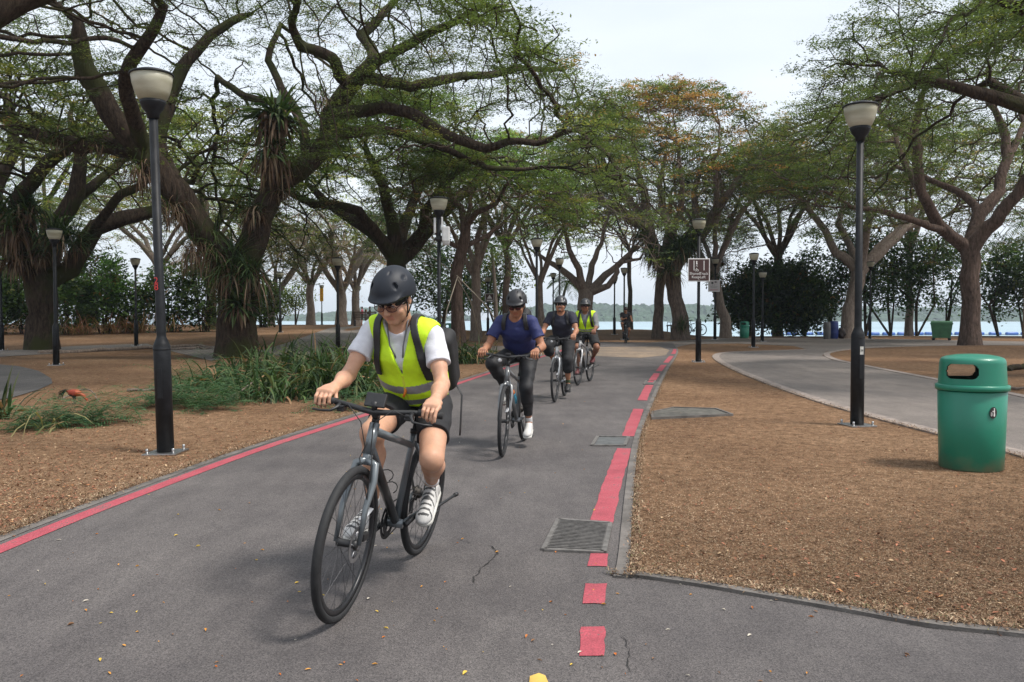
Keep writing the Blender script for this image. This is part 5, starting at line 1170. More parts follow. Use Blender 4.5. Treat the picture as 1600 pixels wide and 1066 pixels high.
for i, (px, Y, wp, hp, lab, cols, dead) in enumerate((
    (-20, 44, 110, 120, 'dark shrub at the left edge of the hedge', DG2, 40), (40, 45, 90, 110, 'dark shrub just behind the thick left trunk', DG2, 40), (112, 44, 90, 95, 'grassy dark shrub right of the thick left trunk', DG2, 160),
    (163, 45, 80, 122, 'bright green shrub, the lightest of the left hedge', BG, 120), (205, 46, 60, 80, 'shrub with reddish dry stalks behind the lamp', DG2, 220), (262, 47, 100, 105, 'dark leafy shrub right of the tall near lamp pole', DG2, 40),
    (318, 47, 90, 118, 'dark shrub left of the fern-covered trunk', DG2, 20), (410, 55, 62, 74, 'low rounded dark shrub right of the fern-covered trunk', DG2, 0), (150, 53, 110, 130, 'back-row shrub behind the bright green one', DG2, 0), (60, 54, 150, 150, 'large dark back-row shrub at the left', DG2, 0), (-60, 50, 150, 160, 'large dark shrub cut by the left edge', DG2, 0), (380, 60, 90, 80, 'pale green far shrub behind the fern-covered trunk', YG, 0))):
    shrub(px, Y, wp, hp, 400 + i, lab, cols, n=int(110 + wp * hp / 45), dead=dead)

# ---- palms
def palm(px, py, Y, H, seed, label, lean=0.0, L=2.6):
    r = np.random.default_rng(seed); b = at(px, py, Y); b.z = float(hgt(b.x, Y)); root = thing('palm_tree', label, 'palm', b); m = MB()
    P = [(lean * (t ** 2), 0, H * t) for t in np.linspace(0, 1, 12)]; m.tube(P, [.16 - .07 * t for t in np.linspace(0, 1, 12)], 9); m.build('trunk', B_pale, root)
    parts = []; top = np.array(P[-1])
    for k in range(17):
        a = 2 * PI * k / 17 + r.normal(0, .15); e = r.uniform(-.2, 1.1); d = np.array([math.cos(a) * math.cos(e), math.sin(a) * math.cos(e), math.sin(e)]); p = top.copy(); O = []; Dd = []; Ln = []
        for j in range(22):
            p = p + d * L / 22; d = d + np.array([0, 0, -.085]); d /= np.linalg.norm(d); s = np.cross(d, [0, 0, 1]); s /= np.linalg.norm(s) + 1e-6
            for sg in (-1, 1): O.append(p.copy()); Dd.append(s * sg + d * .6 + [0, 0, -.15]); Ln.append(.62 * math.sin(PI * (.15 + .8 * j / 22)) + .08)
        n = len(O); c = np.array([(.05, .09, .02), (.10, .15, .03), (.2, .17, .05)])[r.choice(3, n, p=[.5, .4, .1])]; parts.append(straps(np.array(O), np.array(Dd), np.array(Ln), np.full(n, .05), np.full(n, 1.0), c, r, segs=3))
    V, F, cc = join(parts); link('fronds', np_mesh('fronds', V, F, False, cc), root, [M_blade])
palm(775, 518, 54, 5.4, 1, 'coconut palm with drooping fronds behind the rider in blue', -.3)
palm(874, 516, 62, 3.4, 2, 'low palm leaning behind the dark tee shirt rider', .6, 1.8)
palm(1602, 525, 46, 6.6, 3, 'coconut palm at the right edge above the shore trees', .2)

# ---- low plants on the left verge
def plant(px, py, label, n, L, W, droop, seed, cols, name='grass_clump', spread=.3, el=(.3, 1.4), group='plants of the left verge', dead=.1):
    r = np.random.default_rng(seed); c = G(px, py); root = thing(name, label, 'plant', c, 0, group); a = r.random(n) * 2 * PI; e = r.uniform(el[0], el[1], n)
    D_ = np.stack([np.cos(a) * np.cos(e), np.sin(a) * np.cos(e), np.sin(e)], -1); O = np.stack([r.normal(0, spread, n), r.normal(0, spread * .6, n), np.zeros(n) + .0], -1)
    kk = r.random(n) < dead; cc = np.array(cols)[r.choice(len(cols), n)] * (1 + r.normal(0, .2, (n, 1))); cc[kk] = [.28, .17, .09]
    V, F, C = straps(O, D_, L * r.uniform(.45, 1.1, n), W * r.uniform(.6, 1.2, n), r.uniform(droop * .5, droop * 1.4, n), np.clip(cc, .01, .8), r)
    link('blades', np_mesh('blades', V, F, True, C), root, [M_blade]); return root
LG = [(.028, .062, .018), (.045, .085, .026), (.068, .105, .036), (.022, .045, .016), (.10, .115, .05)]
i = 0
for px, py, n, L, lab in ((560, 610, 190, 1.0, 'tall arching grass clump just left of the first cyclist arm'), (520, 618, 200, 1.05, 'dense arching grass clump left of the one by the cyclist'), (478, 612, 190, 1.0, 'arching grass clump in the middle of the verge planting'), (440, 606, 180, .95, 'arching grass clump in front of the fern-covered trunk base'),
                       (545, 585, 150, 1.0, 'grass clump at the back of the verge planting near the cyclist'), (500, 584, 150, 1.0, 'grass clump at the back of the verge planting, centre'), (455, 582, 150, .95, 'grass clump at the back left of the verge planting'), (412, 600, 140, .8, 'shorter grass clump at the foot of the fern-covered trunk'), (392, 588, 120, .8, 'small spiky clump touching the fern-covered trunk'), (378, 612, 130, .7, 'grass clump at the left end of the planting, nearest the tall lamp'), (350, 606, 100, .6, 'short grass clump among the ferns right of the tall lamp'), (420, 625, 110, .7, 'front grass clump with brown dead blades'),
                       (716, 568, 130, .8, 'grass clump between the first cyclist and the rider in blue'), (736, 560, 120, .75, 'low grass clump just left of the rider in blue')):
    i += 1; plant(px, py, lab, int(n * 1.9), L * 1.2, .040, 3.3, 500 + i, LG, dead=.08, spread=.36, el=(.6, 1.5))
def fern_plant(px, py, label, nf, L, seed, cols=None, spread=.25):
    """feathery fronds lying low over the litter"""
    r = np.random.default_rng(seed); c = G(px, py); root = thing('fern_plant', label, 'plant', c, 0, 'plants of the left verge'); cols = np.array(cols or [(.03, .08, .032), (.05, .11, .045), (.08, .14, .06)]); parts = []
    for k in range(nf):
        a = r.random() * 6.28; e = r.uniform(.4, 1.35); d = np.array([math.cos(a) * math.cos(e), math.sin(a) * math.cos(e), math.sin(e)]); p = np.array([r.normal(0, spread), r.normal(0, spread * .6), .02]); O = []; Dd = []; Ln = []; l = L * r.uniform(.6, 1.2); ns = 16
        for j in range(ns):
            p = p + d * l / ns; d = d + np.array([0, 0, -.11]); d /= np.linalg.norm(d); s = np.cross(d, [0, 0, 1]); s /= np.linalg.norm(s) + 1e-6
            p[2] = max(p[2], .015)
            for sg in (-1, 1): O.append(p.copy()); Dd.append(s * sg + d * .5); Ln.append(l * .30 * (1 - j / ns) + .015)
        n = len(O); parts.append(straps(np.array(O), np.array(Dd), np.array(Ln), np.full(n, .014), np.full(n, .7), cols[r.choice(3, n)], r, segs=2))
    V, F, cc = join(parts); link('fronds', np_mesh('fronds', V, F, False, cc), root, [M_blade]); return root
i = 0
for px, py, nf, L, lab in ((262, 636, 22, .55, 'feathery fern just right of the tall near lamp'), (292, 628, 24, .6, 'feathery fern between the lamp and the grass clumps'), (330, 640, 20, .55, 'feathery fern in front of the grass clumps'), (310, 606, 18, .6, 'feathery fern at the back near the fern-covered trunk'), (355, 632, 14, .5, 'low fern beside the dead branch'), (350, 600, 16, .6, 'fern clump left of the trunk foot'), (540, 640, 14, .4, 'small dark fern under the right hand of the first cyclist'), (586, 622, 10, .4, 'small fern beside the first cyclist elbow'),
                       (90, 662, 16, .5, 'low fern patch left of the lamp, nearest the rooster'), (125, 664, 16, .5, 'low fern patch in the middle of the left litter'), (172, 660, 16, .5, 'low fern patch closest to the lamp on its left'), (60, 668, 12, .45, 'low fern at the far left of the litter'), (14, 672, 12, .5, 'low fern at the left edge of the picture')):
    i += 1; fern_plant(px, py, lab, int(nf * 1.7), L * (1.55 if px > 200 else 1.15), 600 + i)
plant(72, 672, 'arching leafless-looking spray of long thin blades left of the low ferns', 16, 1.0, .022, 3.0, 650, [(.12, .13, .05), (.2, .18, .08)], spread=.12, el=(.5, 1.2))
plant(6, 655, 'spiky broad-leaved plant cut by the left edge', 22, .75, .06, 1.4, 651, LG, name='spiky_plant', spread=.06, el=(.7, 1.45), dead=.3)
# fallen branches and surface roots
def branch(pts, r0, label, seed, m=B_pale, name='fallen_branch'):
    r = np.random.default_rng(seed); q = [G(x, y) + Vector((0, 0, z)) for x, y, z in pts]; q = smooth_line(q, 2); mb = MB(); q = [p + Vector(r.normal(0, r0 * .35, 3)) for p in q]
    mb.tube(q, [r0 * (1 - .6 * k / len(q)) for k in range(len(q))], 7); tag(mb.build(name, m), label, 'branch', 'fallen branches and roots')
branch([(60, 553, .02), (130, 551, .05), (200, 547, .05), (250, 545, .08), (310, 541, .04), (345, 545, .02)], .09, 'long pale surface root running across the soil from the thick left trunk', 1, name='surface_root')
branch([(230, 545, .03), (280, 548, .06), (330, 546, .05)], .07, 'short pale root piece beside the long one', 2, name='surface_root')
branch([(98, 628, .05), (125, 622, .16), (145, 622, .12), (155, 630, .02)], .016, 'thin bent pale stick lying over the rooster', 3)
branch([(350, 632, .04), (390, 622, .22), (415, 606, .30)], .02, 'dead pale stick rising from the verge plants', 4)
branch([(200, 612, .02), (260, 610, .03), (300, 613, .02)], .03, 'thin pale root in the brown soil behind the lamp', 5, name='surface_root')
branch([(620, 660, .0), (640, 655, .04), (655, 650, .03)], .012, 'thin twig on the verge beside the first cyclist', 6)
branch([(1575, 580, .02), (1590, 577, .10), (1620, 576, .08), (1660, 580, .02)], .09, 'dark fallen log at the right edge behind the big bin', 7, B_dark)
branch([(1575, 608, .02), (1600, 612, .05), (1650, 610, .02)], .03, 'thin fallen branch below the dark log', 8)
# ================================================================== PEOPLE: signed-distance bodies meshed with surface nets
class Field:
    def __init__(s, lo, hi, h):
        s.lo = np.array(lo, float); s.h = h; s.n = (np.ceil((np.array(hi) - s.lo) / h).astype(int) + 2)
        s.f = np.full(tuple(s.n), .12, np.float32)
    def _win(s, lo, hi, pad):
        a = np.maximum(0, np.floor((np.array(lo) - pad - s.lo) / s.h).astype(int)); b = np.minimum(s.n, np.ceil((np.array(hi) + pad - s.lo) / s.h).astype(int) + 1)
        if (b <= a).any(): return None
        g = np.meshgrid(*[s.lo[i] + s.h * np.arange(a[i], b[i]) for i in range(3)], indexing='ij')
        return tuple(slice(a[i], b[i]) for i in range(3)), g
    def put(s, dfun, lo, hi, k=.02, mode='add'):
        w = s._win(lo, hi, .03 + k)
        if w is None: return
        sl, (X, Y, Z) = w; d = dfun(X, Y, Z); f = s.f[sl]
        if mode == 'add':
            if k > 0: q = np.maximum(k - np.abs(f - d), 0) / k; s.f[sl] = np.minimum(f, d) - q * q * k * .25
            else: s.f[sl] = np.minimum(f, d)
        else:
            nd = -d
            if k > 0: q = np.maximum(k - np.abs(f - nd), 0) / k; s.f[sl] = np.maximum(f, nd) + q * q * k * .25
            else: s.f[sl] = np.maximum(f, nd)
    def grid(s):
        return np.meshgrid(*[s.lo[i] + s.h * np.arange(s.n[i]) for i in range(3)], indexing='ij')
    # --- primitives
    def cone(s, a, b, ra, rb, k=.02, mode='add', cut=False, sy=1.0, ax=None):
        """round cone; cut=True -> flat end at b; sy stretches across direction ax"""
        a = np.array(a, float); b = np.array(b, float); R = max(ra, rb) * max(1, sy); e = b - a; L2 = float(e @ e) + 1e-12
        axv = np.array(ax, float) if ax is not None else np.array([0, 1.0, 0])
        def d(X, Y, Z):
            px, py, pz = X - a[0], Y - a[1], Z - a[2]; t = np.clip((px * e[0] + py * e[1] + pz * e[2]) / L2, 0, 1)
            qx, qy, qz = px - t * e[0], py - t * e[1], pz - t * e[2]
            if sy != 1.0:
                c = qx * axv[0] + qy * axv[1] + qz * axv[2]; m = c * (1 / sy - 1); qx = qx + m * axv[0]; qy = qy + m * axv[1]; qz = qz + m * axv[2]
            dd = np.sqrt(qx * qx + qy * qy + qz * qz) - (ra + (rb - ra) * t)
            if cut: dd = np.maximum(dd, ((X - b[0]) * e[0] + (Y - b[1]) * e[1] + (Z - b[2]) * e[2]) / math.sqrt(L2))
            return dd.astype(np.float32)
        s.put(d, np.minimum(a, b) - R, np.maximum(a, b) + R, k, mode)
    def ell(s, c, r, M=None, k=.02, mode='add', box=0):
        c = np.array(c, float); r = np.array(r, float); M = np.eye(3) if M is None else np.array(M, float)   # columns = axes
        R = float(np.linalg.norm(r)) if box else float(r.max())
        def d(X, Y, Z):
            p = np.stack([X - c[0], Y - c[1], Z - c[2]], -1) @ M
            if box:
                q = np.abs(p) - (r - box); return (np.linalg.norm(np.maximum(q, 0), axis=-1) + np.minimum(q.max(-1), 0) - box).astype(np.float32)
            k0 = np.linalg.norm(p / r, axis=-1); k1 = np.linalg.norm(p / (r * r), axis=-1) + 1e-9; return (k0 * (k0 - 1) / k1).astype(np.float32)
        s.put(d, c - R, c + R, k, mode)
    def keep(s, fun, k=.006):
        """intersect with fun(X,Y,Z) < 0"""
        X, Y, Z = s.grid(); d = fun(X, Y, Z).astype(np.float32); q = np.maximum(k - np.abs(s.f - d), 0) / k; s.f = np.maximum(s.f, d) + q * q * k * .25
    def wrinkle(s, amp, freq, seed, n=7):
        r = np.random.default_rng(seed); X, Y, Z = s.grid(); o = np.zeros_like(s.f)
        for i in range(n):
            v = r.normal(0, 1, 3); v /= np.linalg.norm(v); v *= freq * r.uniform(.5, 1.6); o += np.abs(np.sin((X * v[0] + Y * v[1] + Z * v[2]) / 2 + r.uniform(0, 6) + 1.3 * np.sin((Z * v[0] - X * v[2]) * .4))) - .5
        s.f += (amp * o / math.sqrt(n)).astype(np.float32)
    def mesh(s, name, mats, parent, midfun=None):
        f = s.f; h = s.h; neg = f < 0
        c = [neg[i:f.shape[0] - 1 + i, j:f.shape[1] - 1 + j, k:f.shape[2] - 1 + k] for i in (0, 1) for j in (0, 1) for k in (0, 1)]
        al = np.logical_and.reduce(c); an = np.logical_or.reduce(c); act = an & ~al; I = np.argwhere(act)
        if len(I) == 0: print('EMPTY FIELD', name); return None
        corn = np.array([(i, j, k) for i in (0, 1) for j in (0, 1) for k in (0, 1)]); vals = np.stack([f[I[:, 0] + a, I[:, 1] + b, I[:, 2] + d] for a, b, d in corn], 1)
        acc = np.zeros((len(I), 3)); cnt = np.zeros(len(I))
        for a in range(8):
            for b in range(a + 1, 8):
                if np.abs(corn[a] - corn[b]).sum() != 1: continue
                va, vb = vals[:, a], vals[:, b]; m = (va < 0) != (vb < 0); t = np.where(m, va / np.where(m, va - vb, 1), 0)
                acc += np.where(m[:, None], corn[a] + (corn[b] - corn[a]) * t[:, None], 0); cnt += m
        V = s.lo + h * (I + acc / cnt[:, None]); idx = np.full(act.shape, -1, np.int64); idx[tuple(I.T)] = np.arange(len(I)); F = []
        for ax in range(3):
            a1, a2 = [(1, 2), (2, 0), (0, 1)][ax]; n = f.shape
            sl0 = [slice(1, n[i] - 1) for i in range(3)]; sl1 = list(sl0); sl0[ax] = slice(0, n[ax] - 1); sl1[ax] = slice(1, n[ax])
            A = neg[tuple(sl0)]; B = neg[tuple(sl1)]; E = np.argwhere(A != B)
            if len(E) == 0: continue
            off = np.ones(3, int); off[ax] = 0; E = E + off; inside = neg[tuple(E.T)]
            def cell(d1, d2): q = E.copy(); q[:, a1] -= d1; q[:, a2] -= d2; return idx[tuple(q.T)]
            Q = np.stack([cell(1, 1), cell(0, 1), cell(0, 0), cell(1, 0)], 1); Q[~inside] = Q[~inside][:, ::-1]; F.append(Q[(Q >= 0).all(1)])
        F = np.concatenate(F); mi = midfun(V[F].mean(1)) if midfun else None
        o = link(name, np_mesh(name, V, F, True, None, mi), parent, mats); return o

def cloth(name, col, rough=.85, var=.12): return mat(name, col, rough, 0, var, 14, .0012, 260)
def skin_mat(name, col):
    m = mat(name, col, .5, 0, .10, 18, .0006, 180, spec=.35); b = m.node_tree.nodes['Principled BSDF']
    try: b.inputs['Subsurface Weight'].default_value = .12; b.inputs['Subsurface Radius'].default_value = (.02, .008, .004)
    except Exception: pass
    return m
M_rubber = mat('tyre_rubber', (.014, .014, .015), .75, 0, .3, 30, .0006, 200); M_rim = mat('black_rim', (.02, .02, .022), .35, .3, .2, 20)
M_spoke = mat('spoke_steel', (.10, .10, .105), .4, .8, .2, 30); M_alloy = mat('alloy', (.38, .38, .39), .35, .9, .15, 30); M_chainm = mat('dark_chain', (.05, .045, .04), .5, .7, .3, 60)
M_refl = mat('white_reflector', (.55, .56, .58), .3, 0, .1, 30); M_lens = mat('lamp_lens', (.6, .6, .6), .2, 0, .1, 30)
WR = .345
def ik(a, b, l1, l2, pole):
    a = Vector(a); b = Vector(b); d = b - a; L = min(d.length, (l1 + l2) * .999); u = d.normalized(); x = (l1 * l1 - l2 * l2 + L * L) / (2 * L); hh = math.sqrt(max(0, l1 * l1 - x * x))
    p = Vector(pole); p = (p - u * p.dot(u)).normalized(); return a + u * x + p * hh

def bicycle(label, loc, rz, fcol, fcol2, seed, crank=0.0, steer=0.0, bar_h=.95, saddle_h=.90, bottle=None, phone=False, light=False, wb=1.06, flat=True, kick=True, group='bicycles on the path', fork_col=None):
    """local axes: x forward, y to the rider's left, z up; origin under the rear axle"""
    t = thing('bicycle', label, 'bicycle', loc, rz, group)
    MF = mat('frame_paint_%s' % fcol[0], fcol[1], .32, .25, .08, 20, coat=.5); MF2 = mat('frame_paint_%s' % fcol2[0], fcol2[1], .35, .1, .1, 20, coat=.4); MK = fork_col or MF
    BBx, BBz = .44, .285; ra = Vector((0, 0, WR)); fa = Vector((wb, 0, WR)); bb = Vector((BBx, 0, BBz))
    ht0 = Vector((wb - .155, 0, .735)); ht1 = Vector((wb - .20, 0, .86)); st = Vector((BBx - .145, 0, .70)); sd_ = Vector((BBx - .145 - (saddle_h - .7) * .30, 0, saddle_h))
    # frame
    m = MB(); m.tube([bb, st, st + (sd_ - st).normalized() * .05], [.018, .0165, .0165], 12)
    m.tube([st + Vector((.005, 0, -.03)), ht1 + Vector((.003, 0, -.035))], [.0175, .021], 12)
    for s in (-1, 1):
        m.tube([bb + Vector((-.02, s * .035, 0)), Vector((.2, s * .05, .30)), ra + Vector((.01, s * .062, 0))], [.013, .012, .009], 8)
        m.tube([st + Vector((0, s * .014, -.01)), Vector((.15, s * .05, .52)), ra + Vector((0, s * .062, .01))], [.010, .009, .008], 8)
    m.tube([ht0 - (ht1 - ht0) * .1, ht1], [.026, .024], 14); m.lathe([(.024, -.04), (.024, .04)], 16, bb, axis='y'); m.build('frame', MF, t)
    m = MB(); m.tube([bb + Vector((.005, 0, .01)), ht0 + Vector((-.005, 0, .02))], [.022, .026], 14); m.build('down_tube', MF2, t)
    # front assembly (steered)
    def rot(p):
        p = Vector(p); ax = (ht1 - ht0).normalized(); return Matrix.Rotation(steer, 3, ax) @ (p - ht0) + ht0
    m = MB(); crown = ht0 + Vector((.015, 0, -.05))
    for s in (-1, 1): m.tube([rot(crown + Vector((0, s * .0, .012))), rot(crown + Vector((.004, s * .045, -.005))), rot(crown + Vector((.03, s * .055, -.08))), rot(fa + Vector((-.04, s * .055, .16))), rot(fa + Vector((0, s * .055, 0)))], [.02, .02, .0175, .0145, .010], 10)
    m.tube([rot(crown + Vector((0, 0, -.012))), rot(ht0)], .024, 12); m.build('fork', MK, t)
    def wheel(name, c, fr):
        hub = MB()
        Rm = Matrix.Identity(3)
        def W(p): q = Vector(c) + Vector(p); return rot(q) if fr else q
        def ringprof(prof, n=56):
            mb = MB(); vs = []; k = len(prof)
            for r_, y in prof:
                for j in range(n): a = 2 * PI * j / n; vs.append(W((r_ * math.cos(a), y, r_ * math.sin(a))))
            mb.add(vs, [(i * n + j, ((i + 1) % k) * n + j, ((i + 1) % k) * n + (j + 1) % n, i * n + (j + 1) % n) for i in range(k) for j in range(n)]); return mb
        tm = ringprof([(WR, 0), (WR - .004, .011), (WR - .014, .018), (WR - .026, .0175), (WR - .034, .012), (WR - .034, -.012), (WR - .026, -.0175), (WR - .014, -.018), (WR - .004, -.011)]); ty = tm.build('tyre', M_rubber, None)
        w = bpy.data.objects.new(name, None); COL.objects.link(w); w.parent = t; ty.parent = w
        ringprof([(WR - .032, .011), (WR - .058, .009), (WR - .062, 0), (WR - .058, -.009), (WR - .032, -.011)]).build('rim', M_rim, w)
        m = MB(); m.v = []; hb = MB(); hb.tube([W((0, -.05, 0)), W((0, -.045, 0)), W((0, -.03, 0)), W((0, .03, 0)), W((0, .045, 0)), W((0, .05, 0))], [.012, .022, .018, .018, .024, .012], 12); hb.build('hub', M_dark, w)
        sp = MB(); r0 = random.Random(seed)
        for j in range(28):
            a = 2 * PI * j / 28; s = 1 if j % 2 else -1; tw = .55 * (1 if (j // 2) % 2 else -1)
            sp.tube([W((.022 * math.cos(a + tw), s * .036, .022 * math.sin(a + tw))), W(((WR - .058) * math.cos(a), s * .003, (WR - .058) * math.sin(a)))], .0013, 3, caps=False)
        sp.build('spokes', M_spoke, w)
        dr = MB(); n = 32; vs = [W((q * math.cos(2 * PI * j / n), .042, q * math.sin(2 * PI * j / n))) for q in (.080, .060) for j in range(n)]; dr.add(vs, [(j, (j + 1) % n, n + (j + 1) % n, n + j) for j in range(n)], 0, False)
        vs = [W((q * math.cos(2 * PI * j / n), .0405, q * math.sin(2 * PI * j / n))) for q in (.080, .060) for j in range(n)]; dr.add(vs, [(j, n + j, n + (j + 1) % n, (j + 1) % n) for j in range(n)], 0, False)
        for j in range(5): a = 2 * PI * j / 5; dr.tube([W((.02 * math.cos(a), .041, .02 * math.sin(a))), W((.062 * math.cos(a + .3), .041, .062 * math.sin(a + .3)))], .003, 4)
        dr.build('brake_disc', M_alloy, w)
        rf = MB(); a = 2.6; rf.tube([W(((WR - .20) * math.cos(a), .008, (WR - .20) * math.sin(a))), W(((WR - .08) * math.cos(a + .15), .008, (WR - .08) * math.sin(a + .15)))], .016, 6, flat=.3); rf.build('reflector', M_refl, w)
        cal = MB(); cal.box(W((-.075, .05, .02)), (.06, .022, .035), bev=.005); cal.build('brake_caliper', M_dark, t)
    wheel('front_wheel', fa, True); wheel('rear_wheel', ra, False)
    # cockpit
    bc = Vector((wb - .215, 0, bar_h)); stem_top = Vector((wb - .215 - .035, 0, bar_h + .0))
    m = MB(); m.tube([rot(ht1), rot(ht1 + (ht1 - ht0).normalized() * max(.03, (bar_h - .9) + .03))], .018, 12); m.tube([rot(ht1 + (ht1 - ht0).normalized() * max(.02, (bar_h - .9) + .01)), rot(bc + Vector((.045, 0, 0)))], .017, 10); m.build('stem', M_dark, t)
    bc = bc + Vector((.045, 0, 0)); B = lambda x, y, z: rot(bc + Vector((x, y, z)))
    m = MB(); m.tube([B(-.045, -.31, .02), B(-.03, -.18, .02), B(-.005, -.06, .005), B(0, 0, 0), B(-.005, .06, .005), B(-.03, .18, .02), B(-.045, .31, .02)], [.011, .011, .014, .0155, .014, .011, .011], 10); m.build('handlebar', M_dark, t)
    for s in (-1, 1):
        m = MB(); m.tube([B(-.046, s * .315, .02), B(-.036, s * .20, .02)], .0165, 12); m.build('grip', M_rubber, t)
        m = MB(); m.tube([B(-.03, s * .175, .015), B(.005, s * .18, .0), B(.035, s * .20, -.015), B(.032, s * .25, -.02), B(.022, s * .29, -.02)], [.012, .010, .006, .005, .006], 6); m.box(B(-.02, s * .165, -.005), (.045, .035, .03), bev=.006); m.build('brake_lever', M_dark, t)
        m = MB(); m.tube([B(.0, s * .165, -.005), B(.05, s * .11, .03), B(.075, s * .03, -.04), B(.03, s * .015, -.16), rot(ht0 + Vector((.03, s * .03, -.03))), rot(fa + Vector((-.03, .06, .2)))], .0025, 5); m.build('cable', M_dark, t)
    if phone:
        m = MB(); Rr = Matrix.Rotation(math.radians(62), 3, 'Y'); m.box(B(-.01, 0, .055), (.068, .10, .016), Rr, bev=.005); m.tube([B(0, 0, .01), B(0, 0, .05)], .014, 8); m.build('phone_mount', M_dark, t)
    else:
        m = MB(); m.box(B(-.01, 0, .03), (.05, .05, .02), bev=.004); m.build('display', M_dark, t)
    if light:
        m = MB(); m.lathe([(.0001, -.03), (.02, -.025), (.024, .02), (.0001, .024)], 14, B(.035, light * .07, -.03), axis='x'); m.build('headlight', M_dark, t)
        m = MB(); m.lathe([(.0205, .022), (.019, .028), (.0001, .031)], 14, B(.035, light * .07, -.03), axis='x'); m.build('headlight_lens', M_lens, t)
    # saddle
    m = MB(); n = 14; prof = [(-.13, .072, .0), (-.11, .078, .008), (-.05, .06, .004), (0, .035, 0), (.06, .022, 0), (.12, .018, -.004), (.135, .010, -.012)]
    vs = []
    for x, wd, dz in prof:
        for j in range(n): a = 2 * PI * j / n; vs.append(sd_ + Vector((x + .01, wd * math.cos(a), dz + .024 * math.sin(a) * (1 if math.sin(a) > 0 else .9))))
    k = len(prof); m.add(vs, [(i * n + j, i * n + (j + 1) % n, (i + 1) * n + (j + 1) % n, (i + 1) * n + j) for i in range(k - 1) for j in range(n)] + [tuple(range(n))[::-1], tuple((k - 1) * n + j for j in range(n))]); m.build('saddle', M_dark, t)
    m = MB(); m.tube([st, sd_ - Vector((0, 0, .02))], .0135, 10); m.lathe([(.021, -.012), (.021, .012)], 12, st + Vector((-.012, 0, .045))); m.build('seat_post', M_dark, t)
    # drivetrain
    m = MB(); n = 40; 
    for r0_, r1_, y in ((.092, .070, -.048), (.075, .05, -.040)):
        vs = [bb + Vector((q * math.cos(2 * PI * j / n), y + e, q * math.sin(2 * PI * j / n))) for e in (0, .003) for q in (r0_ * (1 if True else 1), r1_) for j in range(n)]
        m.add(vs, [(j, n + j, n + (j + 1) % n, (j + 1) % n) for j in range(n)] + [(2 * n + j, 2 * n + (j + 1) % n, 3 * n + (j + 1) % n, 3 * n + j) for j in range(n)] + [(j, (j + 1) % n, 2 * n + (j + 1) % n, 2 * n + j) for j in range(n)], 0, False)
    for j in range(5): a = 2 * PI * j / 5; m.tube([bb + Vector((0, -.045, 0)), bb + Vector((.075 * math.cos(a), -.045, .075 * math.sin(a)))], .007, 5)
    m.build('chainring', M_dark, t)
    cr = .172; ped = {}
    for s, a in ((-1, crank), (1, crank + PI)):
        d = Vector((math.cos(a), 0, math.sin(a))); e = bb + d * cr + Vector((0, s * .075, 0)); ped[s] = bb + d * cr + Vector((0, s * .125, 0))
        m = MB(); m.tube([bb + Vector((0, s * .055, 0)), bb + d * .09 + Vector((0, s * .066, 0)), e], [.015, .012, .011], 8); m.build('crank_arm', M_dark, t)
        m = MB(); m.box(ped[s], (.085, .085, .018), bev=.004); m.tube([e, ped[s]], .008, 6); m.build('pedal', M_dark, t)
    m = MB(); m.lathe([(.02, -.05), (.045, -.047), (.045, -.042), (.03, -.035), (.03, -.02)], 20, ra, axis='y'); m.build('cassette', M_chainm, t)
    m = MB(); P = [bb + Vector((0, -.045, .09)), ra + Vector((0, -.045, .04))]; m.tube(P, .004, 4); der = ra + Vector((.03, -.055, -.10)); m.tube([bb + Vector((0, -.045, -.09)), der, der + Vector((-.02, 0, .06)), ra + Vector((-.03, -.045, -.02))], .004, 4); m.build('chain', M_chainm, t)
    m = MB(); m.box(der + Vector((0, -.004, .03)), (.025, .02, .09), bev=.004); m.build('derailleur', M_dark, t)
    if kick:
        m = MB(); q = Vector((.16, .075, .29)); m.tube([q, q + Vector((-.10, .04, .02)), q + Vector((-.29, .075, .045))], [.010, .008, .008], 8); m.tube([q + Vector((-.28, .073, .044)), q + Vector((-.31, .078, .046))], .012, 8); m.build('kickstand', M_dark, t)
    dt = (ht0 - bb); pm = bb + dt * .42 + Vector((-.035, 0, .05))
    m = MB(); u = dt.normalized(); 
    for q in (-.04, .07):
        cc = pm + u * q; m.tube([cc + Vector((.036 * math.cos(a) * u.z * -1 if False else -.036 * math.cos(a) * u.z, .038 * math.sin(a), .036 * math.cos(a) * u.x)) for a in np.linspace(-2.4, 2.4, 9)], .003, 5)
    m.tube([pm + u * -.06 + Vector((.03, 0, -.028)), pm + u * .10 + Vector((.03, 0, -.028))], .004, 5); m.build('bottle_cage', M_dark, t)
    if bottle:
        m = MB(); m.tube([pm + u * -.06, pm + u * .07, pm + u * .085], [.034, .034, .03], 14); m.build('bottle', bottle[0], t); m = MB(); m.tube([pm + u * .085, pm + u * .115, pm + u * .125], [.031, .027, .012], 14); m.build('bottle_cap', bottle[1], t)
    return t, dict(bar=bc, rot=rot, ped=ped, saddle=sd_, bb=bb)

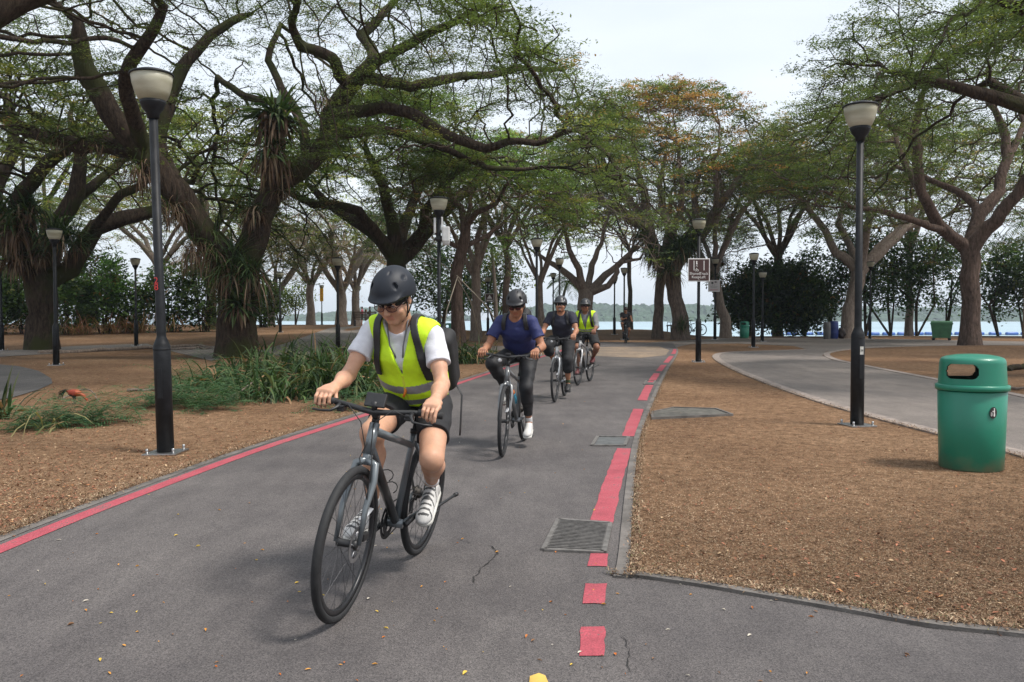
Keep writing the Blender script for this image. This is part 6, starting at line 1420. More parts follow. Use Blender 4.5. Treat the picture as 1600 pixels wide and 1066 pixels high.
def head_frame(pitch, yaw=0.0, roll=0.0):
    f = Matrix.Rotation(yaw, 3, 'Z') @ Matrix.Rotation(pitch, 3, 'Y') @ Matrix.Rotation(roll, 3, 'X'); return np.array(f)
def person(label, loc, rz, bk, P, vox=.005, group='cyclists riding in a line'):
    t = thing('person', label, 'person', loc, rz, group)
    S = P.get('S', 1.0); SK = P['skin']; LO = (-.25, -.62, .0); HI = (1.2, .62, 1.85); V3 = lambda v: np.array(v, float)
    pel = V3(P.get('pelvis', (.235, 0, .96))); che = V3(P['chest']); nk = V3(P['neck']); hd = V3(P['head']); HM = head_frame(P.get('pitch', .3), P.get('yaw', 0), P.get('roll', 0))
    sw = P.get('sw', .175); bulk = P.get('bulk', 1.0); twist = P.get('twist', 0.0)
    sh = {s: V3(P['shc']) + [twist * s * .05, s * sw, 0] for s in (-1, 1)}; hip = {s: pel + [0.01, s * .095, -.03] for s in (-1, 1)}
    hand = {}; grip = {}
    for s in (-1, 1):
        g = np.array(bk['rot'](bk['bar'] + Vector((-.044, s * P.get('grip_y', .262), .02)))); grip[s] = g; hand[s] = g + [-.045, -s * .008, .042]
    if 'hand_free' in P:
        for s, p in P['hand_free'].items(): hand[s] = V3(p); grip[s] = None
    foot = {s: np.array(bk['ped'][s]) + [-.0, -s * .005, .012] for s in (-1, 1)}
    ank = {}; toe = {}
    for s in (-1, 1):
        a = P.get('foot_pitch', {-1: -.1, 1: -.3})[s]; d = np.array([math.cos(a), s * .10, math.sin(a)]); d /= np.linalg.norm(d); up = np.array([-math.sin(a), 0, math.cos(a)])
        toe[s] = foot[s] + d * .055 + up * .035; ank[s] = foot[s] - d * .115 + up * .10
    knee = {s: np.array(ik(hip[s], ank[s], P.get('thigh', .43), P.get('shin', .42), (1, P.get('knee_out', {-1: .15, 1: .15})[s] * s, .45))) for s in (-1, 1)}
    elb = {s: np.array(ik(sh[s], hand[s], P.get('ua', .285), P.get('fa', .265), (-.25, s * P.get('elbow_out', .4), -.75))) for s in (-1, 1)}
    C = lambda F, a, b, ra, rb, k=.02, **kw: F.cone(a, b, ra, rb, k, **kw)
    def torso(F, inf, k=.03, shoulders=True, belly=P.get('belly', .0)):
        b = bulk
        F.cone(pel + [0, 0, 0], pel * .5 + che * .5 + [.0, 0, 0], .112 * b + inf, (.104 + belly * .5) * b + inf, k, sy=1.32); F.cone(pel * .55 + che * .45, che, (.108 + belly) * b + inf, .118 * b + inf, k, sy=1.36)
        F.cone(che, (nk * .35 + che * .65) + [-.0, 0, .02], .118 * b + inf, .095 * b + inf, k, sy=1.45)
        if shoulders:
            F.cone(sh[-1] + [0, .045, 0], sh[1] - [0, .045, 0], .062 * b + inf, .062 * b + inf, k)
            for s in (-1, 1): F.cone(nk + [-.012, s * .03, -.035], sh[s] + [0, -s * .03, .018], .036 + inf, .04 * b + inf, k)
    cyf = lambda Z: np.interp(Z, [pel[2], che[2], nk[2]], [pel[1], che[1], nk[1]])
    # ---------- skin body
    lo = np.minimum.reduce([pel - .2, ank[-1], ank[1], hd, hand[-1], hand[1]]) - [.18, .1, .06]; hi = np.maximum.reduce([pel, hd, hand[-1], hand[1], knee[-1], knee[1], toe[1], toe[-1]]) + [.14, .1, .2]
    lo[1] = min(lo[1], sh[-1][1] - .12, knee[-1][1] - .1, elb[-1][1] - .08); hi[1] = max(hi[1], sh[1][1] + .12, knee[1][1] + .1, elb[1][1] + .08)
    F = Field(lo, hi, vox); torso(F, -.006)
    C(F, (nk * .6 + che * .4), nk, .07, .056); C(F, nk, hd + HM @ [-.02, 0, -.045], .056, .054, .025)
    for s in (-1, 1):
        mid = (hip[s] + knee[s]) / 2; C(F, hip[s], knee[s], .088 * bulk, .054, .03); C(F, mid + [0, 0, -.012], knee[s] + [0, 0, -.01], .066, .05, .03)
        F.ell(knee[s] + [.012, 0, .006], (.05, .046, .052), k=.02)
        sd = ank[s] - knee[s]; cf = knee[s] + sd * .30 + np.array([-.024, 0, 0]); C(F, knee[s], ank[s], .047, .034, .03); C(F, knee[s] + sd * .12 + [-.012, 0, 0], cf, .042, .053, .03); C(F, cf, knee[s] + sd * .68, .053, .034, .03)
        C(F, ank[s], toe[s] - [0, 0, .03], .033, .028)
        # arm
        C(F, sh[s], elb[s], .048 * bulk, .036, .02); C(F, sh[s] * .65 + elb[s] * .35, sh[s] * .35 + elb[s] * .65, .044 * bulk, .040 * bulk, .02)
        w0 = hand[s] + (elb[s] - hand[s]) / np.linalg.norm(elb[s] - hand[s]) * .055
        C(F, elb[s], w0 * .38 + elb[s] * .62, .036, .039, .02); C(F, w0 * .38 + elb[s] * .62, w0, .039, .0245, .02)
        fd = grip[s] - hand[s] if grip[s] is not None else np.array([.05, .1, -.01]); 
        # hand
        if grip[s] is not None:
            g = grip[s]; yv = np.array([0, 1.0, 0]); kn0 = g + [.006, 0, .040]
            for q in (-.030, -.010, .010, .030): C(F, w0, kn0 + yv * q * 1.05 + [0, 0, -abs(q) * .06], .022, .0145, .012)
            F.ell((w0 + kn0) / 2 + [0, 0, .002], (.044, .040, .017), k=.015)
            lens = [1.0, 1.12, 1.05, .85]
            for i, q in enumerate((-.033, -.011, .011, .032)):
                qq = -q * s; ext = P.get('point', {}).get(s) == i; l = lens[i]
                p0 = kn0 + yv * qq + [0, 0, -.003]; 
                if ext: p1 = p0 + V3([.034, 0, -.012]) * l; p2 = p1 + V3([.012, 0, -.026]) * l; p3 = p2 + V3([.0, 0, -.022]) * l
                else: p1 = p0 + V3([.026, 0, -.022]) * l; p2 = p1 + V3([.000, 0, -.029]) * l; p3 = p2 + V3([-.019, 0, -.013]) * l
                C(F, p0, p1, .0098, .0090, .003); C(F, p1, p2, .0090, .0082, .003); C(F, p2, p3, .0082, .0072, .003)
            b0_ = w0 * .55 + kn0 * .45 + yv * (-s * .022); b1_ = g + [-.016, -s * .046, .008]; b2_ = g + [.010, -s * .052, -.014]; C(F, b0_, b1_, .0125, .0105, .008); C(F, b1_, b2_, .0105, .0085, .004)
        else:
            dd = fd / np.linalg.norm(fd); F.ell(hand[s] + dd * .01, (.03, .04, .02), k=.015)
            for i, q in enumerate((-.03, -.01, .01, .03)): C(F, hand[s] + dd * .03 + [0, 0, q * .9], hand[s] + dd * (.075 - abs(q) * .3) + [.0, 0, q - .004], .0095, .008, .004)
            C(F, hand[s], hand[s] + dd * .03 + [.0, 0, .045], .012, .009, .008)
    # head
    h_ = lambda x, y, z: hd + HM @ (np.array([x, y, z]) * P.get('hs', 1.0))
    F.ell(h_(-.012, 0, .035), (.098, .077, .088), HM, .02); F.ell(h_(.022, 0, -.035), (.070, .063, .072), HM, .03); F.ell(h_(.062, 0, -.082), (.028, .032, .024), HM, .025)
    F.ell(h_(.03, .04, -.045), (.042, .026, .05), HM, .02); F.ell(h_(.03, -.04, -.045), (.042, .026, .05), HM, .02)
    F.cone(h_(.072, .035, .030), h_(.078, -.035, .030), .014, .014, .015)
    for s in (-1, 1):
        F.ell(h_(.088, s * .031, .008), (.013, .017, .011), HM, .008, 'sub'); F.ell(h_(.066, s * .043, -.022), (.022, .022, .02), HM, .018); F.ell(h_(-.004, s * .077, -.006), (.017, .007, .030), HM, .008); F.ell(h_(.076, s * .031, .008), (.0125, .0135, .0115), HM, .004)
    F.cone(h_(.086, 0, .014), h_(.106, 0, -.022), .008, .0105, .010); F.ell(h_(.098, .010, -.026), (.009, .009, .007), HM, .006); F.ell(h_(.098, -.010, -.026), (.009, .009, .007), HM, .006)
    F.ell(h_(.086, 0, -.050), (.010, .024, .006), HM, .006); F.ell(h_(.084, 0, -.060), (.010, .020, .006), HM, .006); F.ell(h_(.0935, 0, -.0555), (.006, .021, .0016), HM, .002, 'sub')
    def mid(c):
        q = (c - hd) @ HM; m = np.zeros(len(c), np.int32)
        m[(q[:, 0] > .072) & (np.abs(q[:, 1]) < .023) & (q[:, 2] > -.068) & (q[:, 2] < -.044)] = 1
        if P.get('beard'): m[(q[:, 0] > .055) & (np.abs(q[:, 1]) < .022) & (q[:, 2] < -.078) & (q[:, 2] > -.098) & (m == 0)] = 2; m[(q[:, 0] > .07) & (np.abs(q[:, 1]) < .028) & (q[:, 2] > -.046) & (q[:, 2] < -.034)] = 2
        if P.get('teeth'): m[(q[:, 0] > .078) & (np.abs(q[:, 1]) < .018) & (q[:, 2] > -.0585) & (q[:, 2] < -.0505)] = 3
        m[(q[:, 0] > .066) & (np.abs(np.abs(q[:, 1]) - .032) < .018) & (np.abs(q[:, 2] - .030 + .04 * np.abs(np.abs(q[:, 1]) - .03)) < .0035)] = 2
        return m
    lip = skin_mat(SK.name + '_lip', tuple(Vector(P['skincol']).to_tuple()[i] * (.92, .72, .72)[i] for i in range(3)))
    body = F.mesh('body', [SK, lip, mat('facial_hair', (.022, .016, .014), .9), M_refl], t, mid)
    m = MB()
    for s in (-1, 1): m.ell(h_(.078, s * .031, .008), (.0118, .0118, .0118), 12, 8)
    # eyes
    for s in (-1, 1):
        m = MB(); m.ell(h_(.0805, s * .031, .008), (.0105, .0105, .0105), 12, 8); ey = m.build('eye', mat('eye_white', (.5, .48, .45), .2), t); q = MB(); q.ell(h_(.0875, s * .031, .006), (.0045, .0045, .0045), 8, 6); q.build('iris', M_dark, ey)
    # hair
    F = Field(hd - .17, hd + .17, max(vox, .005)); F.ell(h_(-.018, 0, .032), (.104, .084, .094), HM, .01)
    F.keep(lambda X, Y, Z: np.maximum((X - hd[0]) * HM[0, 0] + (Z - hd[2]) * HM[2, 0] + (Y - hd[1]) * HM[1, 0] - .045, -((X - hd[0]) * HM[0, 2] + (Z - hd[2]) * HM[2, 2] + (Y - hd[1]) * HM[1, 2]) - .035)); F.wrinkle(.002, 260, 3); F.mesh('hair', [mat('black_hair', (.014, .012, .011), .7, 0, .3, 60)], t)
    # helmet
    HW = P.get('helmet', 1); 
    F = Field(hd - .24, hd + .26, min(vox, .005)); up = HM @ [0, 0, 1]; fw = HM @ [1, 0, 0]
    F.ell(h_(-.012, 0, .040), (.137, .108, .122), HM, .01)
    if P.get('visor', True): F.ell(h_(.080, 0, .055), (.060, .088, .013), HM, .02)
    F.ell(h_(-.012, 0, .030), (.108, .086, .094), HM, .006, 'sub'); loc_ = lambda X, Y, Z: np.stack([X - hd[0], Y - hd[1], Z - hd[2]], -1) @ HM
    def cutb(X, Y, Z): q = loc_(X, Y, Z); return -(q[..., 2] - (.036 + .12 * np.clip(q[..., 0], -.2, .06) - .0))
    def cutb(X, Y, Z): q = loc_(X, Y, Z); return (.040 + np.where(q[..., 0] < .05, (q[..., 0] - .05) * .45, 0)) - q[..., 2]
    F.keep(cutb)
    for x, y, z, a in ((.062, .060, .105, .5), (.062, -.060, .105, -.5), (-.01, .078, .118, .3), (-.01, -.078, .118, -.3), (.02, .022, .160, .1)): F.ell(h_(x, y, z), (.022, .0065, .018), HM @ np.array(Matrix.Rotation(a, 3, 'X')), .003, 'sub')
    he = F.mesh('helmet', [P.get('helmat') or mat('matte_navy_helmet', (.011, .014, .021), .55, 0, .1, 20, spec=.35)], t)
    m = MB(); inner = MB(); inner.ell(h_(-.012, 0, .036), (.112, .090, .100), 18, 12, Matrix(HM.tolist())); inner.build('helmet_liner', mat('dark_foam', (.008, .008, .009), .9), he)
    m = MB()
    for s in (-1, 1): m.tube([h_(.035, s * .086, .035), h_(.03, s * .079, -.02), h_(.035, s * .066, -.07), h_(.040, s * .030, -.104), h_(.040, 0, -.112)], .0036, 6, flat=.6); m.tube([h_(-.06, s * .08, .02), h_(-.01, s * .086, -.02), h_(.032, s * .072, -.06)], .004, 6, flat=.6)
    m.build('chin_strap', M_dark, he)
    if P.get('badge'): m = MB(); m.ell(h_(.075, -.07, .075) if P['badge'] < 0 else h_(.07, .073, .08), (.010, .010, .012)); m.build('helmet_badge', M_refl, he)
    if P.get('glasses'):
        m = MB(); M3 = Matrix(HM.tolist())
        for s in (-1, 1): 
            pts = [h_(.101 - .25 * abs(.022 * math.cos(a)) * (1 if s * math.cos(a) > 0 else 0), s * .033 + .026 * math.cos(a), .006 + .017 * math.sin(a)) for a in np.linspace(0, 2 * PI, 18)]; m.tube(pts, .0022, 5, caps=False); m.tube([h_(.098, s * .058, .010), h_(.05, s * .078, .012), h_(.0, s * .080, .006)], .002, 5)
        m.tube([h_(.104, .009, .010), h_(.107, 0, .013), h_(.104, -.009, .010)], .002, 5); gl = m.build('glasses', P['glasses'], t)
        m = MB()
        for s in (-1, 1): m.ell(h_(.100, s * .033, .006), (.0015, .025, .0165), 14, 8, M3)
        m.build('lens', P['lens'], gl)
    # ---------- shirt
    tb = np.minimum.reduce([pel - .2, sh[-1] - .2, elb[-1] - .06]) ; te = np.maximum.reduce([pel + .2, sh[1] + .2, nk + .1, elb[1] + .06]); te[0] = max(te[0], che[0] + .24, elb[-1][0] + .1, elb[1][0] + .1); tb[0] = min(tb[0], pel[0] - .2)
    spine = (che - pel) / np.linalg.norm(che - pel); nkd = (nk - che) / np.linalg.norm(nk - che)
    F = Field(tb, te, vox); torso(F, P.get('shirt_inf', .010)); sl = P.get('sleeve', .62)
    for s in (-1, 1):
        e_ = sh[s] + (elb[s] - sh[s]) * min(sl, 1.0); F.cone(sh[s], e_, .060 * bulk, P.get('cuff', .066) if sl < 1 else .05, .035, cut=sl < 1)
        if sl > 1: w0 = hand[s] + (elb[s] - hand[s]) * .16; F.cone(elb[s], w0, .05, .036, .02, cut=True)
    F.wrinkle(P.get('wr', .006), P.get('wf', 40), 8); F.wrinkle(.0018, 110, 15)
    nb = nk + HM @ [0, 0, 0] * 0; F.cone(nk - nkd * .012 + [.012, 0, 0], nk + nkd * .12 + [.03, 0, .0], .066, .085, .006, 'sub'); F.ell(nk + [.055, 0, -.035], (.05, .052, .04), None, .012, 'sub') if P.get('vneck') else None
    hem = P.get('hem', .0); F.keep(lambda X, Y, Z: -((X - pel[0]) * spine[0] * .4 + (Z - pel[2] - hem)))
    F.mesh('shirt', [P['shirt']] + ([P['shirt2']] if P.get('shirt2') else []), t, (lambda c: (c[:, 2] < P['shirt2_z']).astype(np.int32)) if P.get('shirt2') else None)
    # ---------- shorts / trousers
    lg = np.minimum.reduce([pel - .2, knee[-1] - .12, knee[1] - .12, ank[1] - .1, ank[-1] - .1]); hg = np.maximum.reduce([pel + .2, knee[-1] + .12, knee[1] + .12, ank[1] + .08, ank[-1] + .08]); hg[2] = pel[2] + .16
    F = Field(lg, hg, vox); F.cone(pel + [0, 0, 0], pel + spine * .10, .116 * bulk + .006, .108 * bulk + .005, .03, sy=1.33); pl = P.get('pant_len', .8); inf = P.get('pant_inf', .02)
    for s in (-1, 1):
        if pl <= 1: F.cone(hip[s], hip[s] + (knee[s] - hip[s]) * pl, .092 * bulk + inf * .6, .066 + inf, .03, cut=True)
        else:
            F.cone(hip[s], knee[s], .090 * bulk + inf, .056 + inf, .03); sd = ank[s] - knee[s]; q = pl - 1
            F.cone(knee[s], knee[s] + sd * min(q, .35), .055 + inf, .056 + inf * P.get('flare', 1), .03, cut=q <= .35)
            if q > .35: F.cone(knee[s] + sd * .3 + [-.012, 0, 0], knee[s] + sd * q, .052 + inf, .036 + inf * P.get('flare', 1), .02, cut=True)
    F.wrinkle(P.get('pwr', .006), 38, 9); F.keep(lambda X, Y, Z: (Z - pel[2] - P.get('pant_top', .035))); F.mesh(P.get('pant_name', 'shorts'), [P['pants']], t)
    # ---------- shoes, socks
    for s in (-1, 1):
        d = toe[s] - foot[s]; d[2] -= .03; d /= np.linalg.norm(d); a = P.get('foot_pitch', {-1: -.1, 1: -.3})[s]; d = np.array([math.cos(a), s * .10, math.sin(a)]); d /= np.linalg.norm(d); up = np.array([-math.sin(a), 0, math.cos(a)]); lt = np.cross(up, d); Mx = np.stack([d, lt, up], 1)
        q = lambda x, y, z: foot[s] + Mx @ np.array([x, y, z]); F = Field(foot[s] - .22, foot[s] + .22, min(vox, .006))
        F.cone(q(-.105, 0, .045), q(.075, 0, .038), .037, .036, .02, sy=1.12, ax=lt); F.cone(q(-.11, 0, .045), q(-.10, 0, .085), .036, .040, .02); F.cone(q(-.07, 0, .08), q(.06, 0, .045), .034, .03, .02); F.ell(q(.085, -s * .004, .034), (.05, .043, .030), Mx, .02)
        F.cone(q(-.10, 0, .09), q(-.105, 0, .16), .034, .034, .008, 'sub')
        F.keep(lambda X, Y, Z: -((X - foot[s][0]) * up[0] + (Y - foot[s][1]) * up[1] + (Z - foot[s][2]) * up[2]) + .016)
        so = F.mesh('shoe', [P['shoe'], P.get('shoe_trim', P['shoe'])], t, lambda c: (((c - foot[s]) @ up > .06) & (np.sin(((c - foot[s]) @ d) * 210) > .35) & (np.abs((c - foot[s]) @ lt) < .03) | (((c - foot[s]) @ up > .035) & (np.sin(((c - foot[s]) @ (d + .8 * up)) * 110) > .86))).astype(np.int32))
        F = Field(foot[s] - .22, foot[s] + .22, min(vox, .006)); F.cone(q(-.112, 0, .012), q(.088, 0, .012), .040, .042, .0, sy=1.1, ax=lt); F.keep(lambda X, Y, Z: np.abs((X - foot[s][0]) * up[0] + (Y - foot[s][1]) * up[1] + (Z - foot[s][2]) * up[2] - .013) - .012); F.mesh('sole', [P['sole']], so)
        if P.get('sock'):
            F = Field(ank[s] - .13, ank[s] + .15, min(vox, .006)); ld = (knee[s] - ank[s]) / np.linalg.norm(knee[s] - ank[s]); F.cone(ank[s] - ld * .02, ank[s] + ld * P.get('sock_h', .06), .0385, .0395, .01, cut=True); F.wrinkle(.001, 200, 4); F.mesh('sock', [P['sock']], t)
    # ---------- vest
    if P.get('vest'):
        F = Field(tb - .05, te + .05, vox); torso(F, P.get('vest_inf', .027), .035)
        for s in (-1, 1):
            F.cone(sh[s] + [.0, s * .052, -.035], sh[s] + [0.0, s * .22, -.06], .098, .16, .01, 'sub')
        F.wrinkle(.0065, 30, 12); F.wrinkle(.002, 95, 5); F.cone(nk - nkd * .03 + [.0, 0, 0], nk + nkd * .16 + [.02, 0, 0], .076, .10, .006, 'sub')
        zt = nk[2]; zb = P.get('vee', zt - .30)
        def vcut(X, Y, Z):
            wdt = np.clip((Z - zb) / (zt - zb), 0, 1.5) * P.get('vee_w', .075) - .002; xs = np.interp(Z, [pel[2], nk[2]], [pel[0], nk[0]]) + .02
            return -np.maximum.reduce([np.abs(Y - cyf(Z)) - wdt, xs - X, zb - Z])
        F.keep(vcut); F.keep(lambda X, Y, Z: -((X - pel[0]) * spine[0] * .3 + (Z - pel[2] - P.get('vest_hem', .01))))
        bz = P.get('bands', ())
        def vm(c):
            m = np.zeros(len(c), np.int32); hgt_ = (c - pel) @ spine
            for z0, z1 in bz: m[(hgt_ > z0) & (hgt_ < z1)] = 1
            if P.get('vband'): m[(np.abs(np.abs(c[:, 1]) - .085) < .02) & (hgt_ > bz[0][0])] = 1 if P['vband'] == 1 else m[(np.abs(np.abs(c[:, 1]) - .085) < .02) & (hgt_ > bz[0][0])]
            m[(np.abs(c[:, 1] - cyf(c[:, 2])) < .006) & (c[:, 0] > che[0]) & (c[:, 2] < zb)] = 2
            return m
        F.mesh('safety_vest', [P['vest'], mat('reflective_tape', (.24, .24, .245), .35, .2, .12, 30), mat('vest_binding', (.50, .62, .04), .8)], t, vm)
    # ---------- straps over the shoulders
    def strap_shell(name, inf, th, yc, wd, zlo, m_, front_only=False):
        F = Field(tb - .06, te + .06, vox); torso(F, inf + th, .035)
        G_ = Field(tb - .06, te + .06, vox); torso(G_, inf - .002, .035); F.f = np.maximum(F.f, -G_.f)
        def k_(X, Y, Z):
            ycv = yc - .010 + .045 * np.clip((nk[2] - Z) / .3, -.1, 1.2); d = np.maximum(np.abs(np.abs(Y - cyf(Z)) - ycv) - wd, zlo - Z)
            if front_only: d = np.maximum(d, (che[0] - .02) - X)
            return d
        F.keep(k_, .002); return F.mesh(name, [m_], t)
    if P.get('pack'):
        pk = P['pack']; strap_shell('backpack_strap', P.get('strap_inf', .030), .008, pk.get('yc', .105), P.get('strap_w', .023), pk.get('zlo', pel[2] + .16), M_dark if not pk.get('mat') else pk['mat'])
        F = Field(che - [.5, .3, .5], che + [.1, .3, .35], max(vox, .006)); sd3 = np.array([-spine[2], 0, spine[0]]); c = (pel * .38 + che * .62) + np.array([0, pk.get('dy', 0), pk.get('dz', 0)]) + sd3 * (.19 + pk.get('d', .0)) + spine * .02
        Mx = np.stack([sd3, [0, 1, 0], spine], 1); F.ell(c, (.085, pk.get('w', .15), pk.get('h', .23)), Mx, .02, box=.06); F.ell(c + sd3 * .08 - spine * .06, (.05, pk.get('w', .15) * .8, .13), Mx, .02, box=.04); F.wrinkle(.006, 30, 5)
        bp = F.mesh('backpack', [cloth('black_pack_fabric', (.010, .010, .011), .7)], t)
        for s in (-1, 1):
            m = MB(); q0 = c - spine * .14 + np.array([.03, s * .12, 0]); m.tube([q0, q0 + [.02, s * .05, -.06], q0 + [.02, s * .06, pk.get('dangle', -.18)], q0 + [.022, s * .062, pk.get('dangle', -.18) - .04]], .008, 6, flat=.3); m.build('loose_strap', M_dark, bp)
    if P.get('lanyard'):
        m = MB(); inf = P.get('vest_inf', .027) if False else .02; xf = lambda z: np.interp(z, [pel[2], che[2], nk[2]], [pel[0] + .135, che[0] + .13, nk[0] + .07])
        zE = P.get('lan_z', zt - .28 if P.get('vest') else 1.05)
        for s in (-1, 1): m.tube([(nk[0] - .03, nk[1] + s * .05, nk[2] + .035), (nk[0] + .045, nk[1] + s * .058, nk[2] + .01), (xf(nk[2] - .12) + .014, cyf(nk[2] - .12) + s * .036, nk[2] - .12), (xf(zE) + .012, cyf(zE), zE)], .0045, 5, flat=.4)
        m.tube([(xf(zE) + .012, cyf(zE), zE), (xf(zE - .05) + .02, cyf(zE), zE - .05)], .006, 6); m.build('lanyard', mat('grey_lanyard', (.12, .12, .13), .7), t)
        if P.get('whistle'): m = MB(); z1 = zE - .09; m.tube([(xf(z1) + .035, cyf(z1), z1 + .03), (xf(z1) + .035, cyf(z1) + .004, z1 - .02), (xf(z1) + .035, cyf(z1) - .004, z1 - .05)], [.004, .008, .006], 6); m.build('orange_clip', mat('orange_plastic', (.7, .2, .02), .5), t)
    if P.get('watch'):
        s = P['watch']; w0 = hand[s] + (elb[s] - hand[s]) / np.linalg.norm(elb[s] - hand[s]) * .075; dd = (elb[s] - hand[s]) / np.linalg.norm(elb[s] - hand[s]); m = MB(); m.tube([w0 - dd * .012, w0 + dd * .012], .034, 14); m.box(w0 + [.0, s * .005, .034], (.03, .03, .012), bev=.003); m.build('wristwatch', M_dark, t)
    return t

SK1 = skin_mat('skin_light', (.52, .29, .19)); SK2 = skin_mat('skin_tan', (.33, .155, .09)); SK3 = skin_mat('skin_warm', (.36, .17, .10)); SK4 = skin_mat('skin_brown', (.22, .10, .06))
M_tee = cloth('white_tee_cotton', (.62, .62, .66)); M_neon = cloth('neon_yellow_mesh', (.58, .86, .015), .7, .08); M_blackc = cloth('black_cotton', (.014, .014, .016)); M_bluec = cloth('royal_blue_jersey', (.012, .019, .095), .7)
M_navy = cloth('navy_tee', (.019, .020, .034)); M_greyc = cloth('grey_sleeve', (.16, .165, .17)); M_wsock = cloth('white_sock', (.6, .6, .6)); M_lensdark = mat('dark_red_lens', (.06, .012, .012), .1, 0, .1, 9)
M_shoew = cloth('white_shoe', (.52, .51, .49), .6); M_shoeg = cloth('dark_shoe_trim', (.06, .06, .06), .6); M_shoeb = cloth('black_shoe', (.016, .016, .017), .6); M_sole = mat('white_rubber_sole', (.55, .54, .5), .7); M_redb = cloth('maroon_shoe', (.13, .03, .03), .6)
def clear_mat():
    m, nt, b = newmat('clear_lens'); L = nt.links.new; t = N(nt, 'ShaderNodeBsdfTransparent'); mx = N(nt, 'ShaderNodeMixShader'); mx.inputs[0].default_value = .25; b.inputs['Roughness'].default_value = .05; b.inputs['Base Color'].default_value = (.1, .03, .03, 1)
    L(t.outputs[0], mx.inputs[1]); L(b.outputs[0], mx.inputs[2]); L(mx.outputs[0], nt.nodes['Material Output'].inputs['Surface']); return m
M_clear = clear_mat()
def place(fpx, fpy, ang, wb=1.06, Y=None):
    """front wheel contact pixel + heading angle (deg, 0 = straight to the camera, + = towards -x) -> rear contact location, rz"""
    f = G(fpx, fpy); a = math.radians(ang); d = Vector((-math.sin(a), -math.cos(a), 0)); r = f - d * wb; r.z = float((hgt(r.x, r.y) + hgt(f.x, f.y)) / 2) + .012
    return r, math.atan2(d.y, d.x)
# ---- rider 1
loc, rz = place(531, 972, 12.6)
b, bk = bicycle('grey and black bicycle with phone mount ridden by the cyclist nearest the camera', loc, rz, ('slate_grey', (.11, .125, .135)), ('satin_black', (.014, .014, .015)), 1, crank=math.radians(-12), steer=.03, bar_h=.915, saddle_h=.85, phone=True)
LEAN1 = math.radians(-6); b.rotation_euler = (LEAN1, 0, rz)
person('cyclist in neon yellow vest, white tee and black backpack riding nearest the camera', loc, rz, bk, dict(skin=SK1, skincol=(.52, .29, .19), pelvis=(.225, -.01, .925), chest=(.39, -.045, 1.17), neck=(.455, -.075, 1.325), head=(.540, -.085, 1.440), hs=1.05, shc=(.435, -.06, 1.27), sw=.168, pitch=.60, yaw=-.08, roll=.10, bulk=.91, ua=.275, fa=.255,
    foot_pitch={-1: -.15, 1: -.55}, knee_out={-1: -.05, 1: .28}, shirt=M_tee, sleeve=.60, cuff=.066, pants=M_blackc, pant_len=.62, pant_inf=.022, shoe=M_shoew, shoe_trim=M_shoeg, sole=M_sole, sock=M_wsock, sock_h=.05, vest=M_neon, vest_inf=.026, vee=1.05, vee_w=.085, bands=((.135, .18), (.05, .09)), vest_hem=-.02, hem=-.06, belly=.022,
    pack=dict(yc=.105, w=.15, h=.185, d=.0, dangle=-.24, zlo=1.04, dy=.055, dz=-.07), strap_w=.020, strap_inf=.030, lanyard=True, lan_z=1.08, whistle=True, glasses=mat('dark_red_frame', (.05, .012, .014), .3), lens=M_clear, point={1: 0}, elbow_out=.3), vox=.005).rotation_euler = (LEAN1, 0, rz)
# ---- rider 2
loc, rz = place(787, 716, 12)
b, bk = bicycle('grey bicycle with blue bottle ridden by the man in the royal blue shirt', loc, rz, ('mid_grey', (.16, .165, .17)), ('mid_grey', (.16, .165, .17)), 2, crank=math.radians(82), steer=.10, bar_h=.96, saddle_h=.93, bottle=(mat('blue_bottle', (.05, .30, .45), .4), mat('orange_bottle_cap', (.7, .18, .03), .4)), light=-1, kick=False)
person('cyclist in royal blue shirt, black leggings and white shoes, second in the line', loc, rz, bk, dict(skin=SK2, skincol=(.33, .155, .09), pelvis=(.215, 0, .99), chest=(.42, 0, 1.22), neck=(.50, 0, 1.365), head=(.585, .03, 1.48), shc=(.475, 0, 1.31), sw=.172, pitch=.46, bulk=.98, belly=.012,
    foot_pitch={-1: -.1, 1: -.2}, knee_out={-1: .35, 1: .05}, shirt=M_bluec, sleeve=.66, cuff=.070, pants=cloth('black_leggings', (.013, .013, .015), .7), pant_name='leggings', pant_len=1.78, pant_inf=.012, shoe=M_shoew, shoe_trim=M_shoew, sole=M_sole, sock=M_wsock, sock_h=.07, hem=-.03, pack=dict(yc=.115, w=.13, h=.2, zlo=1.22), strap_inf=.012, watch=1,
    glasses=M_dark, lens=M_lensdark, helmat=mat('matte_black_helmet', (.014, .014, .017), .5, 0, .1, 20), badge=1), vox=.0055)
# ---- rider 3
loc, rz = place(867, 630, 12)
b, bk = bicycle('light grey bicycle ridden by the smiling man in dark tee and three-quarter trousers', loc, rz, ('light_grey', (.30, .31, .32)), ('light_grey', (.30, .31, .32)), 3, crank=math.radians(100), bar_h=.98, saddle_h=.94, light=-1)
person('smiling cyclist in navy tee and baggy black three-quarter trousers, third in the line', loc, rz, bk, dict(skin=SK3, skincol=(.36, .17, .10), pelvis=(.215, 0, 1.0), chest=(.38, 0, 1.25), neck=(.44, 0, 1.41), head=(.48, 0, 1.53), shc=(.42, 0, 1.355), sw=.185, pitch=.08, bulk=1.03,
    foot_pitch={-1: -.3, 1: -.1}, knee_out={-1: .35, 1: .1}, shirt=M_navy, sleeve=.58, cuff=.068, pants=M_blackc, pant_name='trousers', pant_len=1.40, pant_inf=.032, flare=1.1, shoe=M_shoeb, sole=M_shoeb, sock=cloth('green_sock', (.05, .07, .03)), sock_h=.08, hem=-.02, pack=dict(yc=.11, w=.12, h=.19, zlo=1.2), strap_inf=.012, beard=True, teeth=True,
    helmat=mat('charcoal_helmet', (.03, .032, .036), .4, 0, .1, 20), badge=1), vox=.007)
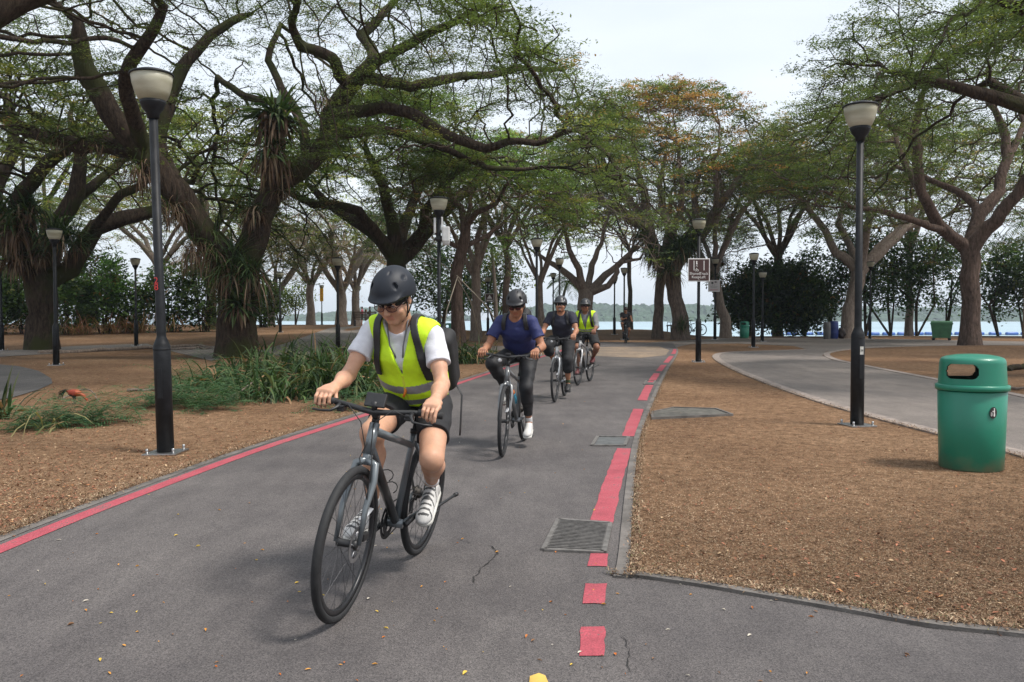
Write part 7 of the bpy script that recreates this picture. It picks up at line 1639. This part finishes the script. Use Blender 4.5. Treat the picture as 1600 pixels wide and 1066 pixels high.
# ---- rider 4
loc, rz = place(903, 603.5, 18)
b, bk = bicycle('white-framed bicycle ridden by the man in grey sleeves and yellow vest', loc, rz, ('off_white', (.45, .45, .45)), ('satin_black', (.014, .014, .015)), 4, crank=math.radians(-38), bar_h=.99, saddle_h=.93)
person('cyclist in neon vest over long grey sleeves, fourth in the line', loc, rz, bk, dict(skin=SK4, skincol=(.22, .10, .06), pelvis=(.215, 0, 1.0), chest=(.36, 0, 1.26), neck=(.41, 0, 1.42), head=(.445, 0, 1.54), shc=(.39, 0, 1.365), sw=.185, pitch=.10, bulk=1.03, belly=.01,
    foot_pitch={-1: -.2, 1: -.1}, knee_out={-1: .2, 1: .45}, shirt=M_greyc, shirt2=M_blackc, shirt2_z=1.0, sleeve=1.5, pants=M_blackc, pant_len=.85, pant_inf=.024, shoe=M_redb, sole=M_shoeb, sock=None, vest=M_neon, vest_inf=.024, vee=1.06, vee_w=.10, bands=((.13, .165),), vest_hem=.06, hem=-.02,
    pack=dict(yc=.115, w=.13, h=.2, zlo=1.12), strap_inf=.028, lanyard=True, lan_z=1.12, glasses=M_dark, lens=M_lensdark, helmat=mat('charcoal_helmet', (.03, .032, .036), .4, 0, .1, 20)), vox=.007)
# ---- rider 5
loc, rz = place(979, 537.5, 4)
b, bk = bicycle('dark bicycle of the farthest cyclist near the sea', loc, rz, ('satin_black', (.014, .014, .015)), ('satin_black', (.014, .014, .015)), 5, crank=math.radians(60), bar_h=1.0, saddle_h=.94, kick=False)
person('farthest cyclist in dark tee and shorts with one arm across the chest', loc, rz, bk, dict(skin=SK3, skincol=(.36, .17, .10), pelvis=(.215, 0, 1.0), chest=(.33, 0, 1.26), neck=(.37, 0, 1.43), head=(.39, 0, 1.55), shc=(.35, 0, 1.37), sw=.20, pitch=.05, bulk=1.08,
    foot_pitch={-1: -.2, 1: -.1}, knee_out={-1: .3, 1: .3}, shirt=cloth('charcoal_tee', (.03, .028, .032)), sleeve=.6, pants=M_blackc, pant_len=.75, pant_inf=.022, shoe=M_shoeb, sole=M_shoeb, sock=None, hem=0, hand_free={-1: (.60, -.02, 1.17)}, lanyard=False,
    helmat=mat('dark_red_helmet', (.03, .012, .014), .4, 0, .1, 20)), vox=.008)
# ---- parked bicycle by the twin trunks
p = G(1079, 524.5); bicycle('dark bicycle parked against the stout fern-draped trunk', p + Vector((-.2, .2, .0)), math.radians(15), ('satin_black', (.014, .014, .015)), ('satin_black', (.014, .014, .015)), 6, crank=.4, wb=1.0, group='bicycles on the path')

# ---- distant people by the sea
def far_person(px, py, label, top, sit, seed, H=1.65):
    g = G(px, py); t = thing('person', label, 'person', g, PI if seed % 2 else 0, 'people resting by the sea'); F = Field((-.5, -.45, 0), (.6, .45, 1.8), .016)
    if sit: hp, kn, an, ch, hd = .50, .52, .06, .92, 1.20
    else: hp, kn, an, ch, hd = .88, .48, .06, 1.25, 1.55
    kx = .42 if sit else .03
    for s in (-1, 1): F.cone((0, s * .09, hp), (kx, s * .11, kn), .08, .06, .03); F.cone((kx, s * .11, kn), (kx + .02, s * .12, an), .055, .04, .03); F.cone((kx, s * .12, .04), (kx + .14, s * .13, .035), .04, .035, .02); F.cone((0, s * .19, ch + .12), (.06, s * .24, ch - .12), .05, .04, .03); F.cone((.06, s * .24, ch - .12), (.24, s * .16, ch - .22), .04, .028, .03)
    F.cone((0, 0, hp), (0, 0, ch), .11, .12, .03, sy=1.3); F.cone((0, -.13, ch + .12), (0, .13, ch + .12), .06, .06, .04); F.cone((0, 0, ch + .15), (.01, 0, hd), .05, .05, .03); F.ell((.01, 0, hd + .03), (.095, .08, .115), k=.02); F.ell((.10, 0, hd + .01), (.02, .014, .02), k=.01)
    def mi(c): return np.where(c[:, 2] > hd - .06, np.where((c[:, 0] < .03) | (c[:, 2] > hd + .09), 3, 0), np.where(c[:, 2] > hp + .05, 1, np.where(c[:, 2] > kn - .02, 2, 0))).astype(np.int32)
    F.mesh('body', [SK3, top, M_blackc, mat('black_hair', (.014, .012, .011), .7)], t, mi)
far_person(566, 507.5, 'tiny distant person in a pink top left of the seaside bench', cloth('pink_top', (.45, .08, .12)), False, 1)
far_person(571.5, 508.5, 'tiny distant seated person on the seaside bench', cloth('pale_grey_top', (.25, .25, .27)), True, 2)
far_person(578, 507.5, 'tiny distant person in black right of the seaside bench', M_blackc, False, 3)

# ---- rooster
def rooster(px, py):
    t = thing('rooster', 'rooster with orange neck and dark green drooping tail pecking in the left litter', 'rooster', G(px, py), 0.12)
    F = Field((-.35, -.16, 0), (.42, .16, .42), .006)
    F.ell((0, 0, .24), (.12, .075, .08), k=.03); F.cone((-.03, 0, .25), (-.13, 0, .28), .065, .03, .04); F.cone((.07, 0, .26), (.19, 0, .18), .058, .034, .03); F.cone((.19, 0, .18), (.235, 0, .12), .034, .022, .02); F.ell((.245, 0, .105), (.026, .018, .020), k=.01); F.cone((.262, 0, .092), (.285, 0, .072), .007, .002, .004)
    for s in (-1, 1):
        F.ell((-.01, s * .06, .25), (.10, .022, .055), k=.015); F.cone((0, s * .035, .19), (.01, s * .037, .12), .035, .014, .02); F.cone((.01, s * .037, .12), (-.005, s * .037, .015), .008, .007, .006)
        for a in (-.5, 0, .5, PI): F.cone((-.005, s * .037, .012), (-.005 + .05 * math.cos(a), s * .037 + .05 * math.sin(a), .008), .006, .004, .004)
    O = (.45, .10, .02)
    def mi(c): return np.where(c[:, 2] < .13, np.where(c[:, 0] > .2, 1, 3), np.where(c[:, 0] > .05, 1, np.where((c[:, 0] > -.02) & (c[:, 2] > .2), 2, np.where(c[:, 2] < .22, 0, 2)))).astype(np.int32)
    F.mesh('body', [mat('black_green_feathers', (.012, .025, .022), .45, 0, .4, 30), mat('orange_hackles', (.30, .055, .014), .6, 0, .35, 60), mat('red_brown_saddle', (.22, .03, .012), .6, 0, .35, 60), mat('grey_legs', (.12, .11, .09), .7)], t, mi)
    r = np.random.default_rng(4); n = 26; Oo = np.tile([-.12, 0, .28], (n, 1)) + r.normal(0, .012, (n, 3)); D = np.stack([-np.ones(n), r.normal(0, .18, n), r.uniform(.0, .9, n)], -1)
    V, F2, C = straps(Oo, D, r.uniform(.2, .36, n), np.full(n, .028), r.uniform(2.5, 4.5, n), np.tile([.012, .03, .028], (n, 1)), r); link('tail', np_mesh('tail', V, F2, True, C), t, [M_blade])
    m = MB()
    for k in range(4): m.ell((.235 + .012 * k, 0, .128 - .008 * k), (.009, .003, .014), 8, 6)
    m.ell((.258, 0, .082), (.008, .004, .014), 8, 6); m.build('comb', mat('red_comb', (.5, .02, .02), .6), t)
rooster(116, 632)
bpy.data.objects['rooster'].scale = (.72, .72, .72)

# ================================================================== HAZE
mh = bpy.data.materials.new('haze_air'); mh.use_nodes = True; nt = mh.node_tree; nt.nodes.clear()
o_ = nt.nodes.new('ShaderNodeOutputMaterial'); v_ = nt.nodes.new('ShaderNodeVolumePrincipled'); v_.inputs['Color'].default_value = (.80, .90, 1.0, 1); v_.inputs['Density'].default_value = .00035; v_.inputs['Anisotropy'].default_value = .2
nt.links.new(v_.outputs[0], o_.inputs['Volume'])
m = MB(); m.box((0, 1240, 29), (3200, 2560, 66)); tag(m.build('haze', mh), 'thin sea haze in the air', kind='stuff')
